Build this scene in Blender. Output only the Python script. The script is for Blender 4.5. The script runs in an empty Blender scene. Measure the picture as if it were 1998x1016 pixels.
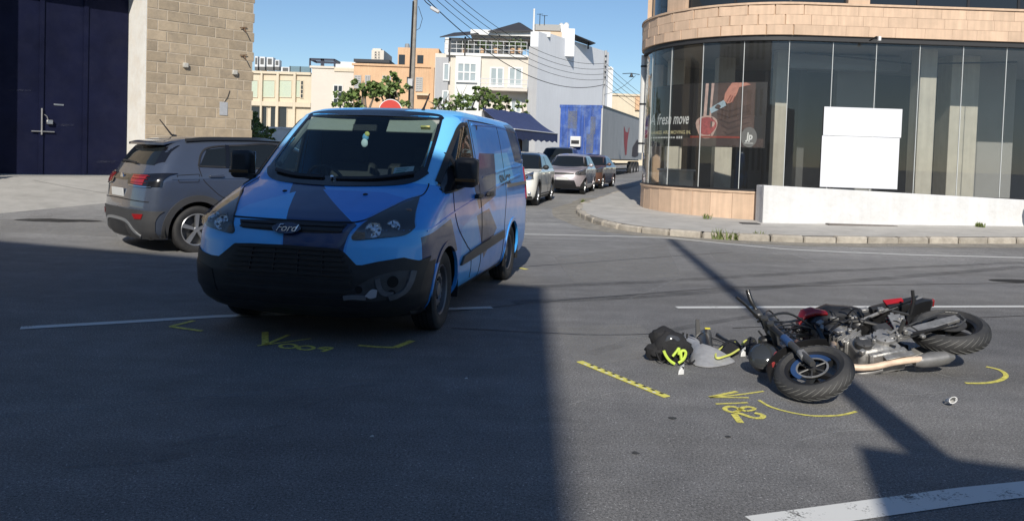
import bpy, bmesh, math, random
from mathutils import Vector, Matrix, noise as mnoise
random.seed(7)
PI = math.pi
rad = math.radians
SC = bpy.context.scene
COL = SC.collection

# ------------------------------------------------------------------ camera
CAM_H = 1.55; FOC = 1540.0; PITCH = rad(2.0); ROLL = rad(1.9); PYC = 357.0
cF = Vector((0, math.cos(PITCH), -math.sin(PITCH))); cU0 = Vector((0, math.sin(PITCH), math.cos(PITCH))); cR0 = Vector((1, 0, 0))
cR = math.cos(ROLL)*cR0 + math.sin(ROLL)*cU0
cU = -math.sin(ROLL)*cR0 + math.cos(ROLL)*cU0
cam_d = bpy.data.cameras.new('camera'); cam = bpy.data.objects.new('camera', cam_d); COL.objects.link(cam)
m = Matrix((cR, cU, -cF)).transposed().to_4x4(); m.translation = (0, 0, CAM_H); cam.matrix_world = m
cam_d.sensor_width = 36.0; cam_d.lens = FOC/1998*36; cam_d.shift_y = -(508-PYC)/1998; cam_d.clip_end = 3000; cam_d.clip_start = .05
SC.camera = cam

# ------------------------------------------------------------------ sky, sun, exposure
SUN_EL = rad(33); SUN_TAN = math.tan(SUN_EL)
SUN_AZ = Vector((-.075, -.997, 0)).normalized()          # horizontal direction towards the sun: behind the camera, a little left
w = bpy.data.worlds.new('World'); SC.world = w; w.use_nodes = True
nt = w.node_tree; nt.nodes.clear()
sky = nt.nodes.new('ShaderNodeTexSky'); sky.sky_type = 'NISHITA'; sky.sun_disc = False
sky.sun_elevation = SUN_EL; sky.sun_rotation = math.atan2(SUN_AZ.x, SUN_AZ.y)
sky.air_density = 1.4; sky.dust_density = .0; sky.ozone_density = 5.0; sky.altitude = 2500
bg = nt.nodes.new('ShaderNodeBackground'); bg.inputs[1].default_value = .104
wo = nt.nodes.new('ShaderNodeOutputWorld'); nt.links.new(sky.outputs[0], bg.inputs[0]); nt.links.new(bg.outputs[0], wo.inputs[0])
sun_d = bpy.data.lights.new('sun', 'SUN'); sun_d.energy = 4.9; sun_d.angle = rad(.55); sun_d.color = (1, .94, .84)
sun = bpy.data.objects.new('sun', sun_d); COL.objects.link(sun)
sdir = (SUN_AZ*math.cos(SUN_EL) + Vector((0, 0, math.sin(SUN_EL))))
sun.rotation_euler = sdir.to_track_quat('Z', 'Y').to_euler(); sun.location = sdir*60
SC.view_settings.view_transform = 'Standard'; SC.view_settings.look = 'None'; SC.view_settings.exposure = -.02; SC.view_settings.gamma = 1
SC.view_settings.use_curve_mapping = False
SC.render.engine = 'CYCLES'

# ------------------------------------------------------------------ geometry of the place
def ray(px, py): return cF + cR*((px-999)/FOC) + cU*((PYC-py)/FOC)
def at(px, py, Y):
    d = ray(px, py); return Vector((0, 0, CAM_H)) + d*(Y/d.y)
def gp(px, py, z=0.0):
    d = ray(px, py); return Vector((0, 0, CAM_H)) + d*((z-CAM_H)/d.z)
def sst(t):
    t = max(0., min(1., t)); return t*t*(3-2*t)
def gz(x, y):
    return (.06*max(0, min(y, 22)-12)*sst((-3.2-x)/3.5) + .014*max(0, min(y, 70)-17)
            + .016*max(0, min(x, 14)-6)*sst((y-12)/4.5))
def gpt(px, py, dz=0.0):                                  # ground point under a pixel, on the sloping ground
    z = 0.0
    for _ in range(12):
        p = gp(px, py, z+dz); z = gz(p.x, p.y)
    p.z = z+dz; return p

# ------------------------------------------------------------------ mesh helpers
class MB:
    def __init__(s): s.v = []; s.f = []; s.m = []
    def add(s, vs, fs, m=0):
        o = len(s.v); s.v += [tuple(p) for p in vs]; s.f += [tuple(i+o for i in q) for q in fs]; s.m += [m]*len(fs); return s
    def box(s, c, d, m=0, M=None, rz=0):
        c = Vector(c); q = Matrix.Rotation(rz, 3, 'Z') if M is None else M
        vs = [c + q @ Vector((sx*d[0]/2, sy*d[1]/2, sz*d[2]/2)) for sz in (-1, 1) for sy in (-1, 1) for sx in (-1, 1)]
        return s.add(vs, [(0,2,3,1),(4,5,7,6),(0,1,5,4),(2,6,7,3),(0,4,6,2),(1,3,7,5)], m)
    def cbox(s, c, d, ch=.01, m=0, M=None, rz=0):
        """box with chamfered edges"""
        c = Vector(c); q = Matrix.Rotation(rz, 3, 'Z') if M is None else M
        h = [x/2 for x in d]; ch = min(ch, *[x*.45 for x in h]); vs = []; idx = {}
        for a in range(3):
            for sx in (-1, 1):
                for sy in (-1, 1):
                    for sz in (-1, 1):
                        sg = (sx, sy, sz); p = [sg[i]*(h[i] if i == a else h[i]-ch) for i in range(3)]
                        idx[(a, sg)] = len(vs); vs.append(c + q @ Vector(p))
        fs = []
        for a in range(3):
            b, e = (a+1) % 3, (a+2) % 3
            for sa in (-1, 1):
                def k(sb, se):
                    g = [0, 0, 0]; g[a] = sa; g[b] = sb; g[e] = se; return idx[(a, tuple(g))]
                f = [k(-1,-1), k(1,-1), k(1,1), k(-1,1)]; fs.append(tuple(f if sa > 0 else f[::-1]))
            for sb in (-1, 1):
                for se in (-1, 1):      # edge between faces b and e, running along a
                    g1 = [0]*3; g2 = [0]*3
                    g1[a] = -1; g2[a] = 1; g1[b] = g2[b] = sb; g1[e] = g2[e] = se
                    f = [idx[(b, tuple(g1))], idx[(b, tuple(g2))], idx[(e, tuple(g2))], idx[(e, tuple(g1))]]
                    fs.append(tuple(f if sb*se > 0 else f[::-1]))
        for sx in (-1, 1):
            for sy in (-1, 1):
                for sz in (-1, 1):
                    g = (sx, sy, sz); f = [idx[(0, g)], idx[(1, g)], idx[(2, g)]]
                    fs.append(tuple(f if sx*sy*sz > 0 else f[::-1]))
        return s.add(vs, fs, m)
    def hexa(s, b, t, m=0):
        """solid between bottom polygon b and top polygon t (same count)"""
        n = len(b); return s.add(list(b)+list(t), [tuple(range(n))[::-1], tuple(range(n, 2*n))] + [(i, (i+1) % n, n+(i+1) % n, n+i) for i in range(n)], m)
    def prism(s, poly, axis, a, b, m=0):
        def P(u, v, h): return (h, u, v) if axis == 'x' else ((u, h, v) if axis == 'y' else (u, v, h))
        return s.hexa([P(u, v, a) for u, v in poly], [P(u, v, b) for u, v in poly], m)
    def tube(s, pts, r, n=8, m=0, cap=True, closed=False):
        pts = [Vector(p) for p in pts]; N = len(pts); rs = r if isinstance(r, (list, tuple)) else [r]*N
        T = []
        for i in range(N):
            a = pts[(i-1) % N] if (i or closed) else pts[0]; b = pts[(i+1) % N] if (i < N-1 or closed) else pts[-1]
            T.append((b-a).normalized() if (b-a).length > 1e-9 else Vector((0, 0, 1)))
        u = T[0].orthogonal().normalized(); vs = []
        for i in range(N):
            u = (u - T[i]*u.dot(T[i]));  u = u.normalized() if u.length > 1e-6 else T[i].orthogonal().normalized()
            w_ = T[i].cross(u)
            vs += [pts[i] + (u*math.cos(2*PI*k/n) + w_*math.sin(2*PI*k/n))*rs[i] for k in range(n)]
        fs = [(i*n+k, i*n+(k+1) % n, ((i+1) % N)*n+(k+1) % n, ((i+1) % N)*n+k) for i in range(N if closed else N-1) for k in range(n)]
        if cap and not closed: fs += [tuple(range(n))[::-1], tuple(range((N-1)*n, N*n))]
        return s.add(vs, fs, m)
    def lathe(s, prof, n=24, c=(0, 0, 0), ax='z', m=0, M=None, a0=0, a1=2*PI):
        """profile [(radius, height)] turned about an axis"""
        c = Vector(c); full = abs(a1-a0-2*PI) < 1e-6; cnt = n if full else n+1; vs = []
        for r, h in prof:
            for k in range(cnt):
                a = a0+(a1-a0)*k/n; p = Vector((r*math.cos(a), r*math.sin(a), h))
                if ax == 'y': p = Vector((p.x, -p.z, p.y))
                elif ax == 'x': p = Vector((p.z, p.x, p.y))
                vs.append(c + (M @ p if M is not None else p))
        fs = [(i*cnt+k, i*cnt+(k+1) % cnt, (i+1)*cnt+(k+1) % cnt, (i+1)*cnt+k) for i in range(len(prof)-1) for k in range(n)]
        return s.add(vs, fs, m)
    def grid(s, rows, m=0, flip=False):
        n = len(rows[0]); vs = [p for r in rows for p in r]
        fs = [(i*n+k, i*n+k+1, (i+1)*n+k+1, (i+1)*n+k) for i in range(len(rows)-1) for k in range(n-1)]
        if flip: fs = [f[::-1] for f in fs]
        return s.add(vs, fs, m)
    def slab(s, rows, off, m=0):
        """grid with thickness: rows of points and a function giving each point's back point"""
        n = len(rows[0]); R = len(rows); top = [p for r in rows for p in r]; bot = [off(p, i//n, i % n) for i, p in enumerate(top)]
        fs = [(i*n+k, i*n+k+1, (i+1)*n+k+1, (i+1)*n+k) for i in range(R-1) for k in range(n-1)]
        o = R*n; fs += [tuple(o+j for j in f[::-1]) for f in fs]
        ring = [k for k in range(n)] + [i*n+n-1 for i in range(1, R)] + [(R-1)*n+k for k in range(n-2, -1, -1)] + [i*n for i in range(R-2, 0, -1)]
        fs += [(ring[j], o+ring[j], o+ring[(j+1) % len(ring)], ring[(j+1) % len(ring)]) for j in range(len(ring))]
        return s.add(top+bot, fs, m)
    def ball(s, c, r, n=12, m=0, sc=(1, 1, 1), M=None):
        return s.lathe([(r*math.sin(PI*i/(n//2))*1.0, -r*math.cos(PI*i/(n//2))) for i in range(n//2+1)], n, c, 'z', m, (M or Matrix.Identity(3)) @ Matrix.Diagonal(sc).to_3x3())
    def mesh(s, name, mats, smooth=40):
        me = bpy.data.meshes.new(name); me.from_pydata(s.v, [], s.f)
        for mt in (mats if isinstance(mats, (list, tuple)) else [mats]): me.materials.append(mt)
        me.polygons.foreach_set('material_index', s.m)
        bm = bmesh.new(); bm.from_mesh(me); bmesh.ops.remove_doubles(bm, verts=bm.verts, dist=1e-5)
        bmesh.ops.recalc_face_normals(bm, faces=bm.faces); bm.to_mesh(me); bm.free()
        if smooth:
            me.polygons.foreach_set('use_smooth', [True]*len(me.polygons)); me.set_sharp_from_angle(angle=rad(smooth))
        me.update(); return me
    def build(s, name, mats, parent=None, smooth=40, loc=None, label=None, bevel=0):
        o = bpy.data.objects.new(name, s.mesh(name, mats, smooth)); COL.objects.link(o)
        if parent: o.parent = parent
        if loc: o.location = loc
        if label: o['label'] = label
        if bevel:
            b = o.modifiers.new('bevel', 'BEVEL'); b.width = bevel; b.segments = 2; b.limit_method = 'ANGLE'; b.angle_limit = rad(40)
        return o
def thing(name, label, cat, loc=(0, 0, 0), rz=0, group=None, scale=1):
    o = bpy.data.objects.new(name, None); COL.objects.link(o); o.empty_display_size = .1
    o.location = loc; o.rotation_euler = (0, 0, rz); o.scale = (scale,)*3
    return tag(o, label, cat, group)
def tag(o, label, cat, group=None):
    o['label'] = label; o['category'] = cat
    if group: o['group'] = group
    return o
def struct(o): o['kind'] = 'structure'; return o
def put(name, me, parent, loc=(0, 0, 0), M=None, rz=0):
    o = bpy.data.objects.new(name, me); COL.objects.link(o); o.parent = parent
    if M is not None: o.matrix_local = Matrix.Translation(loc) @ M.to_4x4()
    else: o.location = loc; o.rotation_euler = (0, 0, rz)
    return o
def copy_tree(o, parent=None):
    c = o.copy(); COL.objects.link(c); c.parent = parent
    for ch in list(o.children): copy_tree(ch, c)
    return c
def spline(pts, n):
    """Catmull-Rom through pts, n+1 points"""
    pts = [Vector(p) for p in pts]; N = len(pts)-1; out = []
    for i in range(n+1):
        t = i/n*N; k = min(int(t), N-1); t -= k
        p0, p1, p2, p3 = pts[max(k-1, 0)], pts[k], pts[k+1], pts[min(k+2, N)]
        out.append(.5*((2*p1)+(p2-p0)*t+(2*p0-5*p1+4*p2-p3)*t*t+(3*p1-p0-3*p2+p3)*t**3))
    return out
def resample(pts, n):
    pts = [Vector(p) for p in pts]; L = [0]
    for a, b in zip(pts, pts[1:]): L.append(L[-1]+(b-a).length)
    out = []; k = 0
    for i in range(n+1):
        d = L[-1]*i/n
        while k < len(L)-2 and L[k+1] < d: k += 1
        t = (d-L[k])/max(L[k+1]-L[k], 1e-9); out.append(pts[k].lerp(pts[k+1], t))
    return out
def inside(poly, x, y):
    c = False; n = len(poly)
    for i in range(n):
        (x1, y1), (x2, y2) = poly[i], poly[(i+1) % n]
        if (y1 > y) != (y2 > y) and x < (x2-x1)*(y-y1)/(y2-y1)+x1: c = not c
    return c
def text_mesh(body, size, italic=0., bold=0., align='CENTER'):
    c = bpy.data.curves.new('lettering', 'FONT'); c.body = body; c.size = size; c.align_x = align; c.align_y = 'CENTER'; c.shear = italic; c.offset = bold; c.resolution_u = 3
    o = bpy.data.objects.new('lettering', c); COL.objects.link(o)
    dg = bpy.context.evaluated_depsgraph_get(); me = bpy.data.meshes.new_from_object(o.evaluated_get(dg)); bpy.data.objects.remove(o)
    return [v.co.copy() for v in me.vertices], [tuple(p.vertices) for p in me.polygons]

# ------------------------------------------------------------------ materials
MATS = {}
def nd(nt, typ, **kw):
    n = nt.nodes.new(typ)
    for k, v in kw.items():
        if k.startswith('i_'):
            key = k[2:]; n.inputs[int(key) if key.isdigit() else key].default_value = v
        else: setattr(n, k, v)
    return n
def M_(name, col, r=.6, m=0., n=0., ns=6., b=0., bs=40., rnd=0., coat=0., streak=0., dirt=None, spec=.5, detail=6., bd=.01, dirt_amt=.5, dirt_s=1.5):
    """procedural material: colour broken by noise (n), per-object tone (rnd), rain streaks, dirt colour, fine relief (b)"""
    if name in MATS: return MATS[name]
    mt = bpy.data.materials.new(name); mt.use_nodes = True; nt = mt.node_tree; p = nt.nodes['Principled BSDF']; L = nt.links.new
    p.inputs['Base Color'].default_value = (*col, 1); p.inputs['Roughness'].default_value = r; p.inputs['Metallic'].default_value = m
    p.inputs['Coat Weight'].default_value = coat; p.inputs['Coat Roughness'].default_value = .04; p.inputs['Specular IOR Level'].default_value = spec
    tc = nd(nt, 'ShaderNodeTexCoord'); src = tc.outputs['Object']; cur = None
    if rnd:
        oi = nd(nt, 'ShaderNodeObjectInfo'); va = nd(nt, 'ShaderNodeVectorMath', operation='MULTIPLY_ADD')
        cx = nd(nt, 'ShaderNodeCombineXYZ'); [L(oi.outputs['Random'], cx.inputs[i]) for i in range(3)]
        va.inputs[1].default_value = (37, 53, 71); L(cx.outputs[0], va.inputs[0]); L(src, va.inputs[2]); src = va.outputs[0]
    base = nd(nt, 'ShaderNodeRGB'); base.outputs[0].default_value = (*col, 1); cur = base.outputs[0]
    def mul(cur, fac_socket, lo, hi):
        mr = nd(nt, 'ShaderNodeMapRange', i_3=lo, i_4=hi); mr.inputs[1].default_value = .25; mr.inputs[2].default_value = .75; L(fac_socket, mr.inputs[0])
        mx = nd(nt, 'ShaderNodeVectorMath', operation='SCALE'); L(cur, mx.inputs[0]); L(mr.outputs[0], mx.inputs[3]); return mx.outputs[0]
    if n:
        no = nd(nt, 'ShaderNodeTexNoise', i_Scale=ns, i_Detail=detail, i_Roughness=.65); L(src, no.inputs['Vector']); cur = mul(cur, no.outputs[0], 1-n, 1+n)
    if streak:
        mp = nd(nt, 'ShaderNodeMapping'); mp.inputs['Scale'].default_value = (5, 5, .25); L(src, mp.inputs[0])
        no = nd(nt, 'ShaderNodeTexNoise', i_Scale=2., i_Detail=5.); L(mp.outputs[0], no.inputs['Vector']); cur = mul(cur, no.outputs[0], 1-streak, 1+streak*.5)
    if dirt:
        no = nd(nt, 'ShaderNodeTexNoise', i_Scale=dirt_s, i_Detail=8., i_Roughness=.7); L(src, no.inputs['Vector'])
        mr = nd(nt, 'ShaderNodeMapRange', i_1=.45, i_2=.75, i_3=0., i_4=dirt_amt); L(no.outputs[0], mr.inputs[0])
        mx = nd(nt, 'ShaderNodeMix', data_type='RGBA'); L(mr.outputs[0], mx.inputs[0]); L(cur, mx.inputs[6]); mx.inputs[7].default_value = (*dirt, 1); cur = mx.outputs[2]
    if rnd:
        mr = nd(nt, 'ShaderNodeMapRange', i_3=1-rnd, i_4=1+rnd); L(oi.outputs['Random'], mr.inputs[0])
        mx = nd(nt, 'ShaderNodeVectorMath', operation='SCALE'); L(cur, mx.inputs[0]); L(mr.outputs[0], mx.inputs[3]); cur = mx.outputs[0]
    L(cur, p.inputs['Base Color'])
    if b:
        no = nd(nt, 'ShaderNodeTexNoise', i_Scale=bs, i_Detail=4.); L(src, no.inputs['Vector'])
        bu = nd(nt, 'ShaderNodeBump', i_Strength=b, i_Distance=bd); L(no.outputs[0], bu.inputs['Height']); L(bu.outputs[0], p.inputs['Normal'])
    MATS[name] = mt; return mt
def glass_(name, tint=(.75, .8, .78), refl=1., rough=.0, body=0., bodycol=(.1, .12, .12), f0=.045):
    """thin architectural / car glass: tinted transparency under a mirror reflection that follows Fresnel"""
    if name in MATS: return MATS[name]
    mt = bpy.data.materials.new(name); mt.use_nodes = True; nt = mt.node_tree; nt.nodes.clear(); L = nt.links.new
    tr = nd(nt, 'ShaderNodeBsdfTransparent'); tr.inputs[0].default_value = (*tint, 1)
    gl = nd(nt, 'ShaderNodeBsdfGlossy'); gl.inputs['Roughness'].default_value = rough; gl.inputs[0].default_value = (refl,)*3+(1,)
    base = tr
    if body:
        df = nd(nt, 'ShaderNodeBsdfDiffuse'); df.inputs[0].default_value = (*bodycol, 1)
        m0 = nd(nt, 'ShaderNodeMixShader'); m0.inputs[0].default_value = body; L(tr.outputs[0], m0.inputs[1]); L(df.outputs[0], m0.inputs[2]); base = m0
    lw = nd(nt, 'ShaderNodeLayerWeight'); lw.inputs[0].default_value = .5                     # Schlick: the same from both faces of the pane
    pw = nd(nt, 'ShaderNodeMath', operation='POWER'); pw.inputs[1].default_value = 5.; L(lw.outputs['Facing'], pw.inputs[0])
    fr = nd(nt, 'ShaderNodeMath', operation='MULTIPLY_ADD'); fr.inputs[1].default_value = 1-f0; fr.inputs[2].default_value = f0; L(pw.outputs[0], fr.inputs[0])
    mx = nd(nt, 'ShaderNodeMixShader'); L(fr.outputs[0], mx.inputs[0]); L(base.outputs[0], mx.inputs[1]); L(gl.outputs[0], mx.inputs[2])
    out = nd(nt, 'ShaderNodeOutputMaterial'); L(mx.outputs[0], out.inputs[0]); MATS[name] = mt; return mt
# ================================================================== ground, road and markings
def wb(mb, name, mats, parent, smooth=40, label=None, bevel=0):      # mesh given in world coordinates under an unrotated parent
    return mb.build(name, mats, parent, smooth, loc=-parent.location, label=label, bevel=bevel)
def asphalt():
    mt = bpy.data.materials.new('asphalt'); mt.use_nodes = True; nt = mt.node_tree; p = nt.nodes['Principled BSDF']; L = nt.links.new
    tc = nd(nt, 'ShaderNodeTexCoord'); O = tc.outputs['Object']
    def N(scale, detail=4., rough=.6, sc=None, rot=0):
        v = O
        if sc:
            mp = nd(nt, 'ShaderNodeMapping'); mp.inputs['Scale'].default_value = sc; mp.inputs['Rotation'].default_value = (0, 0, rot); L(O, mp.inputs[0]); v = mp.outputs[0]
        n = nd(nt, 'ShaderNodeTexNoise', i_Scale=scale, i_Detail=detail, i_Roughness=rough); L(v, n.inputs['Vector']); return n.outputs[0]
    def MR(s, a, b, lo, hi):
        n = nd(nt, 'ShaderNodeMapRange', i_1=a, i_2=b, i_3=lo, i_4=hi); L(s, n.inputs[0]); return n.outputs[0]
    def MUL(a, b):
        n = nd(nt, 'ShaderNodeMath', operation='MULTIPLY'); L(a, n.inputs[0]); L(b, n.inputs[1]); return n.outputs[0]
    v = MR(N(.22, 5.), .3, .7, .80, 1.2)
    v = MUL(v, MR(N(1.0, 6., .7, (.12, 1.1, 1), -.1), .3, .7, .80, 1.18))      # wheel-worn bands along the main road
    v = MUL(v, MR(N(3.5, 6., .7), .3, .7, .88, 1.12))
    v = MUL(v, MR(N(75., 3., .7), .3, .7, .45, 1.6))                      # aggregate
    v = MUL(v, MR(N(170., 2., .6), .3, .7, .5, 1.5))
    vo = nd(nt, 'ShaderNodeTexVoronoi', i_Scale=58., i_Randomness=1.); L(O, vo.inputs['Vector'])
    sp = MR(vo.outputs['Distance'], .12, .25, 2.3, 1.0)                      # bright chips
    no2 = MR(N(31., 1.), .5, .56, 0., 1.)
    mxf = nd(nt, 'ShaderNodeMix', data_type='FLOAT'); L(no2, mxf.inputs[0]); mxf.inputs[2].default_value = 1.; L(sp, mxf.inputs[3])
    v = MUL(v, mxf.outputs[0])
    base = nd(nt, 'ShaderNodeMix', data_type='RGBA'); L(MR(N(.5, 3.), .35, .65, 0., 1.), base.inputs[0])
    base.inputs[6].default_value = (.150, .149, .151, 1); base.inputs[7].default_value = (.176, .172, .168, 1)
    # paler colour further off, broken up by noise
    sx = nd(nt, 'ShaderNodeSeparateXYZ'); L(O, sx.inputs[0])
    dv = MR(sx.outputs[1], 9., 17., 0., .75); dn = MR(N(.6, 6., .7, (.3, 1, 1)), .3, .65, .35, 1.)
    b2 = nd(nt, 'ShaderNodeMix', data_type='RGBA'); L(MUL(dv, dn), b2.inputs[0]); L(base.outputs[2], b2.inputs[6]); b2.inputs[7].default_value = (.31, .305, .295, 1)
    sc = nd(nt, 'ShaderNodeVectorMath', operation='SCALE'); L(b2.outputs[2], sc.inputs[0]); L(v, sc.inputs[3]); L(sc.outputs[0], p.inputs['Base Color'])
    p.inputs['Roughness'].default_value = .82; p.inputs['Specular IOR Level'].default_value = .28
    bu = nd(nt, 'ShaderNodeBump', i_Strength=.55, i_Distance=.006); L(N(110., 3., .7), bu.inputs['Height']); L(bu.outputs[0], p.inputs['Normal'])
    return mt
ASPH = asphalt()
def worn(name, col, keep=.55, sc=9., soft=.12, fine=60.):
    """paint or spray that has worn through to the road: transparent where it is gone"""
    mt = bpy.data.materials.new(name); mt.use_nodes = True; nt = mt.node_tree; p = nt.nodes['Principled BSDF']; L = nt.links.new
    p.inputs['Base Color'].default_value = (*col, 1); p.inputs['Roughness'].default_value = .8; p.inputs['Specular IOR Level'].default_value = .25
    tc = nd(nt, 'ShaderNodeTexCoord')
    a = nd(nt, 'ShaderNodeTexNoise', i_Scale=sc, i_Detail=5., i_Roughness=.7); L(tc.outputs['Object'], a.inputs['Vector'])
    b = nd(nt, 'ShaderNodeTexNoise', i_Scale=fine, i_Detail=2.); L(tc.outputs['Object'], b.inputs['Vector'])
    s = nd(nt, 'ShaderNodeMath', operation='MULTIPLY_ADD'); s.inputs[1].default_value = .5; L(b.outputs[0], s.inputs[0]); L(a.outputs[0], s.inputs[2])
    mr = nd(nt, 'ShaderNodeMapRange', i_1=1.02-keep-soft*.5, i_2=1.02-keep+soft, i_3=0., i_4=1.); L(s.outputs[0], mr.inputs[0]); L(mr.outputs[0], p.inputs['Alpha'])
    return mt
WHITE_LINE = worn('worn_white_line', (.62, .62, .6), .50, 7.); FAINT_LINE = worn('faint_white_line', (.30, .30, .30), .17, 4., .4); STOP_LINE = worn('stop_line_paint', (.66, .66, .64), .45, 5., .1, 90.)
SPRAY = worn('yellow_spray', (.80, .72, .16), .52, 26., .35, 150.); TAR = M_('tar_seal', (.028, .028, .03), .55, n=.2)
DUST = worn('pale_scuff', (.22, .215, .21), .18, 6., .5, 40.)

def axis_pts():
    xs = [-700, -300, -150, -80, -50, -35]+[x*1.0 for x in range(-26, 27)]+[35, 50, 80, 150, 300, 700]
    ys = [-500, -200, -80, -40, -20, -10]+[y*1.0 for y in range(-4, 33)]+[36, 40, 45, 50, 56, 62, 70, 90, 130, 200, 400, 900, 1500]
    return xs, ys
xs, ys = axis_pts(); mb = MB(); mb.grid([[(x, y, gz(x, y)) for x in xs] for y in ys])
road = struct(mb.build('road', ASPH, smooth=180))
def gstrip(name, pts, wd, mat, dz=.004, step=.35, parent=road, label=None, mb=None):
    """flat strip laid on the ground along world points"""
    pts = [Vector((p[0], p[1], 0)) for p in pts]; L = sum((b-a).length for a, b in zip(pts, pts[1:])); q = resample(pts, max(2, int(L/step))); own = mb is None; mb = mb or MB(); l = []; r = []
    for i, p in enumerate(q):
        t = (q[min(i+1, len(q)-1)]-q[max(i-1, 0)]).normalized(); nrm = Vector((-t.y, t.x, 0)); k = wd[0]+(wd[1]-wd[0])*i/(len(q)-1) if isinstance(wd, tuple) else wd
        for s, dst in ((1, l), (-1, r)):
            c = p+nrm*s*k/2; dst.append((c.x, c.y, gz(c.x, c.y)+dz))
    mb.grid([r, l])
    return mb.build(name, mat, parent, 0, label=label) if own else mb
def pxl(*a): return [gpt(x, y) for x, y in a]
gstrip('painted_line', pxl((40, 640), (235, 629), (430, 617), (640, 610), (960, 600)), .11, WHITE_LINE, label='white centre line running under the van')
gstrip('painted_line', pxl((1320, 600), (1650, 599), (1998, 598))+[Vector((13, 10.5, 0))], .10, WHITE_LINE, label='white centre line behind the fallen motorcycle')
gstrip('painted_line', pxl((1015, 457), (1160, 460), (1305, 464), (1420, 476), (1540, 487), (1770, 497), (1998, 503))+[Vector((16, 14.5, 0))], .11, WHITE_LINE, label='white edge line following the corner pavement')
gstrip('painted_line', [gp(1475, 1024), gp(1890, 966), gp(2100, 944)], .16, STOP_LINE, step=.1, label='thick white line in the right foreground')
gstrip('painted_line', pxl((0, 812), (210, 792), (520, 765), (730, 748)), .09, FAINT_LINE, label='almost worn away old line in the shade')
for a in ([(1000, 522), (1430, 492)], [(840, 612), (1100, 585), (1430, 560), (1998, 552)], [(880, 640), (1180, 655), (1300, 650)], [(1430, 640), (1998, 616)]):
    gstrip('tar_seam', pxl(*a), .022, TAR, .003)
for a, b, wd in (((330, 868), (460, 850), .06), ((360, 862), (430, 845), .04), ((500, 838), (560, 828), .035), ((560, 785), (600, 770), .05), ((590, 795), (640, 775), .05), ((300, 895), (370, 885), .09), ((120, 912), (330, 898), .05)):
    gstrip('scuff_mark', [gp(*a), gp(*b)], wd, DUST, .003, .06)

PATCHD = M_('road_patch_dark', (.075, .075, .078), .85, n=.35, ns=40., b=.5, bs=90., detail=8.); PATCHL = worn('road_patch_pale', (.30, .295, .285), .34, 2.2, .6, 60.)
for nm, mt_, P in (('road_patch', PATCHL, [(1385, 492), (1545, 497), (1590, 470+42), (1400, 512)]), ('road_patch', PATCHL, [(1080, 500), (1300, 478), (1330, 540), (1120, 552)]), ('road_patch', PATCHL, [(1085, 640), (1250, 632), (1290, 690), (1130, 720)]), ('road_patch', PATCHL, [(0, 428), (215, 425), (230, 462), (0, 452)])):
    q = [gpt(*p) for p in P]; rows_ = [[q[0].lerp(q[1], i/10).lerp(q[3].lerp(q[2], i/10), j/6) for i in range(11)] for j in range(7)]
    MB().grid([[(p.x, p.y, gz(p.x, p.y)+.002) for p in r_] for r_ in rows_]).build(nm, mt_, road, 0)
SCRATCH = worn('pale_scratch', (.42, .42, .41), .30, 8., .5, 70.)
for P in ([(1190, 592), (1250, 575), (1330, 540)], [(1095, 660), (1180, 652), (1260, 660)], [(1310, 690), (1330, 720), (1400, 735)], [(1110, 790), (1180, 770), (1230, 762)], [(1560, 860), (1640, 842), (1760, 838)], [(1690, 760), (1770, 770), (1850, 764)], [(1760, 705), (1850, 735), (1900, 738)], [(980, 700), (1080, 690), (1130, 694)]):
    gstrip('scratch_mark', spline(pxl(*P), 14), .012, SCRATCH, .003, .05)
TYREM = worn('tyre_mark', (.07, .07, .072), .12, 3., .8, 50.)
for P, wd in (([(1000, 590), (1300, 575), (1700, 545), (1998, 520)], .22), ([(1020, 560), (1300, 548), (1700, 525), (1998, 512)], .2), ([(1150, 690), (1330, 640), (1500, 612)], .12)):
    gstrip('tyre_mark', spline(pxl(*P), 20), wd, TYREM, .0015, .2)
TYREM2 = worn('oil_drip', (.05, .05, .05), .55, 20., .5, 80.)
for x, y, r_ in ((1312, 816, .026), (1420, 852, .018), (1240, 884, .022)):
    c = gp(x, y); MB().add([(c.x+r_*math.cos(a)*(1+.3*mnoise.noise(Vector((a, x, 0)))), c.y+r_*math.sin(a), .004) for a in [2*PI*i/12 for i in range(12)]], [tuple(range(12))]).build('oil_drip', TYREM2, road, 0)
def stroke(mb, pts, wd, dz=.005):
    q = spline([gpt(*p) for p in pts], max(6, 5*len(pts))) if len(pts) > 2 else [gpt(*p) for p in pts]
    gstrip('', q, wd, None, dz, .03, mb=mb)
def zz(ox, oy, s, pts): return [(ox+x/s, oy+y/s) for x, y in pts]
def ell(cx, cy, rx, ry, n=16): return [(cx+rx*math.cos(2*PI*i/n), cy+ry*math.sin(2*PI*i/n)) for i in range(n+1)]
Z1 = lambda *p: zz(300, 600, 3.568, p); Z2 = lambda *p: zz(1370, 740, 6.055, p)
mb = MB(); stroke(mb, Z1((775, 172), (776, 262)), 0.054); stroke(mb, Z1((776, 262), (940, 192)), 0.036); stroke(mb, Z1((722, 268), (900, 245), (1095, 218)), 0.022)
stroke(mb, Z1(*ell(937, 271, 58, 15)), 0.032); stroke(mb, Z1(*ell(1060, 283, 55, 14)), 0.032); stroke(mb, Z1((1205, 290), (1150, 288), (1185, 278), (1240, 283), (1205, 298), (1170, 308)), 0.036)
mb.build('spray_number', SPRAY, road, 0, label='yellow sprayed number in the shade before the van')
mb = MB(); stroke(mb, Z1((280, 93), (115, 134)), 0.043); stroke(mb, Z1((115, 134), (338, 165)), 0.043); mb.build('spray_bracket', SPRAY, road, 0, label='yellow sprayed corner left of the van')
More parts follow.
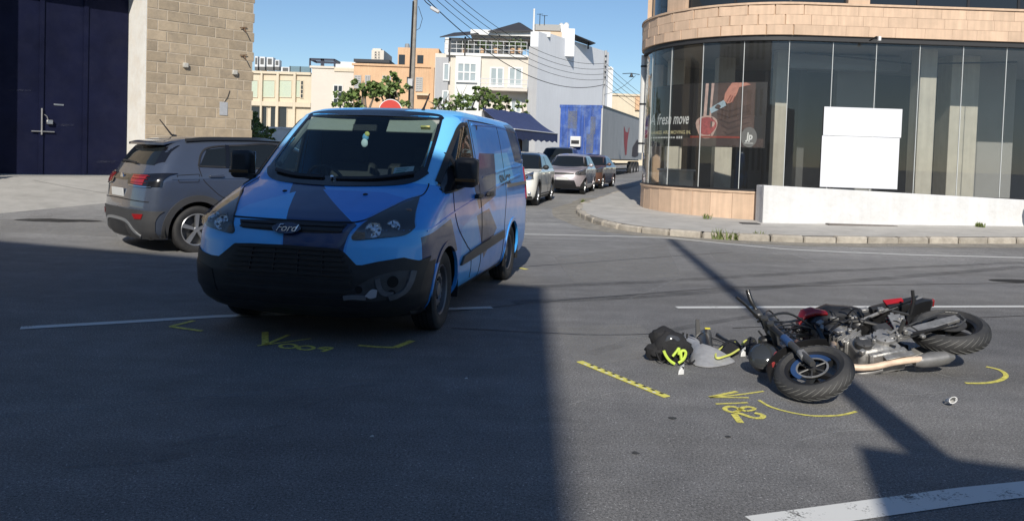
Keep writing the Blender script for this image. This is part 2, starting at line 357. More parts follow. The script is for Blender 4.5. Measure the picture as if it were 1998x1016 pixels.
mb = MB(); stroke(mb, Z1((1425, 265), (1560, 276), (1680, 280)), 0.043); stroke(mb, Z1((1680, 280), (1800, 233)), 0.058); mb.build('spray_bracket', SPRAY, road, 0, label='yellow sprayed corner under the near headlight')
mb = MB(); stroke(mb, [(1014, 523), (1028, 526)], 0.072); mb.build('spray_bracket', SPRAY, road, 0, label='small yellow sprayed tick by the van rear wheel')
mb = MB(); stroke(mb, Z2((725, 145), (380, 192), (90, 216)), 0.020); stroke(mb, Z2((412, 148), (90, 214)), 0.032); stroke(mb, Z2((90, 214), (300, 218), (552, 221)), 0.020); stroke(mb, Z2((160, 295), (350, 288), (537, 279)), 0.022)
stroke(mb, Z2((440, 372), (360, 395), (285, 372), (265, 345), (320, 325), (405, 335), (455, 362), (520, 380)), 0.032); stroke(mb, Z2((430, 378), (480, 338), (560, 327), (625, 352)), 0.032); stroke(mb, Z2((520, 378), (590, 372), (625, 352)), 0.022)
stroke(mb, Z2((620, 402), (700, 418), (725, 442), (680, 466), (590, 455), (500, 425), (420, 402), (370, 408)), 0.036); stroke(mb, Z2((378, 415), (455, 518)), 0.043)
mb.build('spray_number', SPRAY, road, 0, label='yellow sprayed arrow and number beside the motorcycle front wheel')
mb = MB(); stroke(mb, Z2((670, 250), (800, 325), (1000, 385), (1250, 430), (1450, 437), (1650, 425), (1822, 384)), 0.023); mb.build('spray_arc', SPRAY, road, 0, label='yellow sprayed curve in front of the motorcycle front wheel')
mb = MB(); stroke(mb, [(1924, 716), (1950, 722), (1963, 733), (1950, 743), (1920, 748), (1884, 748)], 0.036); mb.build('spray_arc', SPRAY, road, 0, label='yellow sprayed curve below the motorcycle rear wheel')

# ================================================================== right-hand corner building
LIME = M_('peach_stone', (.66, .47, .33), .8, n=.07, ns=3., b=.2, bs=30., rnd=.05, streak=.17, dirt=(.36, .27, .19), dirt_amt=.35, dirt_s=1.6)
LIME2 = M_('peach_stone_plain', (.60, .43, .30), .8, n=.12, ns=2., b=.2, bs=30., streak=.15)
MORTAR = M_('grout', (.52, .375, .26), .9, n=.1)
SOFFIT = M_('dark_soffit', (.03, .03, .032), .6)
SHOPGLASS = glass_('shop_glass', (.90, .905, .90), .9, 0., .02, (.32, .32, .315), f0=.035)
JOINT = M_('silicone_joint', (.55, .57, .56), .5)
FRAME_D = M_('dark_metal_frame', (.03, .03, .033), .45, .4)
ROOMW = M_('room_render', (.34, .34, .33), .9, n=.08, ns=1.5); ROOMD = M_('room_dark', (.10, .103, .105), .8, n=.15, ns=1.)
PILLAR = M_('pillar_render', (.58, .55, .47), .9, n=.12, ns=2.5, streak=.12); SCREED = M_('screed', (.16, .155, .15), .9, n=.2)
WINGLASS = M_('dark_window', (.02, .024, .028), .05, n=.0)
PC = Vector((7.0, 22.5)); PR = 3.26; A0 = math.radians(162.1); ARC = PR*(rad(270)-A0)
SDIR = Vector((.307, .952))
def path(s, off=0.0):
    """facade line of the corner building: arc length s from the start of the curve, off = outwards"""
    if s < 0:
        n = Vector((math.cos(A0), math.sin(A0))); p = PC+n*(PR+off)-SDIR*s; return p, n
    if s < ARC:
        a = A0+s/PR; n = Vector((math.cos(a), math.sin(a))); return PC+n*(PR+off), n
    return Vector((PC.x+s-ARC, PC.y-PR-off)), Vector((0, -1))
S_END = ARC+10.0; S_BEG = -14.0
def wall_strip(mb, s0, s1, z0, z1, o0=0., o1=None, step=.3, m=0, thick=.2):
    n = max(1, int((s1-s0)/step)); rows = [[], []]
    for i in range(n+1):
        s = s0+(s1-s0)*i/n
        for k, (z, o) in enumerate(((z0, o0), (z1, o0 if o1 is None else o1))):
            p, _ = path(s, o); rows[k].append(Vector((p.x, p.y, z)))
    def back(p, i, j):
        s = s0+(s1-s0)*j/n; q, nn = path(s, (o0 if i == 0 else (o0 if o1 is None else o1))-thick); return Vector((q.x, q.y, p.z))
    return mb.slab(rows, back, m)
SHOP = thing('corner_shop_building', 'curved corner building with peach stone band over a tall glass shopfront', 'building', (7, 22, 0))
PLZ = .86; GT = 4.62; LT = 5.43
wb(wall_strip(MB(), S_BEG, S_END, -.1, PLZ-.05, -.03), 'plinth', MORTAR, SHOP)
wb(wall_strip(MB(), S_BEG, S_END, PLZ-.05, PLZ, .05, thick=.3), 'plinth_cap', LIME2, SHOP)
wb(wall_strip(MB(), S_BEG, S_END, GT+.05, LT-.03, .11, thick=.5), 'band_core', MORTAR, SHOP)
wb(wall_strip(MB(), S_BEG, S_END, LT-.03, LT+.02, .17, thick=.5), 'band_coping', LIME2, SHOP)
wb(wall_strip(MB(), S_BEG, S_END, GT-.07, GT+.05, .08, thick=.5), 'soffit_trim', SOFFIT, SHOP)
def tiles(name, s0, s1, z0, z1, rows, wd, off, th, parent, mat, jit=.18):
    cache = {}
    h = (z1-z0)/rows
    for r in range(rows):
        s = s0-random.uniform(0, wd)
        while s < s1:
            w_ = round(wd*random.uniform(1-jit, 1+jit)/.05)*.05; a = max(s, s0); b = min(s+w_, s1)
            if b-a > .06:
                k = (round(b-a, 2), round(h, 3))
                if k not in cache: cache[k] = MB().cbox((0, 0, 0), (b-a-.004, th, h-.004), .0015).mesh(name, mat, 0)
                p, n = path((a+b)/2, off); o = put(name, cache[k], parent, Vector((p.x, p.y, z0+h*(r+.5)))-parent.location, rz=math.atan2(n.x, -n.y)*1.0)
            s += w_
BAND = bpy.data.objects['band_core']; BAND.name = 'stone_band'
tiles('stone_tile', -.8, ARC+7.2, GT+.052, LT-.032, 3, .62, .112, .045, SHOP, LIME)
tiles('plinth_stone', -.8, ARC-.6, -.02, PLZ-.052, 1, .62, -.008, .05, SHOP, LIME, .25)
# glass panes with light silicone joints
PW = 1.053; g0 = ARC+6.62-7.0
k0 = -int((g0+1.5)/PW)-1
for i in range(k0, 12):
    a = g0+i*PW; b = a+PW
    if b > S_END: break
    wb(wall_strip(MB(), a+.006, b-.006, PLZ, GT-.07, 0, thick=.012, step=.18), 'glass_pane', SHOPGLASS, SHOP, 30)
    wb(wall_strip(MB(), a-.007, a+.007, PLZ+.002, GT-.072, .004, thick=.02), 'glass_joint', JOINT, SHOP)
wb(wall_strip(MB(), S_BEG, g0+k0*PW-.01, PLZ, GT, -.02, thick=.25), 'side_wall', LIME2, SHOP)
wb(wall_strip(MB(), -1.2, S_END, PLZ, PLZ+.05, .016, thick=.035), 'bottom_rail', FRAME_D, SHOP)
# upper storey
UP = [(-.55, .28), (.62, 2.35), (3.05, ARC+.98), (ARC+1.5, ARC+6.4)]
prev = S_BEG
for k, (a, b) in enumerate(UP+[(S_END, S_END)]):
    if a-prev > .05: wb(wall_strip(MB(), prev, a, LT+.02, 7.3, .02, thick=.3), 'pier', LIME2, SHOP)
    if b > a:
        wn = wb(wall_strip(MB(), a, b, LT+.08, 7.3, -.12, thick=.04), 'window', WINGLASS, SHOP)
        f = wall_strip(MB(), a, b, LT+.021, LT+.08, -.09, thick=.1)
        nmul = max(1, int((b-a)/1.15))
        for q in range(nmul+1):
            s = a+(b-a)*q/nmul; wall_strip(f, max(a, s-.03), min(b, s+.03), LT+.08, 7.3, -.10, thick=.05)
        wb(f, 'window_frame', FRAME_D, SHOP)
    prev = b
wb(wall_strip(MB(), S_BEG, S_END, 7.3, 9.2, .02, thick=.4), 'upper_wall', LIME2, SHOP)
r = [path(S_BEG+(S_END-S_BEG)*i/60, -.3)[0] for i in range(61)]
wb(MB().hexa([(p.x, p.y, 8.9) for p in r]+[(17, 37, 8.9)], [(p.x, p.y, 9.05) for p in r]+[(17, 37, 9.05)]), 'roof', LIME2, SHOP)
r = [path(-2+(S_END+2)*i/40, -.26)[0] for i in range(41)]; far = [(17, 26.2), (6, 26.2)]
wb(MB().hexa([(p.x, p.y, .3) for p in r]+[(x, y, .3) for x, y in far], [(p.x, p.y, .36) for p in r]+[(x, y, .36) for x, y in far]), 'floor', SCREED, SHOP)
r2 = [path(-2+(S_END+2)*i/40, -.4)[0] for i in range(41)]
wb(MB().hexa([(p.x, p.y, GT-.02) for p in r2]+[(x, y, GT-.02) for x, y in far], [(p.x, p.y, GT+.1) for p in r2]+[(x, y, GT+.1) for x, y in far]), 'ceiling', ROOMW, SHOP)
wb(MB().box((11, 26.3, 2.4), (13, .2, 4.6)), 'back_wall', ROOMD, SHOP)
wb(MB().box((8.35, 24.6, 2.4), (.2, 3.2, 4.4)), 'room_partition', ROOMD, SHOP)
wb(MB().box((9.55, 22.3, 2.45), (1.1, .25, 4.3)), 'room_partition', ROOMW, SHOP)
wb(MB().box((13.4, 22.6, 2.45), (1.6, .2, 4.3)), 'room_partition', ROOMW, SHOP)
for x, y, dx, dy in ((10.52, 20.45, .42, .5), (12.0, 21.5, .75, .7), (6.15, 23.3, .5, .4), (4.9, 24.2, .45, .4), (7.15, 21.4, .32, .3)):
    wb(MB().box((x, y, 2.47), (dx, dy, 4.28)), 'pillar', PILLAR, SHOP, bevel=.012)
wb(MB().box((8.7, 21.6, 4.35), (3.4, .35, .4)), 'ceiling_duct', M_('duct_grey', (.3, .31, .32), .4, .3), SHOP, bevel=.02)
wb(MB().tube([(7.5, 20.6, 4.45), (10.5, 20.9, 4.3), (13, 20.6, 4.4)], .02), 'ceiling_cable', FRAME_D, SHOP)
# things inside the shop
CTR = thing('shop_counter', 'pale counter standing inside the glass at the curved corner', 'counter', (4.75, 22.9, .36))
MB().box((0, 0, .45), (.9, .5, .9)).build('body', M_('counter_pale', (.5, .48, .42), .6, n=.1), CTR, bevel=.01); MB().box((0, 0, .93), (1.0, .6, .05)).build('top', M_('counter_top', (.62, .6, .55), .4), CTR, bevel=.008)
# white sheets stuck to the glass
WS = M_('white_sheet', (.69, .70, .73), .6, n=.03, ns=1.5); s0 = ARC+.38-.06
BO = thing('white_board', 'large blank white board behind the glass above the ramp wall', 'board', (8.9, 19.3, .9))
def brd(nm, s0, s1, z0, z1, o): return wb(wall_strip(MB(), s0, s1, z0, z1, o, thick=.01), nm, WS, BO)
x0, x1 = at(1601, 300, 19.26).x, at(1752, 300, 19.26).x
brd('panel', ARC+x0-7, ARC+x1-7, 1.035, 2.28, .03); brd('panel', ARC+x0-7+.02, ARC+x1-7+.03, 2.29, 2.98, .034)
# rainwater pipe at the corner, sign and bracket
WPIPE = M_('white_pipe', (.62, .62, .6), .5, n=.08)
p, n = path(ARC*.0+.28, .07)
PIPE = thing('rain_pipe', 'white pipe running down the left edge of the glass shopfront', 'pipe', (p.x, p.y, 1.75))
MB().tube([(0, 0, 0), (0, 0, 2.85)], .085, 16).build('tube', WPIPE, PIPE)
for z in (.25, 1.4, 2.5): MB().tube([(0, 0, z), (0, 0, z+.05)], .096, 16).build('clip', FRAME_D, PIPE)
def no_entry(px, py, Y, dia, label, face, post_h0):
    c = at(px, py, Y); t = thing('no_entry_sign', label, 'road sign', (c.x, c.y, gz(c.x, c.y)), rz=face)
    h = c.z-gz(c.x, c.y)
    MB().tube([(0, .03, 0), (0, .03, h+dia*.35)], .03, 10).build('post', M_('galvanised', (.35, .36, .37), .45, .7), t)
    MB().lathe([(0, 0), (dia/2, 0), (dia/2, .012), (0, .012)], 36, (0, -.012, h), 'y').build('rim', M_('sign_white', (.75, .74, .72), .5), t)
    MB().lathe([(0, 0), (dia*.465, 0), (dia*.465, .004), (0, .004)], 36, (0, -.026, h), 'y').build('disc', M_('sign_red', (.55, .045, .03), .45, n=.1), t)
    MB().cbox((0, -.034, h), (dia*.72, .004, dia*.16), .001).build('bar', M_('sign_white', (.75, .74, .72), .5), t)
    return t
no_entry(762, 217, 20.5, .62, 'round red no entry sign sticking up behind the blue van roof', 0, 0)
no_entry(1272, 251, 24.2, .66, 'round red no entry sign half hidden by the curved glass corner', 0, 0)
p, n = path(ARC+1.85, .17)
BR = thing('wall_bracket', 'short metal bracket on the peach stone band', 'bracket', (at(1700, 70, 19.0).x, 19.07, 4.58))
MB().tube([(0, 0, 0), (.02, -.3, .05), (.06, -.36, .02)], .018).build('arm', FRAME_D, BR); MB().box((.06, -.37, .0), (.06, .06, .1)).build('fitting', M_('sign_white', (.75, .74, .72), .5), BR)

# poster behind the curved glass
POST = thing('shop_poster', 'dark poster of a hand with a cleaver and a joint of meat behind glass', 'poster', (4.9, 20.3, 1.9))
ps0, ps1 = .35, ARC-.63; pz0, pz1 = 1.93, 3.55
def s_of(px):
    """arc position whose foot lies on the given picture column (used once to measure the poster)"""
    best = min((abs(999+FOC*(Vector((path(q/200)[0].x, path(q/200)[0].y, 2.7))-Vector((0, 0, CAM_H))).dot(cR)/(Vector((path(q/200)[0].x, path(q/200)[0].y, 2.7))-Vector((0, 0, CAM_H))).dot(cF)-px), q/200) for q in range(60, int(ARC*200))); return best[1]
PTAB = [s_of(1262+233*i/40) for i in range(41)]
def su(u):
    u = max(0, min(.9999, u))*40; k = int(u); return PTAB[k]+(PTAB[k+1]-PTAB[k])*(u-k)
ps0, ps1 = PTAB[0], PTAB[40]
def onp(mb, poly, off, m=0):
    """flat print: polygon in poster coordinates (u 0..1, v 0..1) laid on the curve"""
    vs = []
    for u, v in poly:
        p, _ = path(su(u), off); vs.append((p.x, p.y, pz0+(pz1-pz0)*v))
    return mb.add(vs, [tuple(range(len(vs)))], m)
def pstrip(mb, top, bot, off, n=14):
    a, b = resample([(*p, 0) for p in top], n), resample([(*p, 0) for p in bot], n); rows = []
    for l in (b, a):
        rows.append([])
        for q in l:
            p, _ = path(su(q.x), off); rows[-1].append((p.x, p.y, pz0+(pz1-pz0)*q.y))
    return mb.grid(rows)
PK = M_('poster_black', (.014, .012, .012), .6, n=.2, ns=2.); wb(wall_strip(MB(), ps0, ps1, pz0, pz1, -.06, thick=.012, step=.12), 'sheet', PK, POST, 30)
PB = M_('poster_apron', (.105, .066, .055), .7, n=.5, ns=3.); PS = M_('poster_skin', (.60, .27, .20), .6, n=.2, ns=9.); PM = M_('poster_meat', (.42, .07, .07), .6, n=.5, ns=14.); PF = M_('poster_fat', (.62, .42, .36), .6, n=.3, ns=10.)
PT = M_('poster_table', (.07, .045, .04), .6, n=.3); PW_ = M_('poster_white', (.85, .85, .83), .6); PBL = M_('poster_blade', (.42, .54, .62), .35, n=.15); PGR = M_('poster_grey', (.18, .175, .17), .6)
wb(pstrip(MB(), [(.52, .99), (.90, .99)], [(.53, .17), (.90, .17)], -.056), 'apron', PB, POST, 0)
for k in range(5): wb(pstrip(MB(), [(.56+.02*k, .62-.09*k), (.68, .56-.09*k), (.86, .66-.09*k)], [(.56+.02*k, .60-.09*k), (.68, .535-.09*k), (.86, .65-.09*k)], -.0545), 'apron_fold', M_('poster_fold', (.05, .03, .026), .7), POST, 0)
wb(pstrip(MB(), [(.30, .14), (.985, .14)], [(.30, .01), (.985, .01)], -.056), 'table', PT, POST, 0)
wb(pstrip(MB(), [(.36, .17), (.80, .17)], [(.36, .14), (.80, .14)], -.052), 'board_edge', M_('poster_red', (.30, .05, .03), .6, n=.3), POST, 0)
mb = MB(); pstrip(mb, [(.475, .99), (.465, .45)], [(.50, .99), (.49, .45)], -.053); pstrip(mb, [(.525, .99), (.515, .45)], [(.548, .99), (.53, .45)], -.053); wb(mb, 'bone', PF, POST, 0)
mb = MB(); onp(mb, [(.495+.088*math.cos(t)*(1+.15*math.sin(3*t)), .31+.20*math.sin(t)*(1+.1*math.cos(2*t))) for t in [2*PI*i/22 for i in range(22)]], -.0535); wb(mb, 'fat_edge', PF, POST, 0)
mb = MB(); onp(mb, [(.50+.070*math.cos(t)*(1+.18*math.sin(3*t+1)), .325+.155*math.sin(t)*(1+.1*math.cos(2*t))) for t in [2*PI*i/22 for i in range(22)]], -.051); wb(mb, 'meat', PM, POST, 0)
mb = MB(); onp(mb, [(.515, .60), (.53, .52), (.655, .64), (.64, .735)], -.05); wb(mb, 'blade', PBL, POST, 0)
mb = MB(); onp(mb, [(.635, .72), (.64, .82), (.67, .92), (.70, .99), (.82, .99), (.86, .96), (.76, .92), (.745, .83), (.72, .74), (.695, .685), (.665, .67)], -.049); wb(mb, 'hand', PS, POST, 0)
for k in range(3): wb(onp(MB(), [(.658+.022*k, .70-.006*k), (.666+.022*k, .695-.006*k), (.695+.018*k, .80-.01*k), (.688+.018*k, .805-.01*k)], -.0465), 'finger_crease', M_('poster_crease', (.26, .08, .06), .6), POST, 0)
mb = MB(); onp(mb, [(.862+.068*math.cos(t), .16+.155*math.sin(t)) for t in [2*PI*i/28 for i in range(28)]], -.048); wb(mb, 'logo_disc', PGR, POST, 0)
def ptext(nm, body, u0, u1, v, hgt, it=0., bold=0., mat=PW_, fall=0.):
    vs, fs = text_mesh(body, 1., it, bold, 'LEFT'); x0 = min(c.x for c in vs); x1 = max(c.x for c in vs); out = []
    for c in vs:
        t = (c.x-x0)/(x1-x0); p, _ = path(su(u0+(u1-u0)*t), -.044); out.append((p.x, p.y, pz0+(pz1-pz0)*(v+fall*t)+c.y*hgt))
    wb(MB().add(out, fs), nm, mat, POST, 0)
ptext('headline', 'A fresh move', .015, .345, .44, .42, .3, .012)
ptext('tagline', 'NAMES ARE MOVING IN.', .02, .365, .225, .13, 0, .02, M_('poster_cream', (.66, .58, .32), .6))
mb = MB(); u = .03
while u < .22: wdt = random.uniform(.008, .02); onp(mb, [(u, .13), (u+wdt, .13), (u+wdt, .155), (u, .155)], -.046); u += wdt+.006
for k in range(3): onp(mb, [(.245+.018*k, .125), (.257+.018*k, .125), (.257+.018*k, .165), (.245+.018*k, .165)], -.046)
wb(mb, 'small_print', PW_, POST, 0)['kind'] = 'stuff'
ptext('logo', 'Jp', .832, .892, .17, .24, .1, .03); wb(onp(MB(), [(.825, .065), (.90, .065), (.90, .073), (.825, .073)], -.042), 'logo_line', PW_, POST, 0)

# ---------------- pavement with kerb stones, ramp wall
KERB = [(7.4, 41), (4.2, 30.5), (2.55, 24.6), (2.02, 22.6), (1.86, 20.6), (2.05, 18.6), (2.55, 17.2), (3.3, 16.4), (4.4, 15.95), (5.6, 15.85), (8, 16.05), (11, 16.5), (14, 16.95), (17, 17.5)]
KP = resample(spline([(x, y, 0) for x, y in KERB], 120), 96)
INN = [path(S_BEG+(ARC-S_BEG)*i/60, .02)[0] for i in range(61)]+[Vector((x, 19.2)) for x in (7.5, 8, 9, 10, 11, 12, 13, 14, 15, 16, 17)]
IP = resample([(p.x, p.y, 0) for p in INN], 96)
def pz(x, y): return gz(x, y)+.13
PAVE = M_('pavement_concrete', (.46, .44, .405), .9, n=.16, ns=2.2, b=.3, bs=50., dirt=(.3, .285, .26), dirt_amt=.6)
mb = MB(); mb.grid([[(lambda q: (q.x, q.y, pz(q.x, q.y)))(KP[i].lerp(IP[i], t)) for i in range(97)] for t in (.0, .04, .3, .65, 1.)])
pav = struct(mb.build('pavement', PAVE, smooth=60))
KST = M_('kerb_limestone', (.40, .36, .30), .9, n=.25, ns=5., b=.7, bs=14., rnd=.16, dirt=(.23, .20, .165), dirt_amt=.85, dirt_s=4., bd=.02)
KL = resample(KP, 60)
for i in range(14, 59):
    a, b = KL[i], KL[i+1]; d = (b-a); c = (a+b)/2; n = Vector((d.y, -d.x, 0)).normalized()
    if n.dot(Vector((PC.x, PC.y, 0))-c) > 0: n = -n
    za = (pz(a.x, a.y)+pz(b.x, b.y))/2; tilt = math.atan2(pz(b.x, b.y)-pz(a.x, a.y), d.length)
    Mx = Matrix.Rotation(math.atan2(d.y, d.x), 3, 'Z') @ Matrix.Rotation(-tilt+random.uniform(-.008, .008), 3, 'Y')
    me = MB().cbox((0, 0, 0), (d.length-random.uniform(.008, .03), .22, .26), random.uniform(.02, .045)).mesh('kerb_stone', KST, 0)
    put('kerb_stone', me, pav, (c.x+n.x*.02, c.y+n.y*.02, za-.13+random.uniform(-.014, .008)), Mx)
# gutter dust along the kerb
mb = MB(); KO = [p+Vector((0, 0, 0)) for p in KP]
rows = [[], []]
for i in range(34, 97):
    d = (KP[min(i+1, 96)]-KP[i-1]).normalized(); n = Vector((d.y, -d.x, 0)); n = n if n.y < 0 or n.x < 0 else -n
    for k, o in ((0, .12), (1, (.12+.65)+.35*mnoise.noise(Vector((i*.35, 3, 0))))):
        q = KP[i]+n*o; rows[k].append((q.x, q.y, gz(q.x, q.y)+.0025))
g = mb.grid(rows).build('gutter', worn('gutter_dust', (.33, .305, .26), .62, 3., .5, 30.), road, 0)
WW = M_('white_wall_paint', (.66, .66, .655), .85, n=.05, ns=2., b=.5, bs=9., streak=.07, dirt=(.50, .48, .45), dirt_amt=.5, dirt_s=1.6, bd=.03)
RW = thing('ramp_wall', 'long low white rendered wall in front of the glass shopfront', 'wall', (9.2, 18.7, 0))
rows = []
pts = [(5.94, 18.6), (7.5, 18.74), (9, 18.88), (10.5, 19.02), (12, 19.16), (13, 19.2)]
def rt(x): return 1.045-(x-5.94)*.0245
mb = MB(); mb.hexa([(5.94, 18.6, 0), (13.6, 18.99, 0), (13.6, 19.16, 0), (5.94, 18.77, 0)], [(5.94, 18.6, rt(5.94)), (13.6, 18.99, rt(13.6)), (13.6, 19.16, rt(13.6)), (5.94, 18.77, rt(5.94))]); wb(mb, 'wall', WW, RW, bevel=.015)
mb = MB(); mb.hexa([(5.95, 18.78, 0), (6.12, 18.78, 0), (6.12, 19.2, 0), (5.95, 19.2, 0)], [(5.95, 18.78, 1.03), (6.12, 18.78, 1.03), (6.12, 19.2, 1.03), (5.95, 19.2, 1.03)]); wb(mb, 'return_wall', WW, RW, bevel=.01)
mb = MB(); a = gpt(1570, 449, .13); MB().box((0, 0, 0), (1.6, .22, .03)).build('drain_grate', M_('rust_grate', (.17, .15, .135), .7, .3, n=.2), pav, loc=(8.2, 18.42, pz(8.2, 18.42)+.008))
MB().box((0, 0, 0), (.42, .3, .02)).build('manhole_cover', M_('iron_cover', (.05, .05, .052), .7, .3), pav, loc=(5.55, 18.3, pz(5.55, 18.3)+.006))

# ================================================================== stone warehouse on the left
WD = Vector((.7209, .6931, 0)); WN = Vector((.6931, -.7209, 0)); WO = Vector((-9.33, 20.0, 0))      # wall direction, outward normal, outer door corner
WZ = .68
def wp(u, d=0., z=0.): q = WO+WD*u+WN*d; return Vector((q.x, q.y, z))
WR = math.atan2(WD.y, WD.x)
STONE = M_('franka_stone', (.42, .335, .235), .92, n=.16, ns=5., b=.6, bs=22., rnd=.13, dirt=(.19, .165, .14), dirt_amt=.5, dirt_s=3., bd=.008)
MORT2 = M_('pale_mortar', (.50, .43, .34), .95, n=.15, b=.3, bs=30.)
WH = thing('stone_warehouse', 'limestone block warehouse with a tall navy gate and white reveal', 'building', (WO.x, WO.y, .3))
def wbx(mb, u0, u1, d0, d1, z0, z1, m=0): return mb.hexa([wp(u0, d0, z0), wp(u1, d0, z0), wp(u1, d1, z0), wp(u0, d1, z0)], [wp(u0, d0, z1), wp(u1, d0, z1), wp(u1, d1, z1), wp(u0, d1, z1)], m)
wbx(mb := MB(), .0, 2.82, -.4, .004, .2, 8.6); wb(mb, 'wall_core', MORT2, WH, 0)
wbx(mb := MB(), -7, 2.83, -.42, .0, 6.15, 8.7); wb(mb, 'upper_wall', STONE, WH, 0)
wbx(mb := MB(), 2.40, 2.82, -5.5, -.42, .2, 8.6); wb(mb, 'side_wall', MORT2, WH, 0)
wbx(mb := MB(), -9, -3.95, -.42, 0, .2, 6.15); wb(mb, 'left_wall', STONE, WH, 0)
cache = {}; HC = .267
for r in range(-1, 22):
    z = .42+r*HC; u = .0 if r % 2 else -.0; first = True
    last_e = 2.83+(.035 if r % 2 else -.03)
    while u < last_e-.02:
        wdt = round(random.choice((.5, .52, .55, .52, .47, .30 if random.random() < .3 else .53)), 2)
        if first and r % 2: wdt = .27
        if first and not r % 2: wdt = .5
        first = False; e = min(u+wdt, last_e)
        if last_e-e < .16: e = last_e
        k = round(e-u, 2)
        if k not in cache: cache[k] = MB().cbox((0, 0, 0), (k-.022, .14, HC-.02), .006).mesh('stone_block', STONE, 0)
        put('stone_block', cache[k], WH, wp((u+e)/2, -.07+.012+random.uniform(-.003, .005), z+HC/2)-WH.location, Matrix.Rotation(WR, 3, 'Z') @ Matrix.Rotation(random.uniform(-.006, .006), 3, 'Z'))
        u = e
REV = M_('white_reveal', (.80, .78, .73), .85, n=.07, ns=3., b=.3, bs=20., dirt=(.62, .5, .36), dirt_amt=.5, dirt_s=1.6)
wbx(mb := MB(), -.022, -.001, -1.25, .005, .3, 6.15); wb(mb, 'door_reveal', REV, WH, 0)
wbx(mb := MB(), -3.95, -3.93, -1.25, .005, .3, 6.15); wb(mb, 'door_reveal', REV, WH, 0)
wbx(mb := MB(), -3.93, -.022, -1.25, .0, 6.13, 6.149); wb(mb, 'lintel', REV, WH, 0)
wbx(mb := MB(), .0, .4, -1.6, -.41, .3, 6.15); wb(mb, 'reveal_pier', MORT2, WH, 0)
NAVY = M_('navy_gate_paint', (.0065, .0085, .028), .6, spec=.12, n=.3, ns=1.2, b=.12, bs=6., dirt=(.016, .018, .04), dirt_amt=.5, dirt_s=2.5, bd=.02)
for a, b in ((-3.93, -3.07), (-3.06, -2.04), (-2.03, -1.06), (-1.05, -.03)):
    wbx(mb := MB(), a+.006, b-.006, -1.29, -1.235+random.uniform(-.004, .004), WZ+.02, 6.14); wb(mb, 'gate_leaf', NAVY, WH, 0, bevel=.008)
STEEL = M_('worn_steel', (.42, .42, .42), .4, .8, n=.2)
wbx(mb := MB(), -2.09, -1.99, -1.23, -1.20, WZ+.03, 6.13); wb(mb, 'cover_strip', NAVY, WH, 0)
wbx(mb := MB(), -1.105, -1.0, -1.23, -1.205, WZ+.03, 6.13); wb(mb, 'cover_strip', NAVY, WH, 0)
SCF = worn('gate_scuff', (.05, .055, .085), .16, 5., .5, 40.)
for u, z, w_, h_ in ((-1.55, 1.9, .5, .05), (-2.5, 2.7, .5, .04), (-.5, 1.0, .5, .06)):
    wb(MB().add([wp(u-w_/2, -1.222, z), wp(u+w_/2, -1.222, z+.02), wp(u+w_/2, -1.222, z+h_+.02), wp(u-w_/2, -1.222, z+h_)], [(0, 1, 2, 3)]), 'paint_scuff', SCF, WH, 0)
LKZ = at(97, 240, 19.6).z
mb = MB(); mb.tube([wp(-2.25, -1.19, LKZ-.22), wp(-1.75, -1.19, LKZ-.22)], .018); mb.tube([wp(-2.03, -1.18, LKZ-.3), wp(-2.03, -1.18, LKZ+.35)], .02); wb(mb, 'bolt', STEEL, WH)
mb = MB(); mb.cbox(wp(-1.86, -1.17, LKZ+.02), (.14, .05, .11), .012, rz=WR); mb.tube([wp(-1.9, -1.16, LKZ+.07), wp(-1.93, -1.15, LKZ+.16), wp(-1.98, -1.16, LKZ+.2)], .012); wb(mb, 'padlock', STEEL, WH)
mb = MB(); mb.cbox(wp(-1.65, -1.225, at(120, 205, 19.8).z), (.22, .012, .04), .004, rz=WR); wb(mb, 'letter_slot', STEEL, WH)
wbx(mb := MB(), -3.95, .0, -1.6, .0, .2, WZ); wb(mb, 'threshold', M_('threshold_stone', (.34, .33, .31), .9, n=.15), WH, 0)
for nm, px, py in (('junction_box', 362, 128), ('junction_box', 458, 142)):
    c = at(px, py, 20.0); u = (c.x*1.0+9.33)/WD.x; u = max(.3, min(2.6, (lambda k: k)(next(t/100 for t in range(0, 300) if abs((wp(t/100).x/wp(t/100).y)-(c.x/c.y)) < .0012 or wp(t/100).x/wp(t/100).y > c.x/c.y))))
    z = at(px, py, wp(u).y).z
    wb(MB().cbox(wp(u, .05, z), (.13, .1, .12), .012, rz=WR), nm, M_('box_plastic', (.5, .48, .43), .6, n=.1), WH)
wb(MB().tube([wp(2.18, .03, 3.05), wp(2.12, .03, 2.86), wp(2.02, .02, 2.7)], .008), 'loose_cable', FRAME_D, WH)
wb(MB().cbox(wp(2.02, .022, 2.55), (.22, .012, .36), .004, rz=WR), 'wall_notice', M_('notice_grey', (.42, .43, .45), .6, n=.15, ns=14.), WH)
for z, u in ((4.75, 2.5), (4.0, 2.52)):
    wb(MB().tube([wp(u, 0, z), wp(u, .14, z+.02), wp(u+.03, .2, z-.1)], .015).tube([wp(u-.08, .05, z+.03), wp(u+.12, .05, z+.06)], .012), 'wall_hook', M_('rusty_iron', (.16, .09, .05), .8, .3), WH)
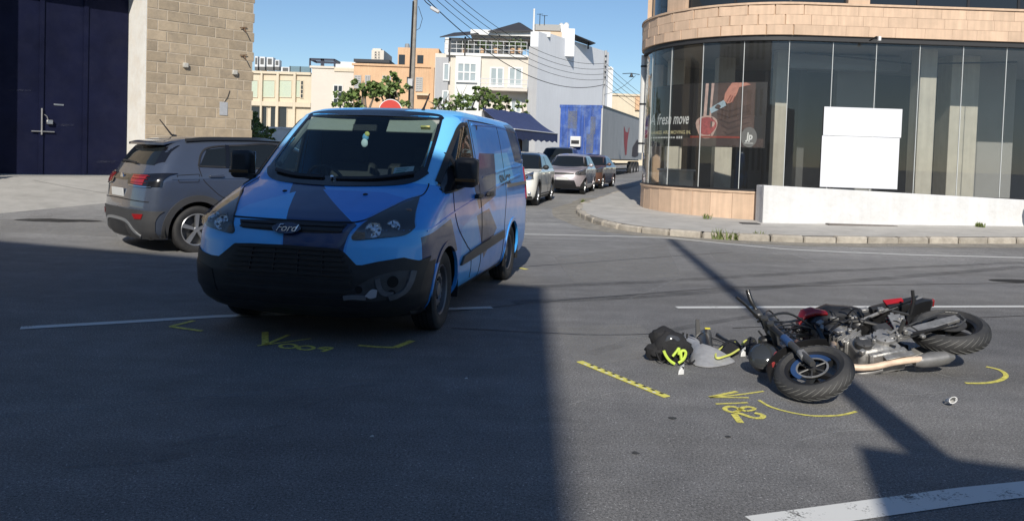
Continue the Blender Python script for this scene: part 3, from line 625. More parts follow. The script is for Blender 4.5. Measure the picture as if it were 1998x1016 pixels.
# concrete apron before the gate
CONC = M_('apron_concrete', (.42, .405, .375), .9, n=.16, ns=1.6, b=.3, bs=30., dirt=(.25, .24, .22), dirt_amt=.6)
mb = MB(); rows = []
for j in range(9):
    t = j/8; row = []
    for i in range(21):
        s = i/20; a = wp(2.9-9.4*s, .02, WZ+.005); b = Vector((-5.8, 21.6, 0)).lerp(Vector((-9.75, 14.2, 0)), s); b.z = gz(b.x, b.y)+.03
        p = a.lerp(b, t); p.z = a.z+(b.z-a.z)*(t**.8) ; row.append(p)
    rows.append(row)
rows.append([Vector((p.x+.03, p.y-.05, gz(p.x, p.y)-.05)) for p in rows[-1]])
apron = struct(mb.grid(rows).build('apron', CONC, smooth=30))
APJ = M_('apron_joint', (.11, .105, .10), .9)
for s in (.36, .42, .62):
    q = [rows[j][int(s*20)]+Vector((0, 0, .004)) for j in range(1, 9)]
    MB().grid([[p+WD*-.008 for p in q], [p+WD*.008 for p in q]]).build('expansion_joint', APJ, apron, 0)
for c, sz in ((gpt(95, 430), .55), (gpt(160, 431), .35), (gpt(45, 392), .8)):
    n = 18; MB().add([(c.x+sz*math.cos(a)*(1+.3*mnoise.noise(Vector((a, c.x, 0)))), c.y+.35*sz*math.sin(a)*(1+.3*mnoise.noise(Vector((a*2, c.y, 0)))), gz(c.x+sz*math.cos(a), c.y+.35*sz*math.sin(a))+.006) for a in [2*PI*i/n for i in range(n)]], [tuple(range(n))]).build('dark_patch', worn('dark_patch', (.035, .034, .033), .5, 4., .5), road, 0)
# post with a white plate at the picture's left edge
c = gpt(6, 352); MP = thing('gate_post', 'dark square post with a white plate beside the navy gate', 'post', (-11.55, 17.35, .62))
MB().cbox((0, 0, .28), (.17, .17, .66), .015).build('body', FRAME_D, MP); MB().cbox((.03, -.093, .42), (.2, .012, .22), .004, rz=.5).build('plate', M_('sign_white', (.75, .74, .72), .5), MP)
MB().ball((0, 0, .63), .06).build('cap', FRAME_D, MP)

# ================================================================== building and added block behind the photographer that throw the foreground shade
def shade_block(name, label, corner, length, depth, h, to_left, mat, b=Vector((-.302, -.953, 0))):
    """corner: ground point where the corner of the shadow falls"""
    c = Vector((*corner, 0))+SUN_AZ*(h/SUN_TAN); d = Vector((-.953, .302, 0)) if to_left else Vector((.953, -.302, 0))
    P = [c, c+d*length, c+d*length+b*depth, c+b*depth]
    t = thing(name, label, 'building', (c.x, c.y, 0))
    wb(MB().hexa([(p.x, p.y, 0) for p in P], [(p.x, p.y, h-.4) for p in P]), 'wall', mat, t, 0)
    wb(MB().hexa([(p.x, p.y, h-.4) for p in P], [(p.x, p.y, h) for p in P]), 'parapet', mat, t, 0)
    nfl = int((h-1)//3.2); nw = int(length//2.6); me = MB().cbox((0, 0, 0), (1.2, .08, 1.5), .02).mesh('window', WINGLASS, 0)
    for f in range(nfl):
        for k in range(nw):
            q = c+d*(1.4+2.6*k)-b*.02; put('window', me, t, Vector((q.x, q.y, 1.9+3.2*f))-t.location, rz=math.atan2(d.y, d.x))
    return t
CRM = M_('cream_render', (.74, .73, .70), .9, n=.1, ns=1.5)
shade_block('tall_townhouse', 'cream town house behind the camera shading the left of the road', (.43, 9.35), 26, 16, 11.0, True, CRM, Vector((-.018, -1, 0)).normalized())
shade_block('low_shade_block', 'low unseen block added behind the camera to shade the right foreground', (1.97, 4.35), 12, 8, 4.6, False, CRM)  # unseen stand-in for the unknown caster of the right foreground shadow
lp = Vector((3.16, 15.5, 0))+SUN_AZ*(12.4/SUN_TAN)
LP = thing('tall_lamp_post', 'tall steel pole behind the camera casting the long shadow', 'pole', (lp.x, lp.y, 0)); MB().tube([(0, 0, 0), (0, 0, 4.4), (0, 0, 12.4)], [.13, .12, .085], 14).build('shaft', M_('galvanised', (.35, .36, .37), .45, .7), LP); MB().tube([(0, 0, .0), (0, 0, .3)], .2, 14).build('base', FRAME_D, LP)
# ================================================================== vehicles: shell = stack of plan outlines
class Body:
    """rows (z, front x, rear x, half width, front corner depth, front exponent, rear corner depth, rear exponent)"""
    def __init__(s, rows): s.rows = rows
    def row(s, z):
        r = s.rows
        if z <= r[0][0]: return r[0]
        for a, b in zip(r, r[1:]):
            if z <= b[0]:
                t = (z-a[0])/(b[0]-a[0]); return tuple(p+(q-p)*t for p, q in zip(a, b))
        return r[-1]
    def fx(s, y, z):
        _, xf, xr, w, af, nf, ar, nr = s.row(z); q = min(1, abs(y)/w); return xf-af+af*(1-q**nf)**(1/nf)
    def rx(s, y, z):
        _, xf, xr, w, af, nf, ar, nr = s.row(z); q = min(1, abs(y)/w); return xr+ar-ar*(1-q**nr)**(1/nr)
    def sy(s, x, z):
        _, xf, xr, w, af, nf, ar, nr = s.row(z)
        if x > xf-af: q = min(1, (x-xf+af)/af); return w*(1-q**nf)**(1/nf)
        if x < xr+ar: q = min(1, (xr+ar-x)/ar); return w*(1-q**nr)**(1/nr)
        return w
    def pt(s, k, a, b):
        if k == 'F': return Vector((s.fx(a, b), a, b))
        if k == 'R': return Vector((s.rx(a, b), a, b))
        return Vector((a, s.sy(a, b)*(1 if k == 'L' else -1), b))
    def nrm(s, k, a, b):
        e = .006; u = s.pt(k, a+e, b)-s.pt(k, a-e, b); v = s.pt(k, a, b+e)-s.pt(k, a, b-e); n = u.cross(v).normalized()
        ref = Vector((1, 0, .3)) if k == 'F' else (Vector((-1, 0, .3)) if k == 'R' else Vector((0, 1 if k == 'L' else -1, .1)))
        return n if n.dot(ref) > 0 else -n
    def shell(s, name, mat, parent, cell=.04, holes=(), nf=22, nr=12, mats=None, mfun=None, label=None):
        zs = []
        for a, b in zip(s.rows, s.rows[1:]):
            d = math.hypot(b[0]-a[0], max(abs(b[1]-a[1]), abs(b[3]-a[3]))); n = max(1, int(d/cell+.5)); zs += [a[0]+(b[0]-a[0])*i/n for i in range(n)]
        zs.append(s.rows[-1][0]); r0 = max(s.rows, key=lambda r: r[1]-r[2]); ns = max(4, int((r0[1]-r0[2]-r0[4]-r0[6])/cell)); rows = []
        for z in zs:
            _, xf, xr, w_, af, n1, ar, n2 = s.row(z); h = []
            for i in range(nf+1):
                t = PI/2*i/nf; h.append((xf-af+af*max(0, math.cos(t))**(2/n1), w_*math.sin(t)**(2/n1)))
            for i in range(1, ns): h.append((xf-af+(xr+ar-xf+af)*i/ns, w_))
            for i in range(nr+1):
                t = PI/2*(1-i/nr); h.append((xr+ar-ar*max(0, math.cos(t))**(2/n2), w_*math.sin(t)**(2/n2)))
            rows.append([Vector((x, -y, z)) for x, y in h[::-1]][:-1]+[Vector((x, y, z)) for x, y in h])
        mb = MB(); n = len(rows[0]); vs = [p for r in rows for p in r]; fs = []; mi = []
        for i in range(len(rows)-1):
            for k in range(n-1):
                f = (i*n+k, i*n+k+1, (i+1)*n+k+1, (i+1)*n+k); c = (vs[f[0]]+vs[f[1]]+vs[f[2]]+vs[f[3]])/4
                if any(t(c) for t in holes): continue
                fs.append(f); mi.append(mfun(c) if mfun else 0)
        o = (len(rows)-1)*n; top = rows[-1]; cx = (s.rows[-1][1]+s.rows[-1][2])/2; vs.append(Vector((cx, 0, s.rows[-1][0]+.004))); ci = len(vs)-1
        for k in range(n-1): fs.append((o+k, o+k+1, ci)); mi.append(mfun(vs[ci]) if mfun else 0)
        mb.v = [tuple(v) for v in vs]; mb.f = fs; mb.m = mi
        return mb.build(name, mats or mat, parent, 60, label=label)
    def ladder(s, k, bot, top, off=.006, nu=24, nv=8, thick=.02, smooth=True, mb=None, m=0):
        """panel lying on the surface between two border curves, with edge thickness"""
        f = (lambda p: spline([(*q, 0) for q in p], nu)) if smooth else (lambda p: resample([(*q, 0) for q in p], nu))
        B, T = f(bot), f(top); mb = mb or MB(); ab = [[B[i].lerp(T[i], j/nv) for i in range(nu+1)] for j in range(nv+1)]
        rows = [[s.pt(k, q.x, q.y)+s.nrm(k, q.x, q.y)*off for q in r] for r in ab]
        return mb.slab(rows, lambda p, i, j: p-s.nrm(k, ab[i][j].x, ab[i][j].y)*thick, m)
    def ribbon(s, k, pts, wd, off=.004, thick=.01, n=None, closed=False, mb=None, smooth=True, m=0):
        """raised strip along a curve on the surface"""
        P = [Vector((*q, 0)) for q in pts]
        if closed: P.append(P[0])
        n = n or max(6, len(P)*4); q = spline(P, n) if smooth else resample(P, n); mb = mb or MB(); A = []; B = []
        for i, p in enumerate(q):
            a = q[i-1] if i else (q[-2] if closed else p); b = q[i+1] if i < n else (q[1] if closed else p); t = (b-a).normalized(); nn = Vector((-t.y, t.x, 0))*wd/2; A.append(p-nn); B.append(p+nn)
        rows = [[s.pt(k, a.x, a.y)+s.nrm(k, a.x, a.y)*off for a in r] for r in (A, B)]; ab = (A, B)
        return mb.slab(rows, lambda p, i, j: p-s.nrm(k, ab[i][j].x, ab[i][j].y)*thick, m)

RUBBER = M_('tyre_rubber', (.022, .022, .023), .75, n=.2, ns=20., b=.25, bs=60., dirt=(.07, .065, .06), dirt_amt=.5, dirt_s=6.)
BLACKPL = M_('black_plastic', (.018, .018, .02), .55, n=.15, ns=8., dirt=(.05, .048, .045), dirt_amt=.35, dirt_s=4.)
BLACKGL = M_('gloss_black', (.008, .008, .01), .15, coat=.6)
SEAM = M_('panel_gap', (.006, .006, .008), .8)
ALLOY = M_('alloy', (.62, .63, .65), .3, .85, n=.06); STEELW = M_('steel_wheel', (.20, .20, .21), .5, .6, n=.2, dirt=(.1, .09, .08)); DARKW = M_('dark_alloy', (.05, .05, .055), .4, .6)
UNDER = M_('underbody', (.008, .008, .008), .9)
CARGLASS = M_('tinted_glass', (.012, .015, .017), .03, spec=.6); CLEAR = glass_('windscreen', (.80, .86, .85), .9); LENS = glass_('lamp_lens', (.9, .92, .93), .9)
CHROME = M_('chrome', (.75, .76, .78), .12, 1.); REFL = M_('lamp_reflector', (.62, .64, .67), .18, .95, n=.25, ns=25.); REDL = M_('tail_lamp_red', (.27, .012, .012), .18, coat=.7, n=.2, ns=30.); ORL = M_('amber_lamp', (.6, .2, .02), .2, coat=.5)
def wheel(parent, c, r, wd, style, side=1, steer=0., rimr=.66, rim_mat=None):
    """wheel about the y axis; side +1: outer face towards +y. wheel > tyre, rim"""
    w_ = thing_part('wheel', parent, c, steer, side)
    h = wd/2; t = r*(1-rimr)
    prof = [(r*rimr, -h*.8), (r*rimr+t*.35, -h), (r-t*.25, -h*.98), (r-t*.06, -h*.84), (r, -h*.6), (r, h*.6), (r-t*.06, h*.84), (r-t*.25, h*.98), (r*rimr+t*.35, h), (r*rimr, h*.8), (r*rimr-.01, h*.5)]
    mb = MB().lathe(prof, 44, (0, 0, 0), 'y')
    for k in (-.35, 0, .35): mb.lathe([(r+.001, h*k-.006), (r+.001, h*k+.006)], 44, (0, 0, 0), 'y', 1)
    mb.build('tyre', [RUBBER, SEAM], w_)
    R = r*rimr; rm = rim_mat or (ALLOY if style == 'alloy' else STEELW); mb = MB()
    mb.lathe([(R, h*.78), (R*.97, h*.84), (R*.92, h*.74), (R*.90, h*.2), (R*.90, -h*.8)], 36, (0, 0, 0), 'y')
    sg = -1     # lathe 'y' maps height to -y; outer face is -y in the wheel's own frame
    if style == 'alloy':
        for k in range(5):
            a = 2*PI*k/5+.3; ca, sa = math.cos(a), math.sin(a)
            def q(rr, tt, y): return (ca*rr-sa*tt, y, sa*rr+ca*tt)
            mb.hexa([q(R*.14, -R*.085, sg*h*.35), q(R*.95, -R*.15, sg*h*.45), q(R*.95, R*.15, sg*h*.45), q(R*.14, R*.085, sg*h*.35)], [q(R*.14, -R*.075, sg*h*.66), q(R*.95, -R*.135, sg*h*.74), q(R*.95, R*.135, sg*h*.74), q(R*.14, R*.075, sg*h*.66)])
        mb.lathe([(0, h*.72), (R*.16, h*.70), (R*.19, h*.5), (R*.19, 0)], 20, (0, 0, 0), 'y')
    else:
        mb.lathe([(R*.92, h*.35), (R*.80, h*.30), (R*.74, h*.50), (R*.52, h*.58), (R*.46, h*.40), (R*.30, h*.40), (R*.26, h*.62), (0, h*.66)], 36, (0, 0, 0), 'y')
    mb.build('rim', rm, w_)
    mb = MB()
    if style == 'steel':
        for k in range(16):
            a = 2*PI*k/16; mb.lathe([(0, h*.56), (R*.055, h*.55), (R*.055, h*.4)], 10, (R*.66*math.cos(a), 0, R*.66*math.sin(a)), 'y')
        for k in range(5):
            a = 2*PI*k/5; mb.lathe([(0, h*.52), (R*.045, h*.5), (R*.045, h*.38)], 6, (R*.38*math.cos(a), 0, R*.38*math.sin(a)), 'y')
        mb.build('wheel_holes', UNDER, w_)
    else:
        mb.lathe([(R*.88, -h*.1), (R*.3, -h*.05), (0, -h*.05)], 30, (0, 0, 0), 'y'); mb.build('brake_disc', M_('brake_disc', (.10, .10, .10), .5, .7), w_)
    return w_
def thing_part(name, parent, c, steer, side):
    mb = MB().lathe([(0, -.03), (.05, -.03), (.05, .03), (0, .03)], 10, (0, 0, 0), 'y'); o = mb.build(name, UNDER, parent)      # the hub
    o.location = c; o.rotation_euler = (0, 0, (PI if side > 0 else 0)+steer); return o
def circ(cx, cz, r, a0=0, a1=2*PI, n=28): return [(cx+r*math.cos(a0+(a1-a0)*i/n), cz+r*math.sin(a0+(a1-a0)*i/n)) for i in range(n+1)]
def arch_hole(cx, cz, r): return lambda c: abs(c.y) > .55 and math.hypot(c.x-cx, c.z-cz) < r
def arches(B, parent, axles, cz, r, wd, mat, name='wheel_arch', well=.30, off=.008):
    for cx in axles:
        for k in 'LR_'[:2]:
            k = 'L' if k == 'L' else 'X'; lo = math.asin(max(-1, min(1, (B.rows[0][0]+.02-cz)/r)))
            B.ribbon(k, circ(cx, cz, r, lo, PI-lo, 24), wd, off, .03, 44).build(name, mat, parent)
            sg = 1 if k == 'L' else -1; yy = B.sy(cx, cz+r*.7); mb = MB()
            mb.grid([[(cx+(r+.01)*math.cos(a), sg*yo, cz+(r+.01)*math.sin(a)) for a in [lo+(PI-2*lo)*i/20 for i in range(21)]] for yo in (yy-.01, yy-well)])
            mb.add([(cx+(r+.01)*math.cos(a), sg*(yy-well), cz+(r+.01)*math.sin(a)) for a in [lo+(PI-2*lo)*i/20 for i in range(21)]], [tuple(range(21))]); mb.build('wheel_well', UNDER, parent, 0)

# ------------------------------------------------------------------ the blue van
VB = Body([
(.20,2.22,-2.40,.86,.55,2.4,.25,4),(.26,2.36,-2.44,.93,.56,2.4,.25,4),(.32,2.43,-2.46,.96,.56,2.5,.22,4),(.42,2.48,-2.49,.98,.58,2.6,.20,4),(.56,2.495,-2.495,.99,.60,2.6,.20,4),(.66,2.48,-2.49,.993,.60,2.6,.20,4),
(.80,2.455,-2.485,.995,.60,2.6,.20,4),(.92,2.41,-2.48,.995,.60,2.6,.20,4),(.98,2.34,-2.475,.993,.60,2.5,.20,4),(1.04,2.21,-2.47,.988,.58,2.5,.20,4),(1.11,2.03,-2.465,.982,.56,2.5,.20,4),
(1.18,1.84,-2.46,.974,.54,2.5,.20,4),(1.245,1.64,-2.455,.966,.50,2.5,.20,4),(1.40,1.44,-2.445,.94,.47,2.5,.20,4),(1.55,1.245,-2.43,.912,.44,2.5,.20,4),(1.70,1.05,-2.41,.88,.42,2.5,.20,4),
(1.81,.905,-2.385,.852,.42,2.5,.20,3.5),(1.875,.82,-2.36,.828,.42,2.5,.22,3),(1.915,.71,-2.32,.80,.42,2.4,.25,3),(1.945,.57,-2.25,.76,.42,2.4,.28,3),(1.965,.41,-2.16,.70,.42,2.3,.30,2.6),(1.98,.20,-2.0,.60,.4,2.2,.30,2.4),(1.99,-.1,-1.75,.44,.4,2.0,.3,2)])
LIVERY = [  # (colour, projection, test limits, convex polygon): colour facets of the wrap, one a painted reflection, in van coordinates
 ('n', 'yz', (1.3, 9, 'x'), [(-.37, 1.235), (-.067, .965), (.478, .965), (-.10, 1.24)]),
 ('n', 'yz', (1.3, 9, 'x'), [(-.03, .70), (-.072, .972), (.475, .972), (.43, .70)]),
 ('l', 'yz', (1.3, 9, 'x'), [(-.63, .964), (-.066, .964), (-.235, 1.165), (-.517, 1.062)]),
 ('m', 'yz', (1.3, 9, 'x'), [(.49, .965), (-.02, 1.19), (.52, 1.185), (.84, 1.12), (.8, .965)]),
 ('l', 'yz', (1.3, 9, 'x'), [(-1.1, .2), (-.03, .2), (-.066, .966), (-1.1, .962)]),
 ('l', 'yz', (1.9, 9, 'x'), [(.43, .2), (1.1, .2), (1.1, .93), (.47, .89)]),
 ('s', 'yz', (.55, 1.62, 'x'), [(.60, 1.27), (1.1, 1.22), (1.1, 2.1), (.55, 2.1)]),  # paler blue on both windscreen pillars, from the cowl upwards
 ('s', 'yz', (.55, 1.62, 'x'), [(-1.1, 1.30), (-.60, 1.30), (-.55, 2.1), (-1.1, 2.1)]),
 ('n', 'xy', (1.88, 3, 'z'), [(.95, -.12), (.95, .22), (.1, .36), (-.6, .1), (-.2, -.3)]),
 ('s', 'xy', (1.90, 3, 'z'), [(.9, .24), (.6, .95), (-.3, .95), (-.1, .42)]),
 ('m', 'xz', (.4, 3, 'y'), [(.10, 1.88), (.12, 1.52), (-1.2, 1.50), (-2.3, 1.86)]),
 ('n', 'xz', (.4, 3, 'y'), [(-1.55, 1.9), (-1.75, 1.45), (-2.5, 1.40), (-2.5, 1.95)]),
 ('n', 'xz', (.4, 3, 'y'), [(.10, 1.54), (-.62, 1.54), (-.45, 1.08), (.35, .98), (.5, 1.2)]),
 ('s', 'xz', (.4, 3, 'y'), [(-.62, 1.54), (-1.35, 1.56), (-1.6, 1.22), (-.52, 1.2)]),
 ('m', 'xz', (.4, 3, 'y'), [(1.3, 1.2), (.5, 1.25), (.45, .98), (.95, .86), (1.45, .98)]),
 ('n', 'xz', (.4, 3, 'y'), [(.45, .92), (.05, .45), (-.52, .72), (-.1, .96)]),
 ('n', 'xz', (.4, 3, 'y'), [(2.1, .86), (1.4, .96), (1.15, .66), (2.1, .6)]),  # dark reflection low on the front wing, painted into the wrap
 ('l', 'xz', (.4, 3, 'y'), [(1.0, .85), (.45, .92), (.1, .3), (1.0, .25)]),
]
def livery_mat():
    mt = bpy.data.materials.new('van_wrap'); mt.use_nodes = True; nt = mt.node_tree; p = nt.nodes['Principled BSDF']; L = nt.links.new
    tc = nd(nt, 'ShaderNodeTexCoord'); sx = nd(nt, 'ShaderNodeSeparateXYZ'); L(tc.outputs['Object'], sx.inputs[0]); ax = dict(x=sx.outputs[0], y=sx.outputs[1], z=sx.outputs[2])
    C = dict(n=(.006, .036, .125), l=(.080, .48, .98), m=(.030, .25, .76), s=(.18, .58, 1.0))
    def mth(op, a, b, c=None):
        n = nd(nt, 'ShaderNodeMath', operation=op)
        for i, v in enumerate((a, b, c)):
            if v is None: continue
            if isinstance(v, (int, float)): n.inputs[i].default_value = v
            else: L(v, n.inputs[i])
        return n.outputs[0]
    base = nd(nt, 'ShaderNodeRGB'); base.outputs[0].default_value = (.046, .35, .88, 1); cur = base.outputs[0]
    for c, pr, (lo, hi, la), poly in LIVERY:
        u, v = ax[pr[0]], ax[pr[1]]; ar = sum(a[0]*b[1]-b[0]*a[1] for a, b in zip(poly, poly[1:]+poly[:1]))
        if ar < 0: poly = poly[::-1]
        f = mth('MULTIPLY', mth('GREATER_THAN', ax[la], lo), mth('LESS_THAN', ax[la], hi))
        for (x1, y1), (x2, y2) in zip(poly, poly[1:]+poly[:1]):
            a, b = -(y2-y1), (x2-x1); f = mth('MULTIPLY', f, mth('GREATER_THAN', mth('MULTIPLY_ADD', u, a, mth('MULTIPLY', v, b)), a*x1+b*y1))
        mx = nd(nt, 'ShaderNodeMix', data_type='RGBA'); L(f, mx.inputs[0]); L(cur, mx.inputs[6]); mx.inputs[7].default_value = (*C[c], 1); cur = mx.outputs[2]
    no = nd(nt, 'ShaderNodeTexNoise', i_Scale=2.2, i_Detail=8., i_Roughness=.7); L(tc.outputs['Object'], no.inputs['Vector'])
    mr = nd(nt, 'ShaderNodeMapRange', i_1=.5, i_2=.85, i_3=0., i_4=.16); L(no.outputs[0], mr.inputs[0])
    mx = nd(nt, 'ShaderNodeMix', data_type='RGBA'); L(mr.outputs[0], mx.inputs[0]); L(cur, mx.inputs[6]); mx.inputs[7].default_value = (.2, .18, .15, 1); L(mx.outputs[2], p.inputs['Base Color'])
    mr2 = nd(nt, 'ShaderNodeMapRange', i_1=.4, i_2=.8, i_3=.28, i_4=.55); L(no.outputs[0], mr2.inputs[0]); L(mr2.outputs[0], p.inputs['Roughness'])
    p.inputs['Coat Weight'].default_value = .6; p.inputs['Coat Roughness'].default_value = .05
    return mt
WRAP = livery_mat()
van = thing('van', 'bright blue panel van with broken front bumper standing across the centre line', 'van', (-1.2445, 8.564, 0), -1.765, scale=1.01374)
WSB = [(-.745, 1.37), (-.66, 1.30), (-.47, 1.268), (0, 1.252), (.47, 1.268), (.66, 1.30), (.745, 1.37)]; WST = [(-.685, 1.835), (-.62, 1.868), (-.4, 1.885), (0, 1.893), (.4, 1.885), (.62, 1.868), (.685, 1.835)]
WPOLY = WSB+WST[::-1]
DWB = [(.42, 1.275), (.75, 1.245), (1.1, 1.215), (1.47, 1.195)]; DWT = [(.40, 1.825), (.62, 1.815), (.95, 1.615), (1.40, 1.285)]
DPOLY = DWB+DWT[::-1]
def shrink(poly, d):
    cx = sum(p[0] for p in poly)/len(poly); cy = sum(p[1] for p in poly)/len(poly); mx = max(math.hypot(p[0]-cx, p[1]-cy) for p in poly)
    return [(cx+(p[0]-cx)*(1-d/max(.12, math.hypot(p[0]-cx, p[1]-cy))), cy+(p[1]-cy)*(1-d/max(.12, math.hypot(p[0]-cx, p[1]-cy)))) for p in poly]
WP2, DP2 = shrink(WPOLY, .022), shrink(DPOLY, .03)
holes = [lambda c: c.x > .6 and c.z > 1.2 and inside(WP2, c.y, c.z), lambda c: abs(c.y) > .72 and c.z > 1.1 and inside(DP2, c.x, c.z), arch_hole(1.467, .345, .405), arch_hole(-1.467, .345, .405)]
VB.shell('body', WRAP, van, .027, holes, 34, 10, mats=[WRAP, BLACKPL], mfun=lambda c: 1 if (c.x > 1.84 and c.z < .665) or c.z < .27 else 0)
VB.ladder('F', WSB, WST, .004, 40, 16, .003).build('windscreen', CLEAR, van)
mb = VB.ribbon('F', WSB, .075, .008, .02, 60); VB.ribbon('F', WST, .06, .008, .02, 60, mb=mb)
for s in (-1, 1): VB.ribbon('F', [(s*.738, 1.35), (s*.722, 1.5), (s*.700, 1.70), (s*.675, 1.845)], .032, .008, .02, 30, mb=mb)
mb.build('windscreen_seal', BLACKGL, van)
for k in ('L', 'X'):
    VB.ladder(k, DWB, DWT, .003, 24, 10, .004).build('door_window', CLEAR, van)
    mb = VB.ribbon(k, DWB, .04, .007, .02, 30); VB.ribbon(k, [(a-.012, b-.014) for a, b in DWT], .03, .007, .02, 30, mb=mb); VB.ribbon(k, [(.42, 1.26), (.41, 1.55), (.40, 1.84)], .05, .007, .02, 20, mb=mb)
    VB.ribbon(k, [(1.08, 1.2), (1.06, 1.53)], .04, .0065, .02, 12, mb=mb, smooth=False); mb.build('window_seal', BLACKPL, van)
    VB.ladder(k, [(1.16, 1.205), (1.30, 1.20), (1.50, 1.185)], [(1.16, 1.415), (1.30, 1.315), (1.48, 1.195)], .009, 10, 5, .01).build('quarter_panel', BLACKGL, van)
arches(VB, van, (1.467, -1.467), .345, .405, .045, WRAP, 'wheel_arch')
# bumper and grilles
BT = [(-.99, .70), (-.90, .695), (-.82, .673), (-.70, .66), (-.615, .652), (-.56, .69), (-.46, .772), (-.3, .782), (0, .786), (.3, .782), (.40, .777), (.45, .752), (.555, .652), (.70, .688), (.86, .715), (.90, .70), (.954, .68), (.99, .70)]
BBt = [(p[0]*.93, .235) for p in BT]
VB.ladder('F', BBt, BT, .012, 90, 20, .03, smooth=False).build('front_bumper', BLACKPL, van)
GR = M_('grille_black', (.010, .010, .012), .4, n=.1)
for i in range(6):
    t = i/5; z = .765-.185*t; h = .42+.11*t; VB.ribbon('F', [(-h, z-.004), (-h*.5, z), (0, z+.003), (h*.5, z), (h, z-.004)], .016, .028, .03, 40).build('grille_slat', GR, van)
for y in (-.3, -.1, .1, .3): VB.ribbon('F', [(y, .585), (y*.95, .765)], .012, .024, .02, 8, smooth=False).build('grille_post', GR, van)
for z, h, wd in ((.53, .52, .035), (.46, .55, .03), (.40, .5, .025), (.325, .62, .035)): VB.ribbon('F', [(-h, z), (-h*.5, z), (0, z), (h*.5, z), (h, z)], wd, .022, .03, 40).build('bumper_rib', BLACKPL, van)
VB.ladder('F', [(-.42, .893), (-.2, .886), (0, .884), (.2, .886), (.40, .893)], [(-.475, .95), (-.2, .958), (0, .96), (.2, .958), (.43, .955)], .006, 40, 4, .02).build('upper_grille', GR, van)
for z in (.905, .935): VB.ribbon('F', [(-.44, z), (-.2, z), (0, z), (.2, z), (.41, z)], .012, .016, .02, 40).build('grille_slat', BLACKPL, van)
VB.ribbon('F', [(.40, .79), (.43, .83), (.455, .90), (.49, .955)], .028, .012, .02, 20).build('grille_trim', M_('wrap_navy_trim', (.06, .09, .15), .25, coat=.6), van)
# badge with its lettering
bc = (-.024, .905); R_ = lambda k: [(bc[0]+.118*k*math.cos(t), bc[1]+.042*k*math.sin(t)) for t in [2*PI*i/30 for i in range(31)]]
def fdisc(k, off, nm, mat, par):
    mb = MB(); P = [VB.pt('F', a, b)+Vector((off, 0, off*.3)) for a, b in R_(k)[:-1]]; Q = [p-Vector((.012, 0, 0)) for p in P]; mb.hexa(Q, P); return mb.build(nm, mat, par)
badge = fdisc(1, .03, 'badge', M_('dark_chrome', (.22, .23, .25), .2, 1.), van); fdisc(.96, .034, 'badge_face', M_('badge_navy', (.008, .018, .06), .2, coat=.8), badge)
vs, fs = text_mesh('Ford', .078, .35, .0); MB().add([(lambda q: q+Vector((.040, 0, .013)))(VB.pt('F', bc[0]+c.x*1.12, bc[1]+c.y-.002)) for c in vs], fs).build('badge_lettering', CHROME, badge, 0)
# headlamps
for s in (1, -1):
    def mir(l): return [(s*a, b) for a, b in l]
    HB = mir([(.487, .862), (.52, .842), (.70, .862), (.85, .882), (.905, .935)]); HT = mir([(.492, .878), (.56, .985), (.665, 1.07), (.74, 1.12), (.81, 1.155)])
    hl = VB.ladder('F', HB, HT, .004, 24, 10, .05).build('headlamp', M_('lamp_black', (.03, .031, .034), .3), van)
    for cy, cz, r in ((.640, .920, .066), (.765, .945, .056)):
        c = VB.pt('F', s*cy, cz)+Vector((-.0, 0, 0)); n = VB.nrm('F', s*cy, cz); Mx = (n*.75+Vector((.5, 0, 0))).normalized().to_track_quat('Z', 'Y').to_matrix()
        MB().lathe([(r, .012), (r*.9, .004), (r*.55, -.0), (r*.3, .004), (r*.28, .02), (0, .026)], 22, c, 'z', 0, Mx).build('reflector', REFL, hl)
        for q_ in range(7): a_ = 2*PI*q_/7; MB().cbox(c+Mx @ Vector((r*.62*math.cos(a_), r*.62*math.sin(a_), .008)), (r*.30, r*.16, .012), .003, M=Mx @ Matrix.Rotation(a_, 3, 'Z')).build('reflector_facet', CHROME if q_ % 2 else M_('lamp_black', (.03, .031, .034), .3), hl)
    c = VB.pt('F', s*.80, 1.06); MB().ball(c, .03, 10, 0, (.6, 1, .6)).build('indicator_bulb', M_('bulb_amber', (.25, .12, .06), .3), hl)
    VB.ladder('F', HB, HT, .030, 30, 10, .004).build('lens', LENS, hl)
# fog lamp recesses: far one whole, near one torn open
VB.ladder('F', [(-.92, .42), (-.8, .40), (-.62, .395)], [(-.93, .60), (-.8, .585), (-.66, .56)], .016, 12, 6, .02).build('fog_recess', GR, van)
dmg = VB.ladder('F', [(.455, .405), (.60, .385), (.75, .40), (.875, .44)], [(.50, .455), (.64, .555), (.80, .61), (.925, .615)], .0145, 16, 8, .01).build('broken_fog_recess', M_('torn_recess', (.05, .052, .055), .6, n=.4, ns=9.), van, label='torn open fog lamp recess with pale broken plastic')
GS = M_('broken_grey_plastic', (.11, .115, .125), .5, n=.3, ns=12.)
VB.ribbon('F', [(.915, .61), (.90, .53), (.86, .45), (.77, .415)], .03, .03, .02, 16).build('torn_edge', GS, dmg)
VB.ribbon('F', [(.70, .56), (.71, .50), (.74, .45), (.80, .44)], .035, .026, .02, 16).build('torn_edge', GS, dmg)
VB.ladder('F', [(.615, .43), (.65, .42), (.69, .425)], [(.645, .468), (.668, .482), (.698, .476)], .033, 8, 4, .02).build('white_splinter', M_('splinter_white', (.42, .43, .46), .5), dmg)
VB.ribbon('F', [(.46, .415), (.53, .425), (.62, .42)], .022, .03, .02, 10).build('white_splinter', M_('splinter_pale', (.17, .175, .19), .5), dmg)
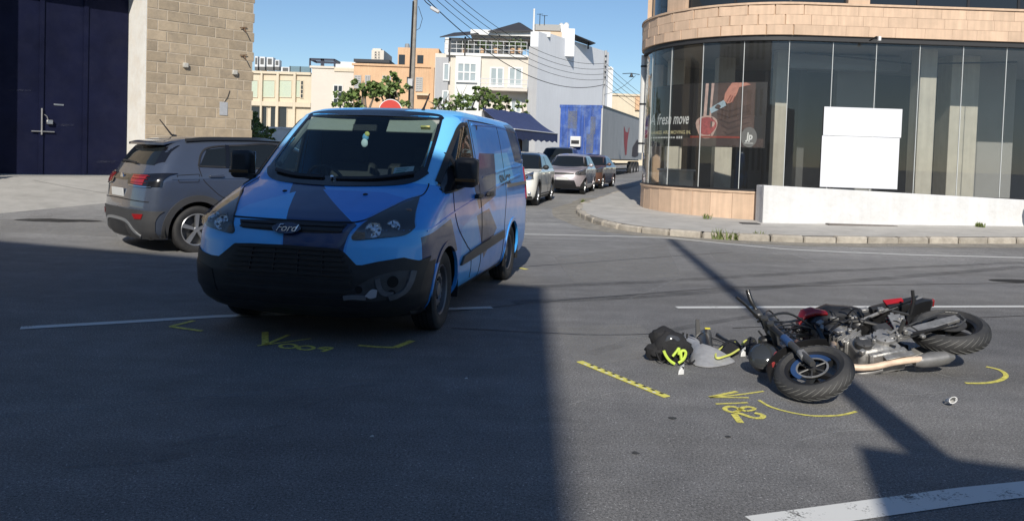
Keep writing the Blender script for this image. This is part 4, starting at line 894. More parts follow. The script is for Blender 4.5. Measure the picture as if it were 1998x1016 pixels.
for cy, cz, r in ((.80, .535, .045), (.79, .44, .035), (.57, .475, .03)):
    c = VB.pt('F', cy, cz)+VB.nrm('F', cy, cz)*.016; MB().lathe([(0, 0), (r, 0), (r*1.1, -.02)], 16, c, 'z', 0, VB.nrm('F', cy, cz).to_track_quat('Z', 'Y').to_matrix()).build('dark_hole', UNDER, dmg)
# bonnet gap, washers, doors, rails
HS = [(-.63, .968), (-.4, .968), (0, .966), (.3, .966), (.475, .970)]
mb = VB.ribbon('F', HS, .010, .0035, .006, 40); VB.ribbon('F', [(.475, .970), (.56, .998), (.67, 1.083), (.74, 1.135), (.82, 1.175), (.80, 1.26)], .009, .003, .006, 40, mb=mb); VB.ribbon('F', [(-.62, .968), (-.66, 1.0), (-.70, 1.083), (-.76, 1.135), (-.83, 1.175), (-.80, 1.26)], .009, .003, .006, 40, mb=mb); mb.build('bonnet_gap', SEAM, van)
for y in (-.34, .38): c = VB.pt('F', y, 1.165); MB().ball(c, .022, 10, 0, (1.2, 1, .5)).build('washer_jet', BLACKPL, van)
for k in ('L', 'X'):
    mb = VB.ribbon(k, [(1.28, 1.18), (1.26, 1.0), (1.12, .84), (.80, .66), (.62, .56), (.55, .32)], .011, .003, .006, 50); VB.ribbon(k, [(.30, 1.86), (.30, 1.5), (.28, 1.2), (.2, .75), (.18, .28)], .011, .003, .006, 50, mb=mb)
    VB.ribbon(k, [(-1.02, 1.86), (-1.02, 1.5), (-1.02, 1.1), (-.95, .8), (-.92, .28)], .010, .003, .006, 50, mb=mb); VB.ribbon(k, [(.30, 1.865), (-.3, 1.872), (-1.02, 1.868)], .010, .003, .006, 30, mb=mb); mb.build('door_gap', SEAM, van)
    VB.ladder(k, [(-.90, .575), (-.2, .545), (.5, .515), (1.02, .50)], [(-.88, .665), (-.2, .64), (.5, .605), (.93, .575)], .022, 40, 4, .03).build('side_moulding', M_('grey_moulding', (.06, .058, .056), .5, n=.1), van)
    VB.ribbon(k, [(-1.1, 1.168), (-1.7, 1.172), (-2.35, 1.175)], .04, .016, .02, 30).build('slide_rail', M_('rail_grey', (.20, .20, .20), .4, .5), van)
    mb = VB.ribbon(k, [(2.02, .905), (1.5, .98), (.9, 1.045), (.1, 1.12), (-.6, 1.185), (-1.2, 1.235), (-2.0, 1.285)], .016, .007, .012, 70); mb.build('side_crease', WRAP, van)
    mb = VB.ribbon(k, [(.18, 1.83), (-1, 1.86), (-2.15, 1.83)], .014, .006, .012, 50); VB.ribbon(k, [(-2.15, 1.83), (-2.25, 1.6), (-2.22, 1.42), (-1.2, 1.37), (.1, 1.29)], .014, .006, .012, 50, mb=mb); mb.build('panel_recess_edge', WRAP, van)
    sg = 1 if k == 'L' else -1
    for x, z in ((.42, 1.115), (-.08, 1.115)): c = VB.pt(k, x, z)+Vector((0, sg*.025, 0)); MB().cbox(c, (.20, .045, .045), .014).build('door_handle', BLACKPL, van)
    VB.ladder(k, [(-2.44, .95), (-2.34, .95), (-2.30, .97)], [(-2.42, 1.38), (-2.33, 1.38), (-2.28, 1.36)], .012, 8, 8, .03).build('tail_lamp', REDL, van)
    # door mirror
    x, y = (1.10, 1.045) if sg > 0 else (1.03, -1.22)
    mr = MB().cbox((x, y, 1.36), (.15, .215, .27), .06).build('door_mirror', BLACKPL, van, bevel=.015)
    MB().cbox((x-.078, y, 1.365), (.008, .19, .235), .003).build('mirror_glass', CHROME, mr); MB().hexa([(x+.06, sg*.95, 1.19), (x-.06, sg*.95, 1.19), (x-.05, y, 1.235), (x+.05, y, 1.235)], [(x+.06, sg*.95, 1.245), (x-.06, sg*.95, 1.245), (x-.05, y, 1.29), (x+.05, y, 1.29)]).build('mirror_arm', BLACKPL, mr)
    MB().cbox((x+.076, y, 1.29), (.012, .20, .03), .004).build('mirror_indicator', M_('dark_amber', (.12, .06, .02), .3), mr)
VB.ribbon('R', [(-.9, .45), (0, .45), (.9, .45)], .22, .02, .05, 30).build('rear_bumper', BLACKPL, van)
vs, fs = text_mesh('SINCE', .16, 0, .004); MB().add([VB.pt('L', -1.02-c.x*1.5, 1.235+c.y)+Vector((0, .004, 0)) for c in vs], fs).build('side_lettering', M_('wrap_print', (.02, .03, .05), .4), van, 0)
# wipers, aerial, underside
for a, b, c in (((.02, 1.262), (.35, 1.275), (.66, 1.33)), ((-.10, 1.268), (-.38, 1.278), (-.62, 1.315))):
    VB.ribbon('F', [a, b, c], .022, .034, .018, 20).build('wiper', BLACKPL, van)
c = VB.pt('F', -.02, 1.262); MB().ball(c+Vector((.02, 0, .03)), .018, 8).build('wiper_pivot', CHROME, van)
MB().tube([(.50, .42, 1.935), (.46, .42, 1.975), (.28, .42, 2.13)], [.022, .011, .005], 8).build('aerial', BLACKPL, van)
MB().box((-.15, 0, .28), (3.9, 1.5, .12)).build('underbody', UNDER, van)
for sx_ in (1, -1):
    for sd in (1, -1): wheel(van, (1.467*sx_, .855*sd, .345), .345, .215, 'steel', sd, steer=.04 if sx_ > 0 else 0, rimr=.64)
# cab interior
TRIM = M_('cab_trim', (.02, .021, .023), .7, n=.1); LINER = M_('head_liner', (.23, .235, .22), .9); VIS = M_('sun_visor', (.30, .31, .28), .9, n=.05)
MB().box((.02, 0, 1.1), (.04, 1.72, 1.46)).build('bulkhead', M_('bulkhead', (.02, .024, .04), .7), van); MB().box((.9, 0, .42), (1.75, 1.78, .06)).build('cab_floor', TRIM, van)
MB().grid([[(x, y, 1.83-.07*abs(y)**2) for y in [-.74+1.48*i/8 for i in range(9)]] for x in (.05, .4, .72)]).build('headliner', LINER, van)
for s in (-1, 1):
    P = [(1.34, .70), (1.16, .70), (.98, .685), (.78, .655)]; Z = (1.38, 1.52, 1.66, 1.80)
    MB().tube([(VB.fx(s*p[1], z)-.07, s*p[1], z) for p, z in zip(P, Z)], .035, 8).build('pillar_trim', LINER, van)
d = MB(); d.hexa([(1.55, -.78, 1.05), (1.55, .78, 1.05), (.95, .78, .85), (.95, -.78, .85)], [(1.56, -.70, 1.222), (1.56, .70, 1.222), (1.05, .80, 1.19), (1.05, -.80, 1.19)]); d.build('dashboard', TRIM, van, bevel=.03)
st = MB(); Mx = Matrix.Rotation(rad(-62), 3, 'Y'); ctr = Vector((.92, -.40, 1.20)); st.tube([ctr+Mx @ Vector((.19*math.cos(a), .19*math.sin(a), 0)) for a in [2*PI*i/30 for i in range(30)]], .016, 8, closed=True); st.box(ctr, (.36, .05, .03), M=Mx); st.box(ctr, (.12, .14, .06), M=Mx); st.build('steering_wheel', BLACKPL, van)
for y in (-.42, .38):
    wdt = .52 if y < 0 else .86
    se = MB().cbox((.45, y, .80), (.52, wdt, .16), .05).build('seat', TRIM, van); MB().cbox((.22, y, 1.12), (.14, wdt*.95, .56), .05, M=Matrix.Rotation(rad(-10), 3, 'Y')).build('seat_back', TRIM, se); MB().cbox((.16, y, 1.5), (.09, .28, .18), .035).build('head_rest', TRIM, se)
for y, wdt in ((-.40, .47), (.43, .50)): MB().cbox((.82, y, 1.775), (.16, wdt, .02), .008, M=Matrix.Rotation(rad(52), 3, 'Y')).build('sun_visor', VIS, van)
MB().box((.862, .57, 1.76), (.02, .09, .05), M=Matrix.Rotation(rad(52), 3, 'Y')).build('visor_label', M_('visor_label', (.5, .45, .15), .7), van)
MB().cbox((.90, -.02, 1.745), (.03, .24, .065), .012).build('rear_view_mirror', BLACKPL, van)
fr = MB().ball((.95, .005, 1.655), .036, 12, 0, (.45, .9, 1.05)).build('hanging_charm', M_('charm_blue', (.16, .42, .68), .6), van); MB().ball((.955, .022, 1.685), .026, 10, 0, (.5, 1, 1)).build('charm_top', M_('charm_yellow', (.6, .58, .16), .6), fr); MB().ball((.96, .0, 1.60), .034, 12, 0, (.4, 1, 1.25)).build('charm_tail', M_('charm_white', (.62, .72, .76), .6), fr); MB().tube([(.95, .005, 1.68), (.91, 0, 1.74)], .003, 5).build('charm_string', BLACKPL, fr)
PAPER = M_('paper', (.72, .73, .75), .8, n=.04)
MB().box((1.40, -.47, 1.232), (.13, .27, .004), M=Matrix.Rotation(rad(-4), 3, 'Y')).build('dash_paper', PAPER, van)
pl = VB.ladder('F', [(.48, 1.325), (.64, 1.345)], [(.47, 1.39), (.63, 1.41)], -.006, 6, 4, .002, smooth=False).build('licence_label', PAPER, van); mb = MB()
for i in range(3): VB.ribbon('F', [(.495, 1.345+.016*i), (.50+.1*(.7+.1*i), 1.357+.016*i)], .006, -.004, .001, 4, mb=mb, smooth=False)
mb.build('label_print', M_('print_green', (.1, .3, .25), .7), pl)
# ------------------------------------------------------------------ grey compact SUV seen from behind
def paint(name, col, metal=.5, r=.35): return M_(name, col, r, metal, n=.06, ns=3., coat=.9, dirt=tuple(c*.6+.06 for c in col), dirt_amt=.25, dirt_s=2.)
GREYP = M_('suv_grey', (.10, .12, .165), .22, .5, n=.05, ns=3., coat=1.)
TB = Body([(.20,1.95,-1.93,.78,.45,2.4,.30,3),(.30,2.02,-1.99,.84,.48,2.4,.32,3),(.45,2.06,-2.02,.87,.50,2.4,.34,3),(.60,2.06,-2.03,.88,.50,2.4,.36,3),(.75,2.03,-2.01,.88,.50,2.4,.36,3),(.88,1.95,-1.99,.88,.50,2.4,.36,3),
(.98,1.80,-1.96,.875,.5,2.4,.36,3),(1.05,1.1,-1.91,.86,.45,2.4,.36,3),(1.2,.85,-1.83,.80,.4,2.4,.36,3),(1.35,.60,-1.73,.73,.38,2.4,.36,3),(1.46,.38,-1.64,.66,.38,2.4,.36,3),(1.52,.15,-1.55,.60,.38,2.4,.36,3),(1.555,-.2,-1.4,.5,.38,2.2,.36,2.5),(1.57,-.5,-1.1,.35,.3,2,.3,2)])
suv = thing('compact_suv', 'dark grey compact SUV seen from behind, left of the blue van', 'car', (-4.16, 13.0, .0), .76, scale=1.08)
suv.rotation_euler = (0, -.012, .76)
CZ = .318
TB.shell('body', GREYP, suv, .045, [arch_hole(1.275, CZ, .385), arch_hole(-1.275, CZ, .385)], 18, 18)
CLAD = M_('grey_cladding', (.045, .045, .047), .6, n=.1)
arches(TB, suv, (1.275, -1.275), CZ, .42, .085, CLAD, 'arch_cladding', .3, .012)
for k in ('L', 'X'):
    TB.ladder(k, [(-1.23, 1.175), (-.6, 1.15), (0, 1.13), (.72, 1.10)], [(-1.10, 1.385), (-.6, 1.44), (0, 1.445), (.62, 1.16)], .006, 30, 6, .015).build('side_window', CARGLASS, suv)
    mb = TB.ribbon(k, [(-1.25, 1.165), (-.6, 1.14), (0, 1.12), (.75, 1.09)], .022, .011, .015, 30); TB.ribbon(k, [(-1.25, 1.17), (-1.11, 1.395), (-.6, 1.45), (0, 1.455), (.63, 1.165)], .022, .011, .015, 40, mb=mb); mb.build('window_trim', BLACKPL, suv)
    TB.ribbon(k, [(-.86, 1.14), (-.80, 1.45)], .05, .012, .015, 12, smooth=False).build('door_pillar', BLACKGL, suv); TB.ribbon(k, [(-.03, 1.12), (-.06, 1.46)], .06, .012, .015, 12, smooth=False).build('door_pillar', BLACKGL, suv)
    mb = TB.ribbon(k, [(-1.25, 1.15), (-1.2, .98), (-1.02, .80), (-.86, .66), (-.80, .32)], .010, .003, .006, 40); TB.ribbon(k, [(-.05, 1.11), (-.05, .7), (-.05, .30)], .010, .003, .006, 24, mb=mb); mb.build('door_gap', SEAM, suv)
    TB.ribbon(k, [(-1.62, 1.005), (-.9, 1.01), (0, 1.0), (1.2, .96)], .03, .009, .02, 40).build('shoulder_crease', GREYP, suv)
    TB.ribbon(k, [(-.9, .30), (0, .30), (.9, .30)], .16, .014, .03, 30).build('sill_cladding', CLAD, suv)
    for x in (-1.03, .10): c = TB.pt(k, x, 1.035); MB().cbox(c+Vector((0, .02*(1 if k == 'L' else -1), 0)), (.2, .04, .035), .012).build('door_handle', GREYP, suv)
    TB.ribbon(k, [(-1.35, 1.49), (-1.0, 1.515), (-.3, 1.525), (.2, 1.505)], .035, .03, .03, 30).build('roof_rail', M_('rail_black', (.02, .02, .02), .4), suv)
TB.ribbon('X', [(-1.55, 1.045), (-1.25, 1.06), (-1.27, .955), (-1.53, .955)], .008, .003, .005, 30, closed=True, smooth=False).build('fuel_flap', SEAM, suv)
TB.ladder('R', [(-.66, 1.17), (0, 1.185), (.66, 1.17)], [(-.57, 1.42), (0, 1.435), (.57, 1.42)], .006, 24, 8, .015).build('rear_window', CARGLASS, suv)
TB.ribbon('R', [(-.70, 1.20), (-.66, 1.30), (-.62, 1.42)], .09, .008, .015, 14).build('rear_pillar_trim', BLACKGL, suv); TB.ribbon('R', [(.70, 1.20), (.66, 1.30), (.62, 1.42)], .09, .008, .015, 14).build('rear_pillar_trim', BLACKGL, suv)
sp = MB(); rows = []
for t, z, o in ((0, 1.50, .0), (1, 1.485, .09), (2, 1.47, .15)):
    rows.append([TB.pt('R', -.60+1.2*i/16, min(z, 1.51))+Vector((-o, 0, .012 if t < 2 else 0)) for i in range(17)])
sp.slab(rows, lambda p, i, j: p-Vector((0, 0, .03))).build('roof_spoiler', GREYP, suv)
MB().tube([TB.pt('R', -.25, 1.195)+Vector((-.03, 0, 0)), TB.pt('R', .05, 1.215)+Vector((-.03, 0, 0)), TB.pt('R', .3, 1.215)+Vector((-.03, 0, 0))], .014, 6).build('rear_wiper', BLACKPL, suv)
MB().tube([(-1.25, 0, 1.555), (-1.31, 0, 1.585), (-1.47, 0, 1.79)], [.03, .012, .006], 8).build('aerial', BLACKPL, suv)
for s in (1, -1):
    tl = TB.ladder('R', [(s*.30, .915), (s*.6, .900), (s*.868, .895)], [(s*.27, 1.045), (s*.6, 1.05), (s*.855, 1.072)], .014, 20, 6, .03).build('tail_lamp', BLACKGL, suv)
    TB.ladder('R', [(s*.40, .925), (s*.55, .915), (s*.68, .912)], [(s*.36, 1.035), (s*.55, 1.035), (s*.69, 1.035)], .019, 14, 6, .01).build('red_lens', REDL, tl)
    for z in (.94, .985, 1.02): TB.ribbon('R', [(s*.40, z), (s*.58, z), (s*.73, z)], .008, .023, .006, 12).build('lens_bar', M_('lamp_dark_red', (.10, .006, .006), .3), tl)
    TB.ribbon('R', [(s*.36, .905), (s*.6, .893), (s*.8, .89)], .012, .020, .01, 12).build('chrome_line', CHROME, tl)
    TB.ladder('R', [(s*.60, .475), (s*.72, .48)], [(s*.55, .54), (s*.75, .545)], .022, 8, 3, .02).build('reflector', REDL, suv)
TB.ladder('R', [(-.27, .97), (0, .965), (.27, .97)], [(-.27, 1.035), (0, 1.04), (.27, 1.035)], .012, 14, 4, .02).build('tailgate_garnish', BLACKGL, suv)
TB.ribbon('R', [(-.80, .70), (-.4, .715), (0, .72), (.4, .715), (.80, .70)], .012, .004, .006, 30).build('tailgate_gap', SEAM, suv)
TB.ladder('R', [(-.80, .22), (-.6, .21), (0, .205), (.6, .21), (.80, .22)], [(-.878, .58), (-.6, .595), (0, .60), (.6, .595), (.878, .58)], .012, 40, 10, .03).build('rear_bumper', CLAD, suv)
TB.ribbon('R', [(-.62, .25), (-.50, .34), (-.36, .435), (0, .455), (.36, .435), (.50, .34), (.62, .25)], .035, .024, .02, 40).build('skid_trim', M_('silver_trim', (.45, .46, .47), .35, .7), suv)
TB.ladder('R', [(-.36, .26), (0, .255), (.36, .26)], [(-.31, .40), (0, .415), (.31, .40)], .020, 14, 4, .02).build('diffuser', BLACKPL, suv)
c = TB.pt('R', 0, .80); MB().cbox(c+Vector((-.012, 0, 0)), (.012, .46, .11), .004, M=Matrix.Rotation(rad(-4), 3, 'Y')).build('number_plate', M_('blank_plate', (.6, .6, .58), .6), suv); MB().tube([TB.pt('R', 0, 1.005)+Vector((-.01, 0, 0)), TB.pt('R', 0, 1.005)+Vector((-.022, 0, 0))], .05, 20).build('tailgate_badge', CHROME, suv)
MB().box((0, 0, .26), (3.7, 1.5, .12)).build('underbody', UNDER, suv); MB().box((.1, 0, .9), (2.6, 1.4, .04)).build('cabin_floor', UNDER, suv)
for a in (1, -1):
    for sd in (1, -1): wheel(suv, (1.275*a, .775*sd, CZ), CZ, .205, 'alloy', sd, rimr=.69)

# ------------------------------------------------------------------ parked cars in the side street
def hatch(name, label, loc, rz, col_mat, xf, xr, w, H, wb, hood, belt, cowl, rf, rr, wr, roof_mat=None, cell=.07, group=None, clad=False, rim='alloy', lampy=(.42, .80), tall_rear=False):
    B = Body([(.18, xf-.12, xr+.10, w-.09, .45, 2.3, .3, 3), (.28, xf-.03, xr+.03, w-.03, .48, 2.3, .3, 3), (.45, xf, xr, w-.005, .5, 2.3, .3, 3), (.62, xf-.02, xr+.01, w, .5, 2.3, .3, 3), (hood-.10, xf-.09, xr+.02, w, .5, 2.3, .3, 3), (hood, xf-.28, xr+.03, w-.005, .5, 2.3, .3, 3),
              (belt-.02, cowl+.22, xr+.05, w-.02, .45, 2.3, .3, 3), (belt+.03, cowl, xr+.08, w-.05, .4, 2.3, .3, 3), (belt+(H-belt)*.45, cowl+(rf-cowl)*.5, xr+(rr-xr)*.45, w-.13, .38, 2.3, .32, 3), (H-.10, rf, rr, w-.21, .36, 2.3, .34, 3), (H-.04, rf-.22, rr+.1, w-.29, .36, 2.2, .34, 3), (H-.01, rf-.5, rr+.3, w-.42, .3, 2.1, .3, 2.4), (H, (rf+rr)/2+.2, (rf+rr)/2-.2, .3, .2, 2, .2, 2)])
    t = thing(name, label, 'car', loc, rz, group)
    ax = (wb/2, -wb/2); hl = [arch_hole(a, wr, wr*1.19) for a in ax]; zr = belt+(H-belt)*.55
    B.shell('body', col_mat, t, cell, hl, 12, 10, mats=[col_mat, roof_mat or col_mat], mfun=(lambda c: 1 if c.z > belt+.05 else 0))
    arches(B, t, ax, wr, wr*1.2, .07 if clad else .035, CLAD if clad else col_mat, 'wheel_arch', .28)
    zt = H-.115; yb = w-.17; yt = w-.29
    B.ladder('F', [(-yb, belt+.05), (-yb*.5, belt+.02), (0, belt+.01), (yb*.5, belt+.02), (yb, belt+.05)], [(-yt, zt), (-yt*.5, zt+.01), (0, zt+.015), (yt*.5, zt+.01), (yt, zt)], .006, 20, 8, .012).build('windscreen', CARGLASS, t)
    B.ladder('R', [(-yb, belt+.06), (0, belt+.05), (yb, belt+.06)], [(-yt, zt-.02), (0, zt), (yt, zt-.02)], .006, 14, 6, .012).build('rear_window', CARGLASS, t)
    for k in ('L', 'X'):
        sg = 1 if k == 'L' else -1; x0, x1 = xr+.35, cowl-.05; mid = (x0+x1)/2
        for a, b, c, d in ((x0, mid-.06, rr+.22, mid-.10), (mid+.02, x1-.10, mid-.02, rf-.12)): B.ladder(k, [(a, belt+.05), (b, belt+.035)], [(c, zt-.02), (d, zt-.02)], .006, 14, 6, .012, smooth=False).build('side_window', CARGLASS, t)
        mb = B.ribbon(k, [(mid-.02, belt+.0), (mid-.03, .6), (mid-.03, .3)], .012, .003, .006, 20); B.ribbon(k, [(x1-.05, belt), (x1, .7), (x1-.02, .3)], .012, .003, .006, 20, mb=mb); mb.build('door_gap', SEAM, t)
        for x in (mid-.2, mid+.85): MB().cbox(B.pt(k, x, belt-.1)+Vector((0, sg*.02, 0)), (.18, .04, .03), .01).build('door_handle', col_mat, t)
        mr = MB().ball((cowl-.30, sg*(w+.08), belt+.09), .1, 12, 0, (.7, 1., .75)).build('door_mirror', col_mat if not clad else BLACKPL, t); MB().tube([(cowl-.30, sg*(w-.08), belt+.05), (cowl-.30, sg*(w+.03), belt+.07)], .025, 8).build('mirror_arm', BLACKPL, mr)
        B.ribbon(k, [(-wb/2+.45, .27), (0, .27), (wb/2-.45, .27)], .12, .01, .03, 20).build('sill', CLAD if clad else col_mat, t)
    z0 = hood-.26
    for s in (1, -1):
        a, b = lampy
        h = B.ladder('F', [(s*a, z0+.06), (s*(a+b)/2, z0+.02), (s*b, z0+.05)], [(s*(a+.06), z0+.14), (s*(a+b)/2, z0+.19), (s*(b-.03), z0+.26)], .012, 14, 6, .03).build('headlamp', REFL, t)
        c = B.pt('F', s*(a+b)/2, z0+.10); MB().ball(c, .055, 10).build('lamp_bulb', M_('lamp_dark', (.05, .05, .055), .2), h)
        c = B.pt('F', s*b*.88, .36); f = MB().ball(c, .06, 10, 0, (.5, 1, 1)).build('fog_lamp', REFL, t)
        B.ladder('R', [(s*(w-.3), belt-.28), (s*(w-.03), belt-.25)], [(s*(w-.26), belt-.02), (s*(w-.06), belt+.0)], .012, 8, 5, .03).build('tail_lamp', REDL, t)
    B.ladder('F', [(-.40, z0+.04), (0, z0+.03), (.40, z0+.04)], [(-.42, z0+.10), (0, z0+.11), (.42, z0+.10)], .012, 16, 3, .02).build('upper_grille', BLACKPL, t)
    B.ladder('F', [(-.52, .27), (0, .255), (.52, .27)], [(-.44, .50), (0, .515), (.44, .50)], .012, 16, 5, .02).build('lower_grille', GR, t)
    B.ribbon('F', [(-.4, .39), (0, .385), (.4, .39)], .02, .02, .01, 16).build('grille_bar', BLACKPL, t)
    c = B.pt('F', 0, .56); MB().cbox(c+Vector((.015, 0, 0)), (.015, .46, .105), .004).build('number_plate', M_('blank_plate', (.6, .6, .58), .6), t)
    B.ribbon('F', [(-w+.12, .24), (0, .22), (w-.12, .24)], .08, .012, .03, 24).build('bumper_lip', BLACKPL, t)
    mb = B.ribbon('F', [(-.62, hood-.04), (0, hood-.035), (.62, hood-.04)], .012, .004, .006, 20); mb.build('bonnet_gap', SEAM, t)
    MB().box((0, 0, .24), (xf-xr-.5, 1.35, .1)).build('underbody', UNDER, t)
    for a in ax:
        for sd in (1, -1): wheel(t, (a, (w-.11)*sd, wr), wr, .19, rim, sd, rimr=.66)
    return t
def by_wheel(px, py, hd, wb, yw, front=True):
    c = gpt(px, py); f = Vector((*hd, 0)).normalized(); l = Vector((-f.y, f.x, 0)); o = c-f*(wb/2 if front else -wb/2)-l*yw; return Vector((o.x, o.y, gz(o.x, o.y))), math.atan2(f.y, f.x)
HD = (-.24, -.971)
WHT = paint('car_white', (.80, .78, .71), 0., .3); BLKR = paint('car_black', (.012, .013, .016), .2, .2); LIL = paint('car_silver_lilac', (.46, .41, .43), .4); BRN = paint('car_brown', (.16, .085, .062), .3); DRK = paint('car_dark', (.018, .02, .024), .3)
l, r = by_wheel(1045, 401, (-.20, -.98), 2.6, .80); hatch('parked_hatchback', 'white crossover with black roof parked just behind the van', l, r, WHT, 2.12, -2.0, .89, 1.57, 2.6, .98, 1.02, .98, .35, -1.45, .335, BLKR, group='cars parked in the side street', clad=True, rim='alloy')
l, r = by_wheel(1138, 379, HD, 2.38, .72); hatch('parked_hatchback', 'small lilac silver hatchback parked behind the white crossover', l, r, LIL, 1.75, -1.72, .80, 1.50, 2.38, .93, .98, .82, .28, -1.35, .29, group='cars parked in the side street')
l, r = by_wheel(1194, 364, (-.30, -.954), 2.5, .74, False); hatch('parked_hatchback', 'brown car parked beside the white trailer behind the lilac hatchback', l, r, BRN, 1.95, -1.95, .82, 1.45, 2.5, .92, .95, .80, .20, -1.1, .29, group='cars parked in the side street')
q = at(1090, 300, 41.0); hatch('parked_hatchback', 'dark car whose roof shows over the white and lilac cars', (q.x, q.y, gz(q.x, q.y)), math.atan2(*HD[::-1]), DRK, 2.1, -2.1, .92, 1.74, 2.6, 1.02, 1.08, .9, .3, -1.6, .33, group='cars parked in the side street', clad=True)

# ------------------------------------------------------------------ trailer parked along the street
TF = Vector((.307, .952, 0)); TL = Vector((-.952, .307, 0)); tz = gz(5, 46)
trl = thing('box_trailer', 'long pale box trailer with a worn blue front wall parked in the street', 'trailer', (5.0, 45.0, tz))
def tp(a, b, z): q = TF*a+TL*b; return Vector((q.x, q.y, z))
def tbx(a0, a1, b0, b1, z0, z1, mb=None): return (mb or MB()).hexa([tp(a0, b0, z0), tp(a1, b0, z0), tp(a1, b1, z0), tp(a0, b1, z0)], [tp(a0, b0, z1), tp(a1, b0, z1), tp(a1, b1, z1), tp(a0, b1, z1)])
TZ1 = at(1168, 206, 45).z-tz; TZ0 = 1.12; TLn = 15.5
TBLUE = M_('trailer_blue', (.035, .10, .40), .6, n=.15, ns=1.5, streak=.6, dirt=(.30, .40, .55), dirt_amt=.6, dirt_s=1.6); TPALE = M_('trailer_pale', (.42, .415, .41), .6, n=.08, ns=1., streak=.2)
tbx(.02, TLn, .01, 2.49, TZ0, TZ1).build('box_body', TPALE, trl, 0)
for i in range(5): tbx(-.02, .02, .06+.48*i, .06+.48*i+.465, TZ0+.02, TZ1-.14).build('front_panel', TBLUE, trl, 0, bevel=.006)
tbx(-.03, .03, .0, 2.5, TZ1-.14, TZ1+.02).build('front_rail', TBLUE, trl, 0); tbx(.02, TLn+.02, -.02, .05, TZ1-.06, TZ1+.03).build('roof_rail', M_('rail_dark', (.06, .06, .06), .5), trl, 0); tbx(.0, .06, -.025, .03, TZ0, TZ1).build('corner_post', M_('post_white', (.6, .6, .6), .5), trl, 0)
RUSTB = worn('rust_patch', (.20, .22, .26), .42, 2.6, .5, 9.)
for b, wd, z0, z1 in ((1.45, .5, 2.8, 3.8), (.36, .3, 2.5, 3.5), (.45, .4, 1.4, 2.5)): tbx(-.026, -.018, b, b+wd, z0, z1).build('rust_patch', RUSTB, trl, 0)
un = tbx(-.30, -.02, 1.15, 1.75, 1.75, 2.35).build('cooling_unit', M_('unit_white', (.7, .7, .69), .5, n=.05), trl, 0, bevel=.03); tbx(-.32, -.30, 1.22, 1.68, 1.92, 2.12).build('vent', BLACKPL, un, 0)
RED = M_('trailer_red_print', (.36, .035, .045), .6, n=.15, ns=2.); DKP = M_('trailer_dark_print', (.06, .045, .05), .7, n=.3, ns=1.)
mb = MB(); mb.add([tp(a, -.006, z) for a, z in ((7.2, 3.3), (7.5, 2.2), (8.1, 1.4), (8.6, 1.45), (8.8, 2.4), (9.4, 3.3), (9.1, 3.25), (8.9, 2.95), (7.9, 2.95), (7.5, 3.2))], [tuple(range(10))]).build('red_print', RED, trl, 0)
mb = MB(); mb.add([tp(a, -.006, z) for a, z in ((10.8, 1.35), (12.2, 1.3), (13.6, 1.4), (14.2, 2.2), (13.0, 2.6), (12.0, 2.3), (11.0, 2.0))], [tuple(range(7))]).build('dark_print', DKP, trl, 0)
for z in (.75, 1.05): tbx(.6, TLn, .25, .45, z, z+.12).build('chassis_beam', UNDER, trl, 0); tbx(.6, TLn, 2.05, 2.25, z, z+.12).build('chassis_beam', UNDER, trl, 0)
for b in (.35, 2.05): tbx(2.6, 2.75, b, b+.15, .02, 1.0).build('landing_leg', UNDER, trl, 0)
for z in (.45, .75): tbx(4, 10, .04, .09, z, z+.1).build('side_guard', UNDER, trl, 0)
for i in range(3):
    for b in (.18, 2.3):
        q = tp(11.3+1.3*i, b, .5); w_ = wheel(trl, q, .5, .32, 'steel', 1); w_.rotation_euler = (0, 0, math.atan2(TF.y, TF.x)+(0 if b < 1 else PI))
# ================================================================== background street: houses, shop with awning, trees, poles and wires
def rect(Y, x0, y0, x1, y1):
    xm, ym = (x0+x1)/2, (y0+y1)/2; return at(x0, ym, Y).x, at(x1, ym, Y).x, at(xm, y1, Y).z, at(xm, y0, Y).z
class House:
    def __init__(s, name, label, Y, px, py, mat, depth=9, base=None):
        x0, x1, z0, z1 = rect(Y, px[0], py, px[1], 300); s.Y = Y
        s.t = thing(name, label, 'building', ((x0+x1)/2, Y, 0)); s.block(px[0], py, px[1], 330, mat, 0, depth, 'wall', z0=gz(0, Y)-.3)
    def block(s, x0, y0, x1, y1, mat, d=0., depth=1., name='wall_block', z0=None, bev=0.):
        a, b, c, e = rect(s.Y-d, x0, y0, x1, y1); c = c if z0 is None else z0
        return wb(MB().box(((a+b)/2, s.Y-d+depth/2, (c+e)/2), (b-a, depth, e-c)), name, mat, s.t, 0, bevel=bev)
    def window(s, x0, y0, x1, y1, fr=None, gl=None, nx=2, ny=1, fw=.06, sill=False, name='window'):
        a, b, c, e = rect(s.Y, x0, y0, x1, y1); fr = fr or FRW; gl = gl or PALEG
        w_ = wb(MB().box(((a+b)/2, s.Y-.01, (c+e)/2), (b-a, .06, e-c)), name, gl, s.t, 0)
        mb = MB(); yy = s.Y-.05
        for i in range(nx+1): mb.box((a+(b-a)*i/nx, yy, (c+e)/2), (fw, .06, e-c+fw))
        for j in range(ny+1): mb.box(((a+b)/2, yy-.002, c+(e-c)*j/ny), (b-a+fw, .06, fw))
        mb.build('frame', fr, w_, 0, loc=(0, 0, 0)); 
        if sill: MB().box(((a+b)/2, s.Y-.09, c-.06), (b-a+.2, .2, .08)).build('sill', fr, w_, 0)
        return w_
FRW = M_('frame_white', (.72, .72, .70), .6); PALEG = M_('pale_pane', (.36, .41, .42), .12, n=.15, ns=.8); DARKG = M_('dark_pane', (.03, .035, .04), .1); GREENB = M_('pale_green_blind', (.50, .56, .44), .7, n=.05)
